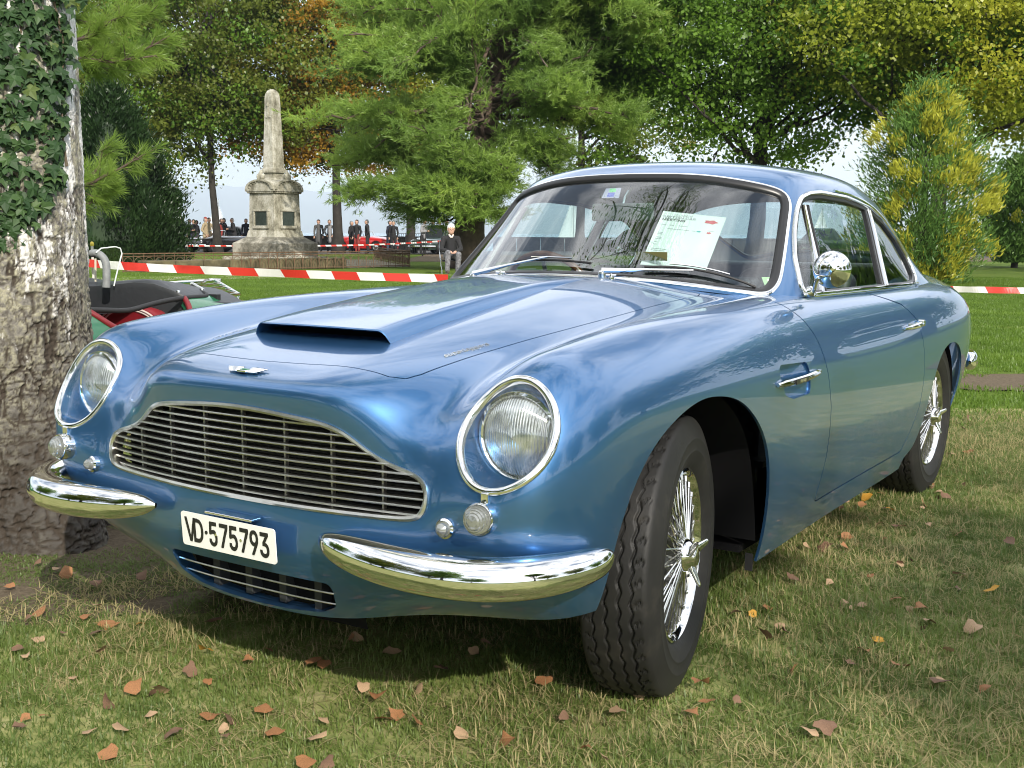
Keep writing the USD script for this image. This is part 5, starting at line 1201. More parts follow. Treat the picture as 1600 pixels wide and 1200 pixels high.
# left, behind the monument
broadleaf('plane_tree', 'tall turning tree with dark slim trunk just left of the obelisk', gp(340, 58), 17,
          [(0,0,10.5,5.2,4,4.0),(-3,0,8.2,3.6,3,2.8),(3,0,8.4,3.6,3,3.0),(0,0,6.4,3.8,3,1.9),(0,0,12.4,4.6,4,2.2),(-1.5,0,4.6,2.2,2,.8)], leaf_mixed, 430, 150, .52, .175, .21, 14, 'trees along the promenade', mats2=leaf_green, frac2=.35)
broadleaf('plane_tree', 'orange-leaved tree with a dark slim trunk right of the obelisk', gp(528, 60), 16,
          [(-1.5,0,9.8,4.4,4,4.0),(-3,0,6.6,3.0,3,2.4),(1.8,0,7.2,3.2,3,3.0),(0,0,12.2,4.6,4,2.2),(-2.2,0,4.9,2.2,2,1.0)], leaf_mixed, 370, 150, .50, .175, .28, 15, 'trees along the promenade', mats2=leaf_orange, frac2=.5)
broadleaf('plane_tree', 'yellow tree filling the gap far left behind the dark cypress', gp(190, 62), 17,
          [(0,0,9,5,4,5),(-3,0,12,5,4,2.6),(3,0,12,4,4,2.6),(0,0,5,3,3,2)], leaf_mixed, 380, 110, .52, .2, .24, 16, 'trees along the promenade', mats2=leaf_yellow, frac2=.45)
broadleaf('plane_tree', 'autumn tree behind the pine with a slim trunk beside the pine trunk', gp(642, 62), 17,
          [(0,0,10,4.6,4,4.2),(0,0,12.4,4.6,4,2.2),(-2,0,7,3,3,2.2),(3,0,8,3.5,3,3)], leaf_yellow, 330, 110, .52, .2, .26, 17, 'trees along the promenade', mats2=leaf_mixed, frac2=.4)
broadleaf('plane_tree', 'dark green tree behind the windscreen seen beyond the pine', gp(905, 60), 17,
          [(0,0,10,5.0,4,4.2),(0,0,12.4,4.6,4,2.2),(3.5,0,7.5,3.4,3,2.6),(-3.5,0,8,3.4,3,2.6),(2,0,4.6,2,2,1.2)], leaf_mixed, 360, 110, .52, .2, .26, 18, 'trees along the promenade', mats2=leaf_green, frac2=.5)

# ---- the big pine
def pine(name, label, base, seed):
    rng = np.random.default_rng(seed); t = thing(name, label, 'tree', base, RZ)
    S = 36.0/FPX                                            # metres per photo pixel at its depth
    def at_px(u, v, y=0.0): return np.array([(u-735)*S, y, (365-v)*S+CAM[2]])
    TR = np.array([at_px(733, 418), at_px(733, 360), at_px(741, 310), at_px(752, 250), at_px(757, 200), at_px(766, 160), at_px(776, 118), at_px(786, 60), at_px(797, 10), at_px(802, -20), at_px(804, -50), at_px(806, -80)])
    TR = spline(TR, 40); tr_r = np.interp(np.linspace(0, 1, 40), [0, .12, .5, .75, 1], [.62, .48, .40, .28, .08])
    mb = MB(); mb.tube(TR, tr_r, 16); tp = part(t, 'trunk', mb, bark_pine, True)
    pads = []
    targets = []
    def add(u0, v0, u1, v1, y0, y1, r, mid=None): targets.append((u0, v0, u1, v1, rng.uniform(y0, y1), r))
    for k in range(26):      # left mass
        v = rng.uniform(-50, 330); w = np.interp(v, [-60, 40, 120, 200, 280, 330], [215, 235, 262, 275, 220, 130]); add(765, v-20+rng.uniform(-30, 20), 760-w*rng.uniform(.55, 1.0), v+rng.uniform(-20, 25), -3.0, 3.0, .10)
    for k in range(26):      # right mass
        v = rng.uniform(-50, 255); w = np.interp(v, [-60, 40, 150, 210, 255], [270, 285, 275, 215, 120]); add(775, v-15+rng.uniform(-30, 20), 775+w*rng.uniform(.55, 1.0), v+rng.uniform(-25, 18), -3.0, 3.0, .10)
    for k in range(20): add(770, rng.uniform(-40, 250), 770+rng.uniform(-120, 150), rng.uniform(-60, 300), -4.2, -1.5, .08)     # towards us
    for k in range(14): add(790, rng.uniform(-60, 0), 800+rng.uniform(-200, 200), rng.uniform(-75, -20), -3, 3, .09)
    for k in range(20): add(750, rng.uniform(220, 300), rng.uniform(650, 800), rng.uniform(255, 330), -4.0, -1.2, .06)
    # the low left bough over the promenade and the ones seen in the photograph
    for q in ((745,268,560,300,-1.5,.11),(745,275,620,318,1,.10),(745,262,655,322,-1,.09),(750,240,520,262,0,.11),(776,118,742,85,-.5,.20),(742,85,735,40,-.6,.15),(742,85,690,110,-.8,.09),(780,124,880,150,-.5,.15),(880,150,950,205,-.6,.08),(745,300,790,330,-1.2,.08),(748,290,700,300,-2,.07),(745,262,560,312,-1,.1)): targets.append(q)
    lb = MB()
    for (u0, v0, u1, v1, y, r) in targets:
        vv = min(v0, 410); a = TR[np.argmin(np.abs(TR[:, 2]-at_px(0, vv)[2]))]; 
        if r > .125 or (u0, v0) == (880, 150): a = at_px(u0, v0, y*.3)
        e = at_px(u1, v1, y); L, rr = limb(a, e, r, .018, .28, rng, 12); lb.tube(L, rr, 7)
        ln = np.linalg.norm(e-a); ns = int(4+ln*2.4)
        for k in range(ns):
            f = rng.uniform(.28, 1.0); p = L[int(f*11)]; dr = unit(e-a); s = unit(np.cross(dr, [0, 0, 1.0]))*rng.choice([-1, 1])
            q = p+dr*rng.uniform(.2, .75)+s*rng.uniform(.1, .75)+np.array([0, 0, rng.uniform(-.18, .28)]); lb.tube(np.array([p, (p+q)/2+[0, 0, .06], q]), [.016, .011, .005], 4); pads.append((p*.35+q*.65, unit(q-p)))
            pads.append((q, unit(q-p)))
    part(t, 'limb', lb, bark_pine, True)
    # plumes: needles that sweep forward around many short shoots
    C = np.array([p for p, d in pads]); D = np.array([d for p, d in pads]); ns = 9
    pu, pv = 735+C[:, 0]/S, 365-(C[:, 2]-CAM[2])/S; tu = np.interp(pv, (365-(TR[:, 2]-CAM[2])/S)[::-1], (735+TR[:, 0]/S)[::-1])
    open_ = (C[:, 1] < .4) & (np.abs(pu-tu) < 34) & (pv > 70) & (pv < 255) & (rng.uniform(0, 1, len(C)) < .88); C, D = C[~open_], D[~open_]
    c = np.repeat(C, ns, 0)+rng.normal(size=(len(C)*ns, 3))*[.26, .26, .13]; d = unit(np.repeat(D, ns, 0)+rng.normal(size=(len(C)*ns, 3))*.55+[0, 0, .25])
    nn = 26; n = len(c)*nn; cc = np.repeat(c, nn, 0); dd = np.repeat(d, nn, 0); tt = rng.uniform(-.22, .22, n)[:, None]
    nd = unit(dd*1.15+rng.normal(size=(n, 3))*.50); ln = rng.uniform(.12, .22, n)
    V, F = cards(cc+dd*tt+nd*ln[:, None]/2, nd, rng.normal(size=(n, 3)), ln, .019)
    put(t, 'crown', V, F, needle_mat)
    print('pine needles', n)
pine('pine_tree', 'big feathery green pine with crooked limbs in the centre behind the coupe', gp(735, 36), 21)

# ---- near pine boughs behind the birch trunk
def near_pine():
    rng = np.random.default_rng(5); D_ = 8.0; base = gp(55, D_); t = thing('young_pine', 'young bright green pine with soft long needles behind the birch trunk', 'tree', base, RZ); S = D_/FPX
    def at_px(u, v, y=0.0): return np.array([(u-55)*S, y, (365-v)*S+CAM[2]])
    mb = MB(); TR = spline([at_px(55, 610), at_px(52, 300), at_px(58, 0), at_px(60, -260)], 20); mb.tube(TR, np.linspace(.11, .05, 20), 12)
    shoots = []
    for (u0, v0, u1, v1, y) in ((58,60,268,105,-.2),(58,10,235,30,.1),(58,50,210,80,.3),(58,-40,230,-30,0),(58,20,160,-20,-.3),(58,110,200,118,.1),(54,300,238,248,-.1),(54,285,150,238,.2),(54,310,165,292,.1),(58,-90,250,-100,0),(58,-80,-120,-100,0),(58,40,-100,20,0),(54,250,-60,230,0),(58,90,262,62,.2),(58,70,225,52,-.3)):
        L, rr = limb(at_px(u0, v0), at_px(u1, v1, y), .022, .006, .05, rng, 12); L[:, 2] -= .10*np.sin(np.linspace(0, PI, 12)); mb.tube(L, rr, 6)
        dr = unit(L[-1]-L[0])
        for k in range(34):
            f = rng.uniform(.22, 1.0); p = L[min(11, int(f*12))]+dr*rng.uniform(-.03, .03); d = unit(dr*.8+rng.normal(size=3)*.45+[0, 0, .18]); q = p+d*rng.uniform(.02, .13)*(1.3-f*.5); mb.tube(np.array([p, q]), [.004, .003], 4); shoots.append((q, d))
        shoots.append((L[-1], dr))
    part(t, 'trunk', mb, bark_pine, True)
    nn = 62; c = np.repeat(np.array([s[0] for s in shoots]), nn, 0); d = np.repeat(np.array([s[1] for s in shoots]), nn, 0); n = len(c)
    nd = unit(d*.8+rng.normal(size=(n, 3))*.42); ln = rng.uniform(.07, .115, n)
    V, F = cards(c+nd*ln[:, None]/2+d*rng.uniform(-.05, .03, n)[:, None], nd, rng.normal(size=(n, 3)), ln, .0032); put(t, 'crown', V, F, needle_bright)
near_pine()

# ---- dark cypress hedge tree, gold tipped conifer, small conifer: sprays on a conical or billowing body
def spray_tree(name, label, base, prof, mt, n, ln, wd, seed, lumps=.25, mt2=None, frac2=0, up=.8, trunk_r=.12, core=True, ragged=.1):
    """prof: (height, half width) pairs."""
    rng = np.random.default_rng(seed); t = thing(name, label, 'tree', base, RZ)
    hz, hw = np.array(prof).T
    mb = MB(); mb.tube(spline([(0, 0, 0), (.03, .02, hz[-1]*.5), (0, 0, hz[-1]*.9)], 12), np.linspace(trunk_r, .02, 12), 10); part(t, 'trunk', mb, bark_dark, True)
    nb = 260; zb = hz[0]+(hz[-1]-hz[0])*rng.uniform(0, 1, nb)**1.1; ab = rng.uniform(0, 2*PI, nb); rb = np.interp(zb, hz, hw)*rng.uniform(.55, 1.0+ragged, nb)
    B = np.c_[rb*np.cos(ab), rb*np.sin(ab)*.9, zb]
    k = rng.integers(0, nb, n); o = unit(np.c_[np.cos(ab[k]), np.sin(ab[k]), rng.uniform(-.1, .5, n)])
    c = B[k]+rng.normal(size=(n, 3))*lumps*[1, 1, 1.25]; c[:, 2] = np.maximum(c[:, 2], hz[0]*.6+.05)
    d = unit(o*.75+[0, 0, up]+rng.normal(size=(n, 3))*.42); V, F = cards(c, d, unit(rng.normal(size=(n, 3))+o), ln*rng.uniform(.6, 1.4, n), wd*rng.uniform(.6, 1.4, n))
    pick = (rng.uniform(0, 1, nb) < frac2)[k] if mt2 else np.zeros(n, bool); Fl = F.reshape(2, n, 3)
    put(t, 'crown', V, Fl[:, ~pick].reshape(-1, 3), mt)
    if pick.any():
        out = B[k]+o*lumps*.9; V2, F2 = cards(out+rng.normal(size=(n, 3))*lumps*.55, d, unit(rng.normal(size=(n, 3))+o), ln*1.1, wd*1.15)
        put(t, 'crown', V2, F2.reshape(2, n, 3)[:, pick].reshape(-1, 3), mt2, label='golden yellow tips')
    if core:
        cb = MB(); cb.lathe([(max(w*.72, .01), h) for h, w in prof], n=18); put(t, 'inner_branches', *cb.arrays(), mt)
    return t
spray_tree('cypress', 'dense dark green cypress between the birch trunk and the monument', gp(175, 38), [(.05,2.35),(.8,2.5),(1.8,2.35),(2.8,2.05),(3.8,1.55),(4.6,1.0),(5.4,.35),(5.8,.05)], yew_mat, 80000, .17, .05, 31, .20, up=1.0, core=True, ragged=.03)
spray_tree('golden_conifer', 'bushy green conifer with golden yellow tips right behind the coupe', gp(1440, 26), [(.05,.55),(.6,.88),(1.2,1.08),(1.9,1.08),(2.6,.92),(3.3,.70),(3.9,.42),(4.35,.12)], gold_green, 36000, .155, .032, 32, .19, gold_tip, .36, up=.7, core=False, ragged=.50)
spray_tree('small_conifer', 'small dark conifer at the right edge beyond the golden conifer', gp(1588, 40), [(.35,.25),(.9,.95),(1.6,1.15),(2.4,.95),(3.2,.5),(3.8,.08)], gold_green, 14000, .20, .06, 33, .20, gold_tip, .04, up=.6, core=False, ragged=.15)

# ---- trees standing behind the photographer (they shade the grass and show in the bodywork)
broadleaf('chestnut_tree', 'broad green tree to the right behind the photographer', np.array([14.4, -6.9, 0]), 10, [(0,0,8.5,1.9,1.9,1.0),(1.4,-1.0,8.0,1.8,1.8,1.0),(-.6,.9,8.2,1.2,1.2,.8)], leaf_green, 100, 80, .42, .24, .22, 41)
broadleaf('chestnut_tree', 'tall tree behind the photographer on the left', np.array([-1.5, -17.0, 0]), 14, [(0,0,9,4.0,4,3.6),(0,0,6,3.4,3.4,2.2),(0,0,12,3.4,3.4,2.6)], leaf_green, 170, 80, .65, .30, .35, 42)

for k, (x, y, h, lb) in enumerate(((16, 24, 12, 'tall tree far to the right of the picture, first behind the coupe tail'), (22, 15, 11, 'tall tree far to the right of the picture, second behind the coupe tail'), (25, 4, 11, 'tall tree far to the right of the coupe door'), (9.5, 33, 12, 'tall tree just outside the right edge of the picture'), (30, -8, 12, 'tall tree far behind the photographer on the right'), (7, -24, 11, 'tall tree straight behind the photographer'), (-10, -13, 11, 'broad tree in front of the coupe to the left behind the photographer'), (-17, -17, 12, 'tall tree further left behind the photographer'), (-6, -24, 12, 'tall tree in the row behind the photographer'), (-22, -8, 12, 'broad tree far to the left of the birch'))):
    broadleaf('park_tree', lb, np.array([x, y, 0.0]), h, [(0,0,h*.62,4.6,4.6,h*.26),(2.5,0,h*.45,3,3,h*.2),(-2.5,0,h*.45,3,3,h*.2),(0,0,h*.30,4.0,4.0,h*.16)], leaf_green if k % 2 else leaf_mixed, 150, 60, .75, .34, .3, 60+k, 'trees round the park outside the picture')
# ---------------------------------------------------------------- birch trunk with ivy, at the left edge
BC = back(6, 600, d=4.16); BC[2] = 0
birch = thing('birch_tree', 'old birch trunk with cracked white and grey bark at the left edge', 'tree', BC)
bark_birch = mat('birch_bark', {
    'tc': ('texture_coordinate', {}), 'm1': ('mapping', {'scale': (1, 1, .30)}), 'm2': ('mapping', {'scale': (1, 1, 1.6)}),
    'v': ('attribute', {'attribute': 'crack'}), 'h': ('separate_xyz', {}),
    'n1': ('noise_texture', {'scale': 11.0, 'detail': 7.0, 'roughness': .68}), 'n2': ('noise_texture', {'scale': 34.0, 'detail': 6.0, 'roughness': .7}),
    'n3': ('noise_texture', {'scale': 60.0, 'detail': 3.0}),
    'hz': ('map_range', {'from_min': .35, 'from_max': 1.9, 'to_min': -.10, 'to_max': .10, 'clamp': True}),
    'ad': ('math', {'math_type': 'add'}),
    'rw': ('rgb_ramp', {'ramp': [(.55, (0, 0, 0)), (.58, (1, 1, 1))]}),
    'rg': ('rgb_ramp', {'ramp': [(.25, (.085, .078, .070)), (.45, (.20, .188, .165)), (.58, (.34, .32, .225)), (.70, (.45, .44, .40)), (.82, (.58, .57, .54))]}),
    'wh': ('rgb_ramp', {'ramp': [(.3, (.60, .58, .54)), (.7, (.80, .79, .76))]}),
    'mx': ('mix', {}), 'dk': ('map_range', {'from_min': .25, 'from_max': 1.05, 'to_min': .85, 'to_max': 0.0, 'clamp': True}), 'n5': ('noise_texture', {'scale': 5.0, 'detail': 5.0}), 'dm': ('math', {'math_type': 'multiply_add', 'value2': 1.2, 'value3': -.55}), 'da': ('math', {'math_type': 'add', 'use_clamp': True}), 'md': ('mix', {'color2': (.060, .054, .048)}), 'mc': ('mix', {'color2': (.045, .036, .028)}), 'bw': ('rgb_to_bw', {}), 'b': ('bump', {'strength': .7, 'distance': .008}),
    'p': ('principled_bsdf', {'roughness': .85, 'specular_ior_level': .15})},
    [('tc.object', 'm1.vector'), ('tc.object', 'm2.vector'), ('tc.object', 'h.vector'), ('h.z', 'hz.value'), ('m1.vector', 'n1.vector'), ('tc.object', 'n2.vector'), ('n1.fac', 'ad.value1'), ('hz.result', 'ad.value2'), ('ad.value', 'rw.fac'),
     ('m2.vector', 'n3.vector'), ('n2.fac', 'rg.fac'), ('n3.fac', 'wh.fac'), ('rw.color', 'bw.color'), ('bw.val', 'mx.fac'), ('rg.color', 'mx.color1'), ('wh.color', 'mx.color2'), ('h.z', 'dk.value'), ('n5.fac', 'dm.value1'), ('dm.value', 'da.value1'), ('dk.result', 'da.value2'), ('da.value', 'md.fac'), ('mx.color', 'md.color1'), ('md.color', 'mc.color1'), ('v.fac', 'mc.fac'), ('mc.color', 'p.base_color'), ('n2.fac', 'b.height'), ('b.normal', 'p.normal')])
crack_store = []
def bark_points(A, Z):
    r = .295+.02*np.cos(3*A+1)*np.clip(1-Z/3, 0, 1)
    flare = np.clip(1-Z/.62, 0, 1)**2.0
    r = r+flare*(.13+.07*np.cos(5*A+.4))-.010*(Z-1.2)
    P = np.stack([np.cos(A)*.30, np.sin(A)*.30, Z], -1)
    w = np.stack([meshkit.fbm(P*9, 3, k) for k in (4, 5, 6)], -1)-.5
    n4 = meshkit.fbm(P*5, 3, 31)
    depth = np.clip(.35+.75*(1.5-Z)/1.5, .10, 1.0)
    def ridge(Q, s, w_): return np.clip(1-2*np.abs(meshkit.fbm(Q, 4, s)-.5)/w_, 0, 1)
    c1 = ridge(P*[30, 30, 7.5]+w*1.6, 51, .13); c2 = ridge(P*[11, 11, 30]+w*1.2, 52, .085); c3 = ridge(P*[58, 58, 22], 53, .12)
    patch = np.clip(n4*3.2-.75, .05, 1)
    crack = np.maximum(np.maximum(c1*patch, c2*.75*patch), c3*.45)*np.clip(depth*1.15, .12, 1)
    crack_store.append(np.clip(crack*2.6-.15, 0, 1))
    r = r-.014*c1*patch*depth-.009*c2*patch*depth-.004*c3*depth+.010*meshkit.fbm(P*9, 3, 9)+(.012*meshkit.fbm(P*[34, 34, 18], 4, 12)+.010*meshkit.fbm(P*90, 3, 15))*(.35+.65*depth)
    return np.stack([r*np.cos(A)+.02*np.sin(Z*1.1), r*np.sin(A), Z], -1)
A, Z = np.meshgrid(np.linspace(0, 2*PI, 460, endpoint=False), np.r_[np.linspace(-.05, 3.2, 640), np.linspace(3.4, 9, 20)], indexing='ij')
Gb = bark_points(A, Z).transpose(1, 0, 2)
V, F = grid(Gb, True); tp_ = part(birch, 'trunk', (V, F), bark_birch, True)
UsdGeom.PrimvarsAPI(stage.GetPrimAtPath(tp_)).CreatePrimvar('crack', Sdf.ValueTypeNames.FloatArray, 'vertex').Set(Vt.FloatArray.FromNumpy(crack_store[0].T.ravel().astype(np.float32)))
# crown far above the frame: hanging twigs that show in the windscreen
rng = np.random.default_rng(3); mb = MB(); hang = []
for k in range(24):
    a = rng.uniform(.9, 3.4); L = rng.uniform(1.5, 4.6); z0 = rng.uniform(6.2, 9); e = np.array([math.cos(a)*L, math.sin(a)*L, z0+rng.uniform(.6, 1.8)])
    P, r = limb(np.array([0, 0, z0]), e, .07, .012, .3, rng, 10); mb.tube(P, r, 6)
    for q in range(10):
        p = P[rng.integers(3, 10)]; dl = rng.uniform(.6, 1.6); t = np.linspace(0, 1, 8)[:, None]; o = rng.normal(0, .3, 3)*[1, 1, 0]; tw = p+o*t-np.array([0, 0, dl])*t**1.4+[0, 0, .0]
        mb.tube(tw, np.linspace(.007, .002, 8), 4); hang += [tw[i] for i in range(2, 8)]
part(birch, 'limb', mb, bark_dark, True)
hang = np.array(hang); c = np.repeat(hang, 9, 0)+rng.normal(0, .13, (len(hang)*9, 3)); n = len(c)
ln = rng.uniform(.04, .075, n); V, F = cards(c, rng.normal(size=(n, 3))*.5+[0, 0, -1], rng.normal(size=(n, 3)), ln, ln*.75); put(birch, 'crown', V, F, leaf_green)

# ---- ivy
ivy_leaf_mat = mat('ivy_leaf', {'o': ('object_info', {}), 'r': ('rgb_ramp', {'ramp': [(0, (.016, .040, .012)), (.5, (.028, .062, .018)), (.85, (.045, .085, .024)), (1, (.08, .11, .03))]}), 'p': ('principled_bsdf', {'roughness': .55, 'specular_ior_level': .28})}, [('o.random', 'r.fac'), ('r.color', 'p.base_color')])
ivy = thing('ivy_plant', 'dark green ivy climbing the birch trunk at the left edge', 'ivy', BC)
iv = np.array([(0, -.30), (.20, -.42), (.50, -.30), (.36, -.05), (.52, .16), (.22, .20), (.0, .62), (-.22, .20), (-.52, .16), (-.36, -.05), (-.50, -.30), (-.20, -.42)])
iz = -.16*np.hypot(iv[:, 0], iv[:, 1])**1.0+np.array([0, -.03, -.08, .04, -.08, .03, -.10, .03, -.08, .04, -.08, -.03])
rng = np.random.default_rng(8)
def bark_at(u, v):
    """Surface point of the trunk under a photo pixel, with its outward direction."""
    d = FW+(u-800)/FPX*RT+(600-v)/FPX*UP; o = CAM-BC; a = d[0]**2+d[1]**2; b = 2*(o[0]*d[0]+o[1]*d[1]); c_ = o[0]**2+o[1]**2-.310**2; q = b*b-4*a*c_
    if q < 0: return None
    P = o+d*((-b-math.sqrt(q))/(2*a)); return P, np.array([P[0], P[1], 0])/math.hypot(P[0], P[1])
sb = MB()
for path in ([(75,395),(70,330),(62,250),(70,170),(95,90),(80,0),(75,-60)], [(70,270),(78,235),(76,190)], [(30,370),(25,280),(40,180),(30,80),(45,-40)], [(60,120),(48,100),(44,60)], [(100,260),(92,190),(96,150)]):
    Q = [bark_at(*p) for p in path]; P = spline([p+n*.012 for p, n in Q if p is not None], 40); sb.tube(P, np.linspace(.006, .0035, 40), 6)
part(ivy, 'stem', sb, plain('ivy_stem', (.11, .085, .055), .8))
made = 0
while made < 290:
    v = rng.uniform(-40, 385); right = np.interp(v, [-40, 0, 60, 130, 200, 280, 320, 350, 385], [112, 108, 100, 104, 100, 94, 66, 50, 25])
    u = rng.uniform(-30, right)
    if rng.uniform() < .18 and 90 < v < 190 and 20 < u < 70: continue
    q = bark_at(u, v)
    if q is None: continue
    p, n = q; p = p+n*rng.uniform(.012, .055); s = rng.uniform(.034, .068)
    nn = unit(n+rng.normal(0, .38, 3)+[0, 0, .35]); dn = np.array([0, 0, -1.0])+rng.normal(0, .45, 3); dn = unit(dn-nn*(dn@nn)); sd = np.cross(dn, nn)
    V = np.vstack([[0, 0, 0], np.c_[iv, iz]])*s; V = p+V[:, :1]*sd+V[:, 1:2]*dn+V[:, 2:]*nn
    i = np.arange(12); F = np.c_[0*i, i+1, (i+1) % 12+1]
    put(ivy, 'leaf', V, F, ivy_leaf_mat); made += 1

# the leaves beneath the uppermost ones
V_, F_ = [], []; made = 0
while made < 520:
    v = rng.uniform(-40, 392); right = np.interp(v, [-40, 0, 60, 130, 200, 280, 320, 350, 392], [108, 104, 96, 100, 96, 90, 62, 46, 22]); u = rng.uniform(-40, right)
    q = bark_at(u, v)
    if q is None: continue
    p, n = q; p = p+n*rng.uniform(.002, .035); s = rng.uniform(.030, .058); nn = unit(n+rng.normal(0, .42, 3)+[0, 0, .3]); dn = np.array([0, 0, -1.0])+rng.normal(0, .5, 3); dn = unit(dn-nn*(dn@nn)); sd = np.cross(dn, nn)
    V = np.vstack([[0, 0, 0], np.c_[iv, iz]])*s; V = p+V[:, :1]*sd+V[:, 1:2]*dn+V[:, 2:]*nn; i = np.arange(12); F_.append(np.c_[0*i, i+1, (i+1) % 12+1]+13*made); V_.append(V); made += 1
tag(put(ivy, 'underleaf', np.vstack(V_), np.vstack(F_), ivy_leaf_mat), kind='stuff')
# ---------------------------------------------------------------- obelisk monument
OB = gp(430, 40); S40 = 40/FPX
def zz(v): return (CAM[2]+(365-v)*S40)*.966
OR = RZ-33.7            # local -y is the broad left face
stone_mat = mat('weathered_limestone', {
    'tc': ('texture_coordinate', {}), 'm': ('mapping', {'scale': (1, 1, .6)}), 'n1': ('noise_texture', {'scale': 2.2, 'detail': 8.0, 'roughness': .7}), 'n2': ('noise_texture', {'scale': 18.0, 'detail': 6.0, 'roughness': .7}),
    'r': ('rgb_ramp', {'ramp': [(.34, (.14, .13, .095)), (.46, (.33, .315, .25)), (.58, (.50, .485, .42)), (.75, (.62, .61, .56))]}), 'r2': ('rgb_ramp', {'ramp': [(.3, (.6, .6, .56)), (.6, (1, 1, 1))]}), 'mx': ('mix', {'mix_type': 'multiply', 'fac': 1.0}),
    'b': ('bump', {'strength': .5, 'distance': .03}), 'p': ('principled_bsdf', {'roughness': .9, 'specular_ior_level': .2})},
    [('tc.object', 'm.vector'), ('m.vector', 'n1.vector'), ('tc.object', 'n2.vector'), ('n1.fac', 'r.fac'), ('n2.fac', 'r2.fac'), ('r.color', 'mx.color1'), ('r2.color', 'mx.color2'), ('mx.color', 'p.base_color'), ('n2.fac', 'b.height'), ('b.normal', 'p.normal')])
stone_dark = mat('lichened_plinth_stone', {
    'tc': ('texture_coordinate', {}), 'n1': ('noise_texture', {'scale': 1.6, 'detail': 9.0, 'roughness': .75}), 'n2': ('noise_texture', {'scale': 14.0, 'detail': 6.0}),
    'r': ('rgb_ramp', {'ramp': [(.34, (.075, .072, .058)), (.50, (.19, .18, .145)), (.64, (.42, .40, .34))]}), 'b': ('bump', {'strength': .7, 'distance': .04}), 'p': ('principled_bsdf', {'roughness': .95, 'specular_ior_level': .1})},
    [('tc.object', 'n1.vector'), ('tc.object', 'n2.vector'), ('n1.fac', 'r.fac'), ('r.color', 'p.base_color'), ('n2.fac', 'b.height'), ('b.normal', 'p.normal')])
bronze = plain('dark_bronze_plaque', (.045, .06, .05), .5, .4, vary=.3, vscale=10)
ob = thing('obelisk_monument', 'weathered limestone obelisk on a pedestal with plaques and curved gables', 'monument', OB, OR)
def sq(s0, z0, s1, z1, ch=.02):
    """A square frustum with chamfered arrises."""
    def ring(s, z): h, c = s/2, min(ch, s/5); return [(h, -h+c, z), (h, h-c, z), (h-c, h, z), (-h+c, h, z), (-h, h-c, z), (-h, -h+c, z), (-h+c, -h, z), (h-c, -h, z)]
    G = np.array([ring(s0, z0), ring(s1, z1)]); V, F = grid(G, True); F = np.vstack([F[:, [0, 1, 2]], F[:, [0, 2, 3]]])
    top = np.array([[8, 8+i, 8+i+1] for i in range(1, 7)]); bot = np.array([[0, i+1, i] for i in range(1, 7)])
    return V, np.vstack([F, top, bot])
w = 1.23; p40 = lambda px: px*S40/1.387       # silhouette width in pixels -> side of the square
b = MB(); b.add(*sq(p40(131), zz(402), p40(131), zz(381), .05)); b.add(*sq(p40(131), zz(381), p40(90), zz(371), .05)); part(ob, 'plinth', b, stone_dark, 20)
b = MB(); b.add(*sq(p40(120), 0.0, p40(131), .03)); b.add(*sq(p40(190), 0.0, p40(190), zz(412), .03)); b.add(*sq(p40(160), zz(412), p40(160), zz(402), .03)); part(ob, 'step', b, stone_mat, 20)
b = MB(); b.add(*sq(p40(88), zz(371), p40(82), zz(361), .03)); b.add(*sq(p40(79), zz(361), p40(75), zz(302), .02)); part(ob, 'pedestal', b, stone_mat, 20)
b = MB(); b.add(*sq(p40(80), zz(302), p40(84), zz(299), .01)); b.add(*sq(p40(88), zz(299), p40(88), zz(296), .01)); co = part(ob, 'cornice', b, stone_mat, 20)
b = MB()
for k in range(4):
    ca, sa = math.cos(k*PI/2), math.sin(k*PI/2)
    for q in range(16): x = (q-7.5)*p40(80)/16; y = -p40(80)/2-.02; b.box((ca*x-sa*y, sa*x+ca*y, zz(300.5)), (.04, .05, .045), k*PI/2)
part(co, 'dentil', b, stone_mat, kind='stuff')
hw = p40(84)/2
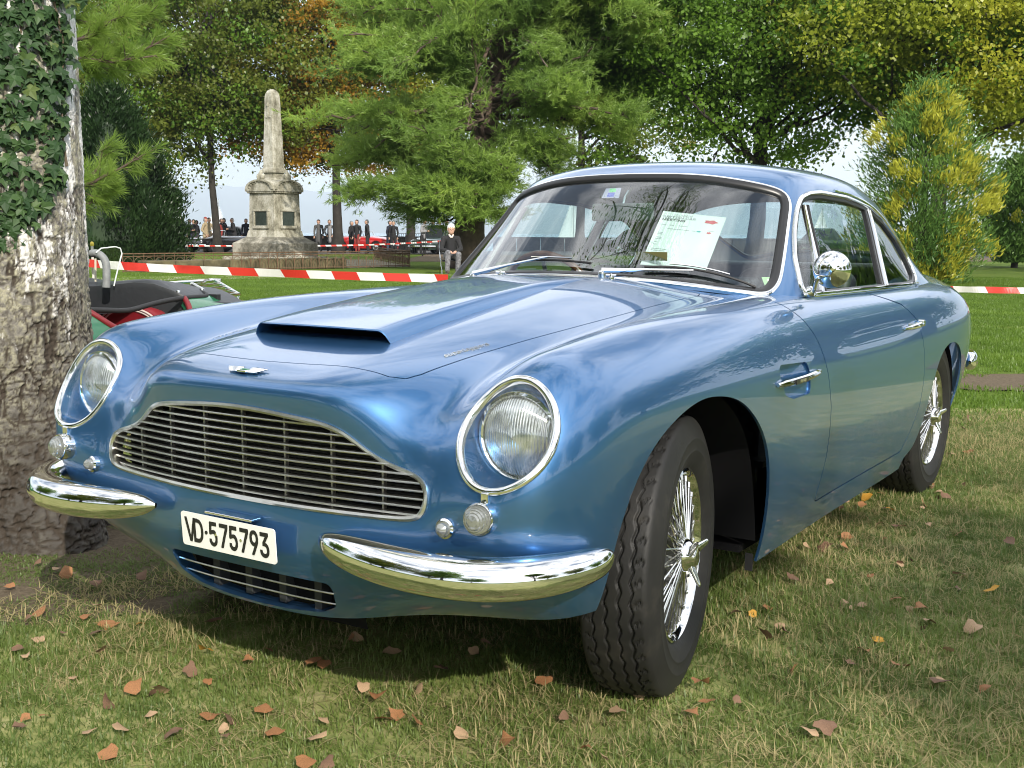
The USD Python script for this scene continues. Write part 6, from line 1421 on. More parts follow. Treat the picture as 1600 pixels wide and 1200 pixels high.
for k in range(4):       # segmental gables, one on each face
    ca, sa = math.cos(k*PI/2), math.sin(k*PI/2); Rk = np.array([[ca, -sa, 0], [sa, ca, 0], [0, 0, 1]])
    a = np.linspace(0, PI, 18); b = MB()
    for r0, r1, y0, y1 in ((1.0, .84, -.06, .35), (.84, .0, .0, .35)):
        o = np.c_[hw*r0*np.cos(a), 0*a, zz(296)+(zz(280)-zz(296))*r0*np.sin(a)]; i_ = np.c_[hw*r1*np.cos(a), 0*a, zz(296)+(zz(280)-zz(296))*r1*np.sin(a)]
        G4 = np.array([o+[0, -hw+y1, 0], o+[0, -hw+y0, 0], i_+[0, -hw+y0, 0], i_+[0, -hw+y1, 0]])@Rk.T; b.grid(G4)
    gb = part(ob, 'gable', b, stone_mat, 30)
    for q in range(9):
        t_ = PI*(q+1)/10; b = MB(); b.box(np.array([hw*.78*math.cos(t_), -hw-.02, zz(296)+(zz(280)-zz(296))*.78*math.sin(t_)])@Rk.T, (.05, .04, .05), k*PI/2); part(gb, 'dentil', b, stone_mat)
    b = MB()
    for q, hh in ((-.10, .20), (0, .34), (.10, .20)): b.tube(spline([np.array([q*.6, -hw+.06, zz(281)]), np.array([q, -hw+.05, zz(281)+hh*.6]), np.array([q*1.5, -hw+.08, zz(281)+hh])], 6)@Rk.T, [.06, .08, .085, .08, .06, .03], 6)
    part(gb, 'acroterion', b, stone_mat, 60)
    # plaque with its moulded frame
    zc, hh = zz(342), (zz(331)-zz(353))/2; hwp = .29
    yf = -p40(78.0)/2
    b = MB()
    for sx, sz, cx, cz in ((2*hwp+.2, .08, 0, hh+.05), (2*hwp+.2, .10, 0, -hh-.05), (.08, 2*hh, -hwp-.05, 0), (.08, 2*hh, hwp+.05, 0)): b.box(np.array([cx, yf-.02, zc+cz])@Rk.T, (sx, .08, sz), k*PI/2, .012)
    pf = part(ob, 'plaque_frame', b, stone_mat, 30)
    b = MB(); b.box(np.array([0, yf-.004, zc])@Rk.T, (2*hwp, .04, 2*hh), k*PI/2, .008); part(pf, 'plaque', b, bronze)
b = MB(); b.add(*sq(p40(46), zz(296), p40(46), zz(283), .03)); b.add(*sq(p40(40), zz(283), p40(32), zz(278), .02)); b.add(*sq(p40(32), zz(278), p40(32), zz(269), .02)); b.add(*sq(p40(39), zz(269), p40(39), zz(266.5), .01)); b.add(*sq(p40(39), zz(266.5), p40(34), zz(261), .01)); part(ob, 'neck', b, stone_mat, 20)
b = MB(); b.add(*sq(p40(33.5), zz(261), p40(24.5), zz(150), .035)); a_ = [(p40(24.5), 150), (p40(22), 145), (p40(16), 140.5), (p40(7), 138.2), (.02, 137.8)]
for (s0, v0), (s1, v1) in zip(a_[:-1], a_[1:]): b.add(*sq(s0, zz(v0), s1, zz(v1), .035))
sh = part(ob, 'shaft', b, stone_mat, 25)
b = MB(); yf = -p40(27)/2
b.box((0, yf-.0, zz(195)), (.05, .05, 1.5), 0, .01); b.box((0, yf, zz(182)), (.26, .05, .06), 0, .01); b.tube([(0, yf-.01, zz(165)), (0, yf+.0, zz(160))], .05, 10); part(sh, 'carved_sword', b, stone_mat)

# ---- low iron railing round it
iron = plain('rusty_railing_iron', (.13, .075, .042), .75, .2, vary=.4, vscale=6)
def railing(name, label, P0, P1, h, step=.30):
    P0, P1 = np.asarray(P0), np.asarray(P1); L = np.linalg.norm(P1-P0); ang = math.degrees(math.atan2(P1[1]-P0[1], P1[0]-P0[0])); t = thing(name, label, 'railing', P0, ang, 'low iron railings round the monument')
    for z, r in ((h, .018), (h-.07, .012), (.06, .014)): b = MB(); b.tube([(0, 0, z), (L, 0, z)], r, 6); part(t, 'rail', b, iron)
    n = int(L/step)
    for k in range(n+1):
        x = L*k/n; b = MB(); b.tube([(x, 0, 0), (x, 0, h+.0)], .016 if k % 8 == 0 else .009, 5); part(t, 'upright', b, iron)
        if k < n:
            b = MB(); a = np.linspace(0, PI, 9); b.tube(np.c_[x+L/n*(.5+.5*np.cos(a)), 0*a, .12+(h-.22)*np.sin(a)**.8], .008, 5)
            b.tube(np.c_[x+L/n*(.5+.22*np.cos(a)), 0*a, .10+(h-.32)*np.sin(a)**.8], .007, 5); part(t, 'hoop', b, iron)
FA, FB = gp(190, 29.5), gp(640, 36.6); FCc = gp(585, 46); FD = gp(150, 44)
railing('railing', 'rusty low iron railing running in front of the monument', FA, FB, .52)
railing('railing', 'short return of the rusty iron railing at its right end behind the blue coupe', FB, FCc, .52)
mound = flat('stone_kerb', [FA+np.array([0, .3, 0]), FB+np.array([-.2, .3, 0]), FCc, FD], plain('mossy_paving', (.15, .13, .085), .95, vary=.45, vscale=1.5), .02, label='mossy paved ground inside the iron railing')

def bed_wall(label, P0, P1, h, th, mt):
    P0, P1 = np.asarray(P0, float), np.asarray(P1, float); L = np.linalg.norm(P1-P0); t = thing('low_stone_wall', label, 'wall', P0, math.degrees(math.atan2(P1[1]-P0[1], P1[0]-P0[0]))); n = int(L/.8); g = np.random.default_rng(6)
    for k in range(n): b = MB(); b.box((L*(k+.5)/n, th/2, h/2), (L/n-.02, th, h+g.uniform(-.03, .03)), bev=.03); part(t, 'stone_block', b, mt)
bed_wall('low mossy brown stone border just behind the iron railing', FA+np.array([.3, .55, 0]), FA*.28+FB*.72+np.array([-.2, .5, 0]), .33, .5, plain('mossy_border_stone', (.10, .085, .045), .95, vary=.6, vscale=3, bumpscale=9, bump=.8))

# ---------------------------------------------------------------- barrier tapes
tape_mat = mat('red_white_tape', {'tc': ('texture_coordinate', {}), 'sx': ('separate_xyz', {}), 'm': ('math', {'math_type': 'multiply', 'value2': 1/.56}), 'a': ('math', {'math_type': 'add'}), 'k': ('math', {'math_type': 'multiply', 'value2': .9}), 'fr': ('math', {'math_type': 'fraction'}), 'lt': ('math', {'math_type': 'less_than', 'value2': .5}),
    'mx': ('mix', {'color1': (.78, .77, .75), 'color2': (.62, .045, .03)}), 'd': ('principled_bsdf', {'roughness': .4}), 't': ('translucent_bsdf', {}), 'ms': ('mix_closure', {'fac': .3})},
    [('tc.object', 'sx.vector'), ('sx.x', 'm.value1'), ('sx.z', 'k.value1'), ('m.value', 'a.value1'), ('k.value', 'a.value2'), ('a.value', 'fr.value1'), ('fr.value', 'lt.value1'), ('lt.value', 'mx.fac'), ('mx.color', 'd.base_color'), ('mx.color', 't.color'), ('d.BSDF', 'ms.closure1'), ('t.BSDF', 'ms.closure2')], surface='ms.closure')
def tape(label, pts, w=.08, twist=.25, seed=0, n=90, group=None):
    """A plastic band through pixels (u, v, depth) of its middle line."""
    rng = np.random.default_rng(seed); P = np.array([back(u, v, d=d) for u, v, d in pts]); o = P[0]; e = P[-1]-P[0]; ang = math.atan2(e[1], e[0]); t = thing('barrier_tape', label, 'tape', o, math.degrees(ang), group)
    Q = P-o; R_ = np.array([[math.cos(ang), math.sin(ang), 0], [-math.sin(ang), math.cos(ang), 0], [0, 0, 1]]); Q = spline(Q@R_.T, n) if len(Q) > 2 else Q[0]+(Q[1]-Q[0])*np.linspace(0, 1, n)[:, None]@R_.T
    a = twist*np.sin(np.linspace(0, 9, n)+seed)+.5*twist*np.sin(np.linspace(0, 31, n)); up = np.c_[0*a, np.sin(a), np.cos(a)]*w/2
    b = MB(); b.grid(np.array([Q-up+[0, .0008, 0], Q-up, Q+up, Q+up+[0, .0008, 0], Q-up+[0, .0008, 0]])); part(t, 'band', b, tape_mat, False)
    return t
tape('red and white barrier tape stretched in front of the monument behind the roadster', [(120, 409.5, 12.2), (215, 417, 12), (400, 425.5, 12), (560, 431.5, 11.8), (700, 435.5, 11.6)], .086, .22, 0)
tape('red and white barrier tape on the right behind the coupe tail', [(1440, 450.5, 10.4), (1520, 452.5, 10.3), (1680, 455.5, 10.2)], .058, .3, 2, 60)
tape('thin red and white tape far off in front of the crowd on the promenade', [(120, 382, 57), (300, 384, 57), (420, 384, 57), (560, 383, 57), (720, 375, 56)], .075, .2, 3, 120)
tape('thin red and white tape far off at the right edge', [(1500, 372, 56), (1620, 372.5, 56)], .09, .2, 4, 40)
for k, (u, v, d, lb) in enumerate(((143, 400, 12.2, 'thin pale post carrying the tape behind the roadster windscreen'), (1700, 455, 10.2, 'thin pale post carrying the tape right of the picture'))):
    P = gp(u, d); t = thing('tape_post', lb, 'post', P); b = MB(); b.tube([(0, 0, 0), (0, 0, .95)], .014, 8); part(t, 'rod', b, plain('post_grey%d' % k, (.55, .53, .48), .5)); b = MB(); b.lathe([(.02, .95), (.022, .97), (.015, .99), (.0005, .995)], n=10); part(t, 'cap', b, plain('post_cap%d' % k, (.5, .4, .05), .5))
# ---------------------------------------------------------------- people, promenade, boats, far cars
import manifold3d as m3
def caps(pairs, step=.03, it=6):
    """One smooth body out of tapered bones: ((p, r), (q, r)) pairs."""
    total = None
    for (p, r), (q, s) in pairs:
        pts = []
        for c, rr in ((p, r), (q, s)):
            sp = _ico*rr+np.asarray(c, float); pts.append(sp)
        h = m3.Manifold.hull_points(np.vstack(pts)); total = h if total is None else total+h
    total = total.refine_to_length(step); me = total.to_mesh()
    t = trimesh.Trimesh(me.vert_properties[:, :3], me.tri_verts, process=True); trimesh.smoothing.filter_taubin(t, .5, .53, it); return t
_ico = trimesh.creation.icosphere(1, 1.0).vertices
skin = plain('skin', (.42, .25, .18), .55)
cloths = {}
def cloth(col):
    if col not in cloths: cloths[col] = plain('cloth_%d' % len(cloths), col, .9, vary=.2, vscale=9)
    return cloths[col]
DARK, NAVY, GREY, BEIGE, RED, JEANS, BROWN, WHITE, PALE = (.016, .016, .018), (.016, .02, .035), (.085, .085, .085), (.30, .24, .15), (.22, .035, .03), (.05, .075, .13), (.06, .04, .03), (.55, .55, .52), (.22, .22, .23)
def person(label, loc, face, top, bottom, hair=DARK, h=1.74, lean=0.0, arms='down', group=None, coat=False, step=.045, hat=None):
    t = thing('person', label, 'person', loc, face, group); k = h/1.74
    def J(x, y, z): return np.array([x, y-lean*max(0, z-.9), z])*k
    hipL, hipR = J(.09, 0, .92), J(-.09, 0, .92); kL, kR = J(.10, -.02, .50), J(-.10, .03, .50); aL, aR = J(.11, .02, .09), J(-.11, .06, .09)
    sh, nk, hd = J(0, 0, 1.42), J(0, -.01, 1.50), J(0, -.02, 1.63); sL, sR = J(.18, 0, 1.40), J(-.18, 0, 1.40)
    if arms == 'down': eL, eR, wL, wR = J(.24, .03, 1.13), J(-.24, .03, 1.13), J(.24, -.06, .88), J(-.24, -.06, .88)
    elif arms == 'pocket': eL, eR, wL, wR = J(.29, .06, 1.14), J(-.29, .06, 1.14), J(.17, -.08, .93), J(-.17, -.08, .93)
    else: eL, eR, wL, wR = J(.25, -.02, 1.14), J(-.25, -.02, 1.14), J(.08, -.24, 1.18), J(-.08, -.24, 1.16)
    body = [((hd+[0, 0, .025], .098*k), (hd+[0, -.015, -.055], .075*k)), ((nk, .055*k), (hd, .06*k)), ((hd+[0, -.095*k, -.01], .016*k), (hd+[0, -.085*k, .02], .016*k)), ((hd+[.09*k, 0, 0], .02*k), (hd+[-.09*k, 0, 0], .02*k)), ((sh, .10*k), (J(0, 0, 1.0), .12*k)), ((sL, .06*k), (sR, .06*k)),
            ((eL, .04*k), (wL, .03*k)), ((eR, .04*k), (wR, .03*k)), ((sL, .05*k), (eL, .04*k)), ((sR, .05*k), (eR, .04*k)), ((hipL, .08*k), (kL, .055*k)), ((hipR, .08*k), (kR, .055*k)), ((kL, .05*k), (aL, .035*k)), ((kR, .05*k), (aR, .035*k)), ((hipL, .09*k), (J(0, 0, 1.0), .11*k)), ((hipR, .09*k), (J(0, 0, 1.0), .11*k))]
    for w_, e_ in ((wL, eL), (wR, eR)):
        d = unit(w_-e_); s = unit(np.cross(d, [0, 1.0, .1])); body.append(((w_, .030*k), (w_+d*.08*k, .036*k)))
        for q in range(4): body.append(((w_+d*.08*k+s*(q-1.5)*.018*k, .010*k), (w_+d*(.155-.012*abs(q-1.3))*k+s*(q-1.5)*.019*k+[0, -.012*k, 0], .008*k)))
        body.append(((w_+d*.03*k, .012*k), (w_+d*.09*k+s*.05*k, .009*k)))
    part(t, 'body', caps(body, step, 2), skin, True)
    low = .62 if coat else .88
    jk = [((sh, .118*k), (J(0, 0, 1.05), .135*k)), ((J(0, 0, 1.05), .135*k), (J(0, .01, low), .145*k)), ((sL, .078*k), (sR, .078*k)), ((sL, .072*k), (eL, .058*k)), ((sR, .072*k), (eR, .058*k)), ((eL, .058*k), (wL, .044*k)), ((eR, .058*k), (wR, .044*k)), ((nk, .075*k), (sh, .09*k))]
    part(t, 'jacket', caps(jk, step, 3), cloth(top), True)
    tr = [((hipL, .105*k), (kL, .078*k)), ((hipR, .105*k), (kR, .078*k)), ((kL, .076*k), (aL, .062*k)), ((kR, .076*k), (aR, .062*k)), ((J(0, 0, .95), .125*k), (J(0, 0, .86), .12*k))]
    part(t, 'trousers', caps(tr, step, 3), cloth(bottom), True)
    part(t, 'shoe', caps([((aL-[0, 0, .03], .045*k), (aL+[0, -.15*k, -.05], .038*k))], .04, 1), cloth(DARK), True); part(t, 'shoe', caps([((aR-[0, 0, .03], .045*k), (aR+[0, -.15*k, -.05], .038*k))], .04, 1), cloth(DARK), True)
    part(t, 'hair', caps([((hd+[0, .02, .055], .098*k), (hd+[0, .045, .0], .088*k))], .03, 2), cloth(hair), True)
    if hat: part(t, 'cap', caps([((hd+[0, .01, .085], .095*k), (hd+[0, .01, .10], .08*k))], .03, 1), cloth(hat), True)
    return t
def at_u(u, d): return gp(u, d)
crowd = [
 (274, 62, DARK, JEANS, 'down', 20, 'person in dark jacket half hidden behind the cypress'),
 (286, 61, NAVY, JEANS, 'pocket', -30, 'person in navy jacket and jeans standing right of the cypress'),
 (296, 62, DARK, DARK, 'down', 60, 'person in black with a pale bag at the hip in the left crowd', ),
 (303, 61, DARK, NAVY, 'front', 10, 'person in a dark coat at the middle of the left crowd'),
 (308, 62.5, GREY, DARK, 'down', -50, 'person in a charcoal coat close beside the beige man'),
 (321, 59, BEIGE, BEIGE, 'pocket', 80, 'tall person all in beige with a red cap beside the black car', RED),
 (327, 60.5, BEIGE, BROWN, 'down', 30, 'shorter person in a tan coat right of the tall beige person'),
 (341, 62, RED, DARK, 'down', -20, 'person in a rust red pullover behind the black car'),
 (346, 62.5, DARK, DARK, 'down', 40, 'person in black right of the rust red pullover'),
 (353, 63, NAVY, DARK, 'pocket', -60, 'person leaning over the black car on its left'),
 (366, 62, DARK, DARK, 'front', -70, 'person in black leaning over the black car on its right'),
 (385, 64, NAVY, DARK, 'down', 0, 'person in navy just left of the monument pedestal'),
 (464, 63, DARK, DARK, 'down', 90, 'person in black just right of the monument pedestal'),
 (498, 63, GREY, GREY, 'down', 0, 'lone person in a grey coat between the monument and the dark trunk'),
 (515, 63, PALE, DARK, 'pocket', 10, 'person with a pale waistcoat beside the dark trunk'),
 (549, 61, DARK, DARK, 'down', 70, 'person in black at the left of three by the red car'),
 (558, 60, DARK, RED, 'down', -30, 'person in black jacket and dark red trousers by the red car'),
 (574, 59, DARK, DARK, 'pocket', -80, 'person in black at the right of three by the red car'),
 (609, 61, NAVY, JEANS, 'down', 60, 'person with a white shirt front behind the metal barrier'),
 (615, 60.5, DARK, DARK, 'down', -10, 'taller person in black right beside the white shirt front'),
 (661, 58, PALE, DARK, 'front', 60, 'person in a grey top bending towards the dark green car'),
 (677, 63, DARK, DARK, 'down', 0, 'head and shoulders behind the dark green car, left one'),
 (687, 63, DARK, DARK, 'down', 0, 'head and shoulders behind the dark green car, right one'),
 (698, 62, DARK, DARK, 'down', 0, 'person in black standing right behind the white-haired person'),
 (1541, 60, DARK, DARK, 'pocket', 0, 'person in black far off between the two conifers at the right'),
]
rng = np.random.default_rng(4)
for c in crowd:
    u, d, top, bot, arms, face, lb = c[:7]
    person(lb, at_u(u, d)+np.array([0, 0, .025]), RZ+face, top, bot, [DARK, GREY, BROWN, PALE][int(rng.integers(0, 4))], float(rng.uniform(1.66, 1.82)), .12 if 'lean' in lb or 'bend' in lb else 0.02, arms, 'people on the lake promenade', coat='coat' in lb, hat=c[7] if len(c) > 7 else None)

# the white-haired person sitting, facing us
def seated(label, loc, face):
    t = thing('person', label, 'person', loc, face); J = lambda x, y, z: np.array([x, y, z], float)
    hip, sh, nk, hd = J(0, .06, .50), J(0, -.02, .98), J(0, -.05, 1.07), J(0, -.10, 1.20); sL, sR = J(.19, -.02, .96), J(-.19, -.02, .96); eL, eR, wL, wR = J(.27, -.10, .68), J(-.27, -.10, .68), J(.10, -.34, .62), J(-.10, -.34, .62)
    kL, kR, aL, aR = J(.15, -.42, .54), J(-.13, -.40, .58), J(.13, -.40, .10), J(-.16, -.45, .12)
    body = [((hd+[0, .005, .03], .10), (hd+[0, -.02, -.055], .077)), ((nk, .055), (hd, .06)), ((hd+[0, -.10, -.01], .016), (hd+[0, -.09, .02], .015)), ((hd+[.093, .01, 0], .02), (hd+[-.093, .01, 0], .02)), ((sh, .11), (hip, .13)), ((sL, .06), (sR, .06)), ((sL, .05), (eL, .042)), ((sR, .05), (eR, .042)), ((eL, .04), (wL, .03)), ((eR, .04), (wR, .03)), ((J(.09, 0, .5), .09), (kL, .06)), ((J(-.09, 0, .5), .09), (kR, .06)), ((kL, .055), (aL, .04)), ((kR, .055), (aR, .04))]
    for w_, e_ in ((wL, eL), (wR, eR)):
        d = unit(w_-e_); s = unit(np.cross(d, [0, 0, 1.0])); body.append(((w_, .03), (w_+d*.08, .036)))
        for q in range(4): body.append(((w_+d*.08+s*(q-1.5)*.019, .010), (w_+d*(.15-.01*abs(q-1.3))+s*(q-1.5)*.019+[0, 0, -.02], .0085)))
        body.append(((w_+d*.03, .012), (w_+d*.08+s*.05, .009)))
    part(t, 'body', caps(body, .025, 2), skin, True)
    for s_ in (-1, 1): b = MB(); b.add(*(lambda q: (q.vertices*.011+hd+[s_*.034, -.085, .012], q.faces))(trimesh.creation.icosphere(1, 1.0))); part(t, 'eye', b, cloth(DARK))
    part(t, 'jacket', caps([((sh, .13), (J(0, .05, .55), .155)), ((sL, .08), (sR, .08)), ((sL, .075), (eL, .062)), ((sR, .075), (eR, .062)), ((eL, .062), (wL, .046)), ((eR, .062), (wR, .046)), ((nk+[0, .02, -.01], .075), (sh, .10))], .03, 3), cloth(DARK), True)
    part(t, 'collar', caps([((nk+[.05, -.05, -.005], .028), (nk+[.015, -.10, -.07], .02)), ((nk+[-.05, -.05, -.005], .028), (nk+[-.015, -.10, -.07], .02))], .02, 1), cloth((.62, .55, .48)), True)
    part(t, 'trousers', caps([((J(.09, .02, .5), .115), (kL, .085)), ((J(-.09, .02, .5), .115), (kR, .085)), ((kL, .082), (aL, .066)), ((kR, .082), (aR, .066)), ((J(0, .04, .5), .14), (J(0, .05, .55), .14))], .03, 3), plain('pale_striped_cloth', (.13, .13, .14), .9, vary=.7, vscale=22), True)
    part(t, 'hair', caps([((hd+[0, .02, .065], .105), (hd+[0, .05, .0], .095))], .02, 2), cloth((.80, .78, .74)), True)
    for a_ in (aL, aR): part(t, 'shoe', caps([((a_-[0, 0, .03], .046), (a_+[0, -.16, -.055], .038))], .03, 1), cloth(BROWN), True)
SP = gp(704, 30.5)
seated('white-haired person in a black jacket sitting on a chair left of the coupe windscreen', SP, RZ+12)
ch = thing('folding_chair', 'dark folding chair under the white-haired person', 'chair', SP, RZ+12)
b = MB(); b.box((0, .06, .37), (.50, .46, .03), bev=.01); part(ch, 'seat', b, black); b = MB(); b.box((0, .30, .74), (.50, .03, .30), bev=.01); part(ch, 'backrest', b, black)
for s in (1, -1):
    b = MB(); b.tube([(s*.26, -.20, .01), (s*.26, .30, .60), (s*.26, .31, .90)], .012, 6); part(ch, 'leg', b, steel); b = MB(); b.tube([(s*.26, .34, .01), (s*.26, -.14, .40)], .012, 6); part(ch, 'leg', b, steel)

# promenade wall and crowd barriers
def box_wall(name, label, u0, u1, d, h, z0=0.0, th=.4, group=None, n=None):
    a, b_ = gp(u0, d), gp(u1, d); L = np.linalg.norm(b_-a); t = thing(name, label, 'wall', a, RZ, group); n = n or max(1, int(L/1.5))
    for k in range(n): bb = MB(); bb.box((L*(k+.5)/n, 0, z0+h/2), (L/n-.03, th, h), bev=.02); part(t, 'stone_block', bb, stone_wall_mat)
    bb = MB(); bb.box((L/2, 0, z0+h+.05), (L, th+.12, .10), bev=.02); part(t, 'coping', bb, stone_wall_mat)
box_wall('quay_wall', 'dark low quay wall along the lake behind the crowd', 40, 760, SHORE-1.2, .78, .02)
box_wall('quay_wall', 'dark low quay wall seen through the coupe windows', 770, 1330, SHORE-1.2, .78, .02)
box_wall('quay_wall', 'dark low quay wall at the right beyond the conifers', 1340, 1720, SHORE-1.2, .78, .02)
for k, (u0, u1, lb) in enumerate(((604, 633, 'dark metal crowd barrier left of the dark green car'), (634, 664, 'dark metal crowd barrier in front of the dark green car'))):
    a, b_ = gp(u0, 54), gp(u1, 54.3); L = np.linalg.norm(b_-a); t = thing('crowd_barrier', lb, 'barrier', a, RZ)
    bb = MB(); bb.tube([(0, 0, .12), (0, 0, 1.08), (L, 0, 1.08), (L, 0, .12), (0, 0, .12)], .022, 6); part(t, 'frame', bb, black)
    for q in range(1, 9): bb = MB(); bb.tube([(L*q/9, 0, .12), (L*q/9, 0, 1.08)], .010, 5); part(t, 'bar', bb, black)
    for x in (.15, L-.15): bb = MB(); bb.tube([(x, -.3, .0), (x, 0, .12), (x, .3, .0)], .018, 5); part(t, 'foot', bb, black)

def far_car(name, label, loc, rz, paint_mat, L=4.1, W=1.6, H=1.25, coupe=True, open_top=False):
    """A smaller car in the distance: body, cabin glass, wheels, lights."""
    t = thing(name, label, 'car', loc, rz, None)          # nose towards -y
    ys_ = np.array([-.5, -.49, -.42, -.2, -.12, .2, .40, .48, .5])*L
    prof = [(.36, .55, .10), (.62, .60, .70), (.78, .66, .86), (.86, .72, .95), (.88, .75, 1.0), (.88, .76, 1.0), (.84, .72, .95), (.74, .62, .80), (.45, .50, .5)]
    rows = []
    for y, (zt, zm, wf) in zip(ys_, prof):
        w_ = W/2*max(wf, .55); rows.append([(-w_*.94, y, .22), (-w_, y, min(zm, zt)*.75), (-w_*.93, y, zt*.93), (-w_*.5, y, zt), (0, y, zt*1.01), (w_*.5, y, zt), (w_*.93, y, zt*.93), (w_, y, min(zm, zt)*.75), (w_*.94, y, .22)])
    Gq = bfit(np.array(rows), .001)(np.linspace(0, 8, 50)); Gq = bfit(Gq.transpose(1, 0, 2), .001)(np.linspace(0, 8, 40)).transpose(1, 0, 2)
    Sb = Sheet(*[*(lambda V, F: (V, np.vstack([F[:, [0, 1, 2]], F[:, [0, 2, 3]]])))(*grid(Gq))], normals_of(Gq).reshape(-1, 3))
    for yw in (-.31*L, .31*L):
        val = np.minimum(.345-np.hypot(Sb.V[:, 1]-yw, Sb.V[:, 2]-.31), np.abs(Sb.V[:, 0])-W*.25); Sb, _ = Sb.cut(-val)
    put(t, 'body', Sb.V, Sb.F, paint_mat, Sb.N)
    if not open_top:
        y0, y1 = -.14*L, .36*L; cab = []
        for f, w_ in ((0, .80), (.45, .72), (.8, .62), (1, .56)):
            z = .84+(H-.84)*f; cab.append([(x*W/2*w_, yy, z) for x, yy in ((-.9, y0+.50*f*(1)), (0, y0-.10+.5*f), (.9, y0+.5*f), (1, y0+.25+.4*f), (1, y1-.35-.3*f), (.9, y1-.55*f), (0, y1+.06-.6*f), (-.9, y1-.55*f), (-1, y1-.35-.3*f), (-1, y0+.25+.4*f))])
        bb = MB(); bb.grid(np.array(cab[:3]), True); part(t, 'side_glass', bb, far_glass, 50)
        top_ = np.array([cab[2], cab[3], np.array(cab[3])*[.5, .8, 1]+[0, .05, .02], np.array(cab[3])*[.01, .01, 1]+[0, .12*L*.4, .03]]); bb = MB(); bb.grid(top_, True); part(t, 'roof', bb, paint_mat, 60)
        for i_ in (0, 2, 3, 4, 5, 7, 8, 9): bb = MB(); bb.tube([np.array(c[i_])*[1.01, 1, 1] for c in cab[:3]], .028, 5); part(t, 'pillar', bb, paint_mat)
    else:
        bb = MB(); bb.box((0, .10*L, .86), (W*.72, .26*L, .06), bev=.02); part(t, 'cockpit', bb, black)
        bb = MB(); xw = W*.36; bb.tube([(-xw, -.06*L, .86), (-xw*.9, -.02*L, 1.16), (xw*.9, -.02*L, 1.16), (xw, -.06*L, .86)], .018, 6); part(t, 'windscreen_frame', bb, chrome)
    for yw in (-.31*L, .31*L):
        for s in (1, -1):
            bb = MB(); bb.lathe([(.18, -.08), (.29, -.09), (.31, -.05), (.31, .05), (.29, .08), (.20, .085), (.19, .06)], (s*(W/2-.11), yw, .31), (s, 0, 0), 24); wq = part(t, 'wheel', bb, black, 50)
            bb = MB(); bb.lathe([(.195, .06), (.15, .045), (.06, .065), (.0005, .07)], (s*(W/2-.11), yw, .31), (s, 0, 0), 20); part(wq, 'hub_cap', bb, steel, 50)
    for s in (1, -1):
        bb = MB(); bb.lathe([(.09, 0), (.08, .03), (.05, .05), (.0005, .06)], (s*W*.32, -.475*L, .60), (0, -1, .1), 16); part(t, 'headlight', bb, clear_lens, 50)
    bb = MB(); bb.tube(spline([(-W*.46, -.45*L, .40), (-W*.3, -.512*L, .40), (0, -.52*L, .40), (W*.3, -.512*L, .40), (W*.46, -.45*L, .40)], 12), .045, 6); part(t, 'bumper', bb, chrome)
    bb = MB(); bb.box((0, -.497*L, .52), (W*.4, .02, .16), bev=.008); part(t, 'grille', bb, black)
    return t
far_glass = plain('far_window_glass', (.02, .025, .03), .05, coat=.3)
car_red = plain('red_car_paint', (.45, .018, .02), .25, coat=1); car_green = plain('dark_green_car_paint', (.014, .030, .022), .22, coat=1); car_black = plain('black_car_paint', (.010, .010, .011), .2, coat=1); car_silver = plain('grey_car_paint', (.12, .13, .14), .25, .3, coat=1)
up = np.array([0, 0, .025])
far_car('open_car', 'small red open sports car on the promenade behind three people', gp(572, 63.5)+up, RZ+62, car_red, 3.7, 1.5, 1.1, open_top=True)
far_car('saloon_car', 'dark green vintage car on the promenade behind the metal barrier', gp(682, 60)+up, RZ-20, car_green, 4.2, 1.7, 1.5)
far_car('open_car', 'low black open car left of the monument plinth', gp(342, 60)+up, RZ-28, car_black, 4.0, 1.6, 1.1, open_top=True)
far_car('saloon_car', 'grey car behind the crowd at the left of the monument', gp(377, 65.5)+up, RZ+75, car_silver, 4.2, 1.7, 1.4)
far_car('saloon_car', 'dark coupe parked by the lake, seen through the windscreen of the blue coupe', gp(1010, 61)+up, RZ+70, car_black, 4.3, 1.7, 1.35)
far_car('saloon_car', 'dark estate car by the lake, seen through the side window of the blue coupe', gp(1300, 60)+up, RZ+70, car_green, 4.3, 1.7, 1.45)
far_car('saloon_car', 'dark car at the right end of the promenade between the conifers', gp(1556, 62)+up, RZ+80, car_black, 4.2, 1.7, 1.4)

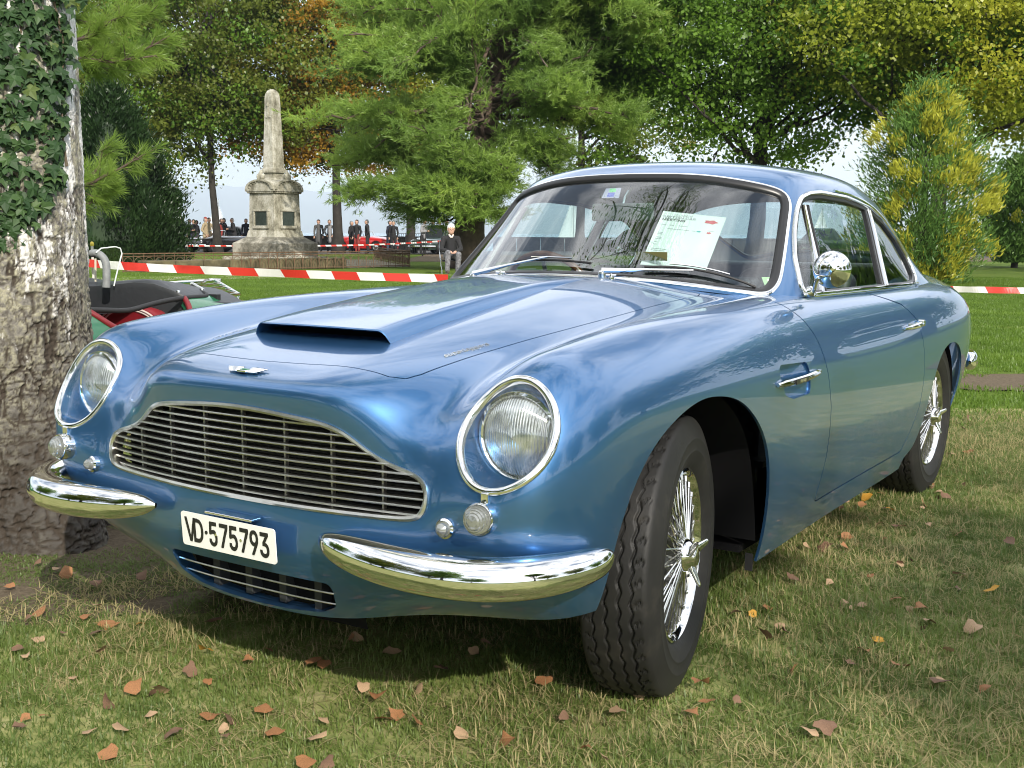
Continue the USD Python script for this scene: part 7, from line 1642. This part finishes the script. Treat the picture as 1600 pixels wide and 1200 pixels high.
def sailboat(label, u, d, H, W, rz=0, hull_white=True):
    P = gp(u, d, -1.6); t = thing('sailboat', label, 'boat', P, RZ+rz, 'white sailing boats on the lake'); b = MB(); Lh = H*.62
    rows = [[(x, s*w_*.5, z) for s in (-1, -.6, 0, .6, 1) for z in [zt if abs(s) == 1 else (.1 if abs(s) > .5 else -.15)]] for x, w_, zt in ((-Lh/2, .9, .75), (-Lh*.2, 1.7, .7), (Lh*.2, 1.5, .75), (Lh*.45, .5, .9), (Lh/2, .05, .95))]
    b.grid(np.array(rows)); b.grid(np.array([[r[0], r[4]] for r in rows])); part(t, 'hull', b, plate_white, 40)
    b = MB(); b.tube([(.3, 0, .6), (.3, 0, H)], .05, 6); b.tube([(.3, 0, 1.5), (-Lh*.45, 0, 1.4)], .04, 6); part(t, 'mast', b, alloy)
    def sail(name, A, B, C, bulge):
        n = 10; rows = []
        for i in range(n+1):
            f = i/n; p, q = np.array(A)*(1-f)+np.array(B)*f, np.array(A)*(1-f)+np.array(C)*f
            rows.append([p*(1-g)+q*g+np.array([0, bulge*math.sin(PI*g)*math.sin(PI*min(1, f*1.0+.1))*.5, 0]) for g in np.linspace(0, 1, 8)])
        b = MB(); b.grid(np.array(rows)); part(t, name, b, sail_mat, True)
    sail('mainsail', (.25, 0, H*.99), (.25, 0, 1.6), (-Lh*.44, 0, 1.5), W); sail('foresail', (.34, 0, H*.9), (Lh*.47, 0, 1.1), (-.2, 0, 1.4), W)
sail_mat = usdkit.material(stage, '/World/Looks/sailcloth', {'d': ('diffuse_bsdf', {'color': (.82, .82, .80)}), 't': ('translucent_bsdf', {'color': (.75, .75, .72)}), 'm': ('mix_closure', {'fac': .4})}, [('d.BSDF', 'm.closure1'), ('t.BSDF', 'm.closure2')], surface='m.closure')
sailboat('tall white sail rising behind the trunk left of the monument', 338, 120, 6.2, .8, 12)
sailboat('white sail partly hidden by the edge of the cypress', 279, 135, 6.4, .8, -20)
sailboat('white sail seen through the rear side glass of the coupe', 893, 150, 8.0, .8, 20)
sailboat('white sail seen through the door window of the coupe', 1281, 150, 6.4, .8, 8)
sailboat('white boat far off between the conifers at the right', 1530, 160, 5.4, .8, 30)
# ---------------------------------------------------------------- green open roadster behind the birch (its nose towards -y, like the coupe)
RO = np.array([-3.75, .90, 0.0])
ro = thing('green_roadster', 'green open vintage roadster with red seats parked behind the birch trunk', 'car', RO, 0)
r_green = plain('green_car_paint', (.012, .105, .045), .22, coat=1)
RB = np.array([   # stations along y from the nose back; half sections centre -> sill
 [(0,-2.05,.50),(.20,-2.05,.50),(.38,-2.03,.49),(.55,-2.0,.45),(.62,-1.97,.38),(.60,-1.95,.28)],
 [(0,-1.90,.72),(.22,-1.90,.71),(.42,-1.88,.68),(.62,-1.85,.62),(.70,-1.82,.48),(.66,-1.80,.26)],
 [(0,-1.4,.84),(.24,-1.4,.83),(.45,-1.4,.80),(.68,-1.4,.76),(.77,-1.4,.55),(.72,-1.4,.22)],
 [(0,-.7,.90),(.25,-.7,.89),(.47,-.7,.85),(.68,-.7,.79),(.77,-.7,.55),(.73,-.7,.20)],
 [(0,-.1,.93),(.25,-.1,.92),(.48,-.1,.87),(.68,-.1,.80),(.77,-.1,.54),(.73,-.1,.20)],
 [(0,.5,.92),(.25,.5,.91),(.48,.5,.86),(.68,.5,.79),(.77,.5,.54),(.73,.5,.20)],
 [(0,1.0,.88),(.25,1.0,.87),(.48,1.0,.84),(.69,1.0,.78),(.78,1.0,.56),(.74,1.0,.22)],
 [(0,1.5,.78),(.24,1.5,.77),(.46,1.5,.75),(.68,1.5,.71),(.76,1.5,.54),(.70,1.5,.28)],
 [(0,1.9,.62),(.22,1.9,.61),(.42,1.9,.59),(.60,1.88,.56),(.66,1.86,.46),(.62,1.85,.33)],
 [(0,2.0,.42),(.20,2.0,.42),(.40,1.99,.41),(.55,1.97,.40),(.60,1.95,.38),(.58,1.94,.34)]], float)
RB[:, :, 2] *= .925
ug = np.linspace(0, 9, 120); vg = np.linspace(-5, 5, 90); Gr = bsurface(RB, ug, vg, .004, .003)
V, F = grid(Gr); F = np.vstack([F[:, [0, 1, 2]], F[:, [0, 2, 3]]]); RS = Sheet(V, F, normals_of(Gr).reshape(-1, 3))
for yw in (-1.28, 1.05):
    val = np.minimum(.355-np.hypot(RS.V[:, 1]-yw, RS.V[:, 2]-.32), np.abs(RS.V[:, 0])-.45); RS, _ = RS.cut(-val)
CK = rounded([(-.66,-.02),(.66,-.02),(.70,.50),(.62,1.14),(-.62,1.14),(-.70,.50)], .08)
val = np.minimum(sdf(RS.V[:, :2], CK), RS.V[:, 2]-.62); RS, eck = RS.cut(-val); eck_loops = [RS.V[l] for l in RS.loops(eck)]
DC = rounded([(.14,.84),(.20,.75),(.36,.62),(.50,.555),(.70,.55),(.86,.62),(.95,.84),(.95,1.0),(.14,1.0)], .06)     # cut-away door
val = np.minimum(sdf(RS.V[:, 1:], DC), np.abs(RS.V[:, 0])-.5); RS, edc = RS.cut(-val)
rbp = put(ro, 'body', RS.V, RS.F, r_green, RS.N); V, F = RS.flange(edc, .05); put(rbp, 'edge_return', V, F, r_green)
piping = plain('dark_red_piping', (.16, .012, .016), .45)
for lp in RS.loops(edc):
    L = loop_smooth(resample(RS.V[lp], .02), 2, False); b = MB(); b.tube(L, .016, 8); part(ro, 'cockpit_piping', b, piping, True)
for lp in eck_loops:
    L = loop_smooth(resample(lp, .03), 2, False); b = MB(); b.tube(L, .014, 8); part(ro, 'cockpit_rim', b, black, True)
b = MB(); b.box((0, .5, .26), (1.36, 1.1, .03)); b.box((0, .02, .5), (1.30, .03, .5)); b.box((0, 1.16, .5), (1.30, .03, .5)); part(ro, 'cockpit_floor', b, black)
for s in (1, -1):
    b = MB(); b.box((s*.32, .60, .36), (.52, .48, .16), bev=.06); st = part(ro, 'seat', b, red_leather, 60)
    # a rounded bucket back
    a = np.linspace(-PI/2-.2, PI/2+.2, 26); prof = np.c_[.27*np.sin(a), .0*a, .52+.30*np.cos(a)**.8 if False else .39+.285*np.sqrt(np.clip(np.cos(a*.88), 0, 1))]
    b = MB(); C0_ = prof+[s*.32, .84, 0]; b.grid(np.array([C0_*[1, 1, 0]+[0, 0, .32], C0_+[0, -.05, 0], C0_+[0, -.03, .025], C0_+[0, .03, .025], C0_+[0, .06, -.01], C0_*[1, 1, 0]+[0, .06, .32]])); 
    m_ = C0_.mean(0); b.grid(np.array([C0_+[0, -.052, 0], (C0_+m_)/2+[0, -.02, 0], np.repeat(m_[None], 26, 0)+[0, .0, 0]])); part(st, 'backrest', b, red_leather, 60)
    b = MB(); b.tube(C0_+[0, -.052, .004], .006, 6); part(st, 'piping', b, plain('pale_piping', (.5, .42, .38), .5))
    b = MB(); b.tube(C0_*[.93, 1, .96]+[s*.022, -.05, .018], .005, 6); part(st, 'piping', b, plain('pale_piping_inner', (.5, .42, .38), .5))
# black tonneau over the far side and the rear of the cockpit
tg = []
for y in np.linspace(-.25, 1.34, 30):
    f = np.clip((y-.62)/.35, 0, 1); xr = -.02+.70*f**.8
    xs = np.linspace(-.70, xr, 22); z = .835-.022*((y-.4)/.8)**2-.10*np.clip((np.abs(xs)-.40)/.3, 0, 1)**1.6-.03*np.clip((y-.9)/.5, 0, 1)-.03*np.exp(-((xs-xr)/.06)**2)*(1-f)+.012*np.sin(9*xs+5*y)*np.exp(-((y-.9)/.4)**2)
    tg.append(np.c_[xs, np.full(22, y), z])
tg = np.array(tg); b = MB(); b.grid(tg); low = tg[:, -1].copy(); low2 = low+[0, 0, -.16]; b.grid(np.array([low, low+[.012, 0, -.03], low2])); part(ro, 'tonneau_cover', b, plain('black_vinyl', (.020, .022, .025), .42, bumpscale=40, bump=.15), 60)
for (x, y) in ((.58, 1.10), (.66, .86), (-.6, 1.1)):
    b = MB(); b.lathe([(.012, 0), (.011, .008), (.0005, .011)], (x, y, .775 if x > 0 else .79), (0, 0, 1), 10); part(ro, 'fastener', b, chrome)
# windscreen frame folded forward, small aero screen, grab hoop
b = MB(); WF = [(-.62, -.16, .83), (-.60, .02, 1.07), (-.50, .06, 1.12), (.50, .06, 1.12), (.60, .02, 1.07), (.62, -.16, .83)]
b.tube(spline(WF, 60), .020, 10); wf = part(ro, 'windscreen_frame', b, chrome, 60)
b = MB(); b.grid(np.array([[(-.60, -.14, .85), (.60, -.14, .85)], [(-.58, .02, 1.09), (.58, .02, 1.09)]])); part(wf, 'windscreen_glass', b, window_glass)
for s in (1, -1): b = MB(); b.box((s*.60, .06, .89), (.03, .10, .03), bev=.008); part(wf, 'bracket', b, chrome)
def RP(u, v, x): return back(u, v, x=RO[0]+x)-RO
aero = [RP(u, v, .30) for u, v in ((152, 447), (150, 395), (158, 388), (180, 385.5), (188, 388), (190.5, 396), (183, 425), (178, 447))]
b = MB(); Q = np.array(aero); i = np.arange(len(Q)); b.add(np.vstack([Q, Q.mean(0)]), np.c_[i, (i+1) % len(Q), 0*i+len(Q)]); sc2 = part(ro, 'aero_screen', b, glass_mat('perspex', (.88, .92, .90), .08), 40)
b = MB(); b.tube(Q[1:], .004, 6); part(sc2, 'rim', b, plain('perspex_edge', (.6, .64, .62), .2))
b = MB(); hp_ = spline([RP(166, 449, .34), RP(166.5, 425, .34), RP(163, 405, .32), RP(152, 396, .28), RP(143, 396, .24)], 24); b.tube(hp_, .021, 10); part(ro, 'roll_hoop', b, plain('grey_padding', (.19, .20, .20), .6, vary=.2, vscale=30), 60)
for u in (149.5, 137): b = MB(); b.tube([RP(u, 448, .1), RP(u-.5, 404, .1)], .006, 6); part(ro, 'whip_rod', b, plain('pale_rod', (.52, .47, .36), .5) if u > 140 else steel)
# chrome luggage rack on the tail
def rk(name, pts, r=.011): b = MB(); b.tube(np.array(pts), r, 8); return part(ro, name, b, chrome, 60)
zr = .845
A_, B_, C_, D2_ = RP(300, 443.5, .42), RP(336, 438, -.25), RP(374, 460, -.10), RP(338, 464.5, .55)
rk('luggage_rack', spline([A_, (A_+B_)/2, B_-[.04, -.02, 0], B_+[.03, .03, 0]], 14)); rk('luggage_rack', [B_, C_]); rk('luggage_rack', [A_, D2_]); rk('luggage_rack', [D2_, C_])
for f in (.2, .42, .64, .84): rk('rack_bar', [A_*(1-f)+D2_*f, B_*(1-f)+C_*f], .008)
for P in (C_, D2_): rk('rack_stay', [P, P-[0, .10, .22]], .008)
rk('deck_rail', spline([RP(182, 447.5, -.35), RP(250, 443, -.40), RP(330, 438, -.28)], 12), .010)
for yw in (-1.28, 1.05):
    for s in (1, -1):
        b = MB(); b.lathe([(.19, -.08), (.30, -.085), (.325, -.05), (.325, .05), (.30, .08), (.20, .08)], (s*.66, yw, .325), (s, 0, 0), 30); wq = part(ro, 'wheel', b, black, 50); b = MB(); b.lathe([(.20, .05), (.16, .03), (.05, .06), (.0005, .07)], (s*.66, yw, .325), (s, 0, 0), 24); part(wq, 'hub_cap', b, steel, 50)
for s in (1, -1): b = MB(); b.lathe([(.09, 0), (.08, .03), (.05, .05), (.0005, .06)], (s*.5, -1.95, .60), (0, -1, .1), 16); part(ro, 'headlight', b, clear_lens, 50)
b = MB(); b.box((0, -2.055, .45), (.5, .03, .18), bev=.01); part(ro, 'grille', b, black)
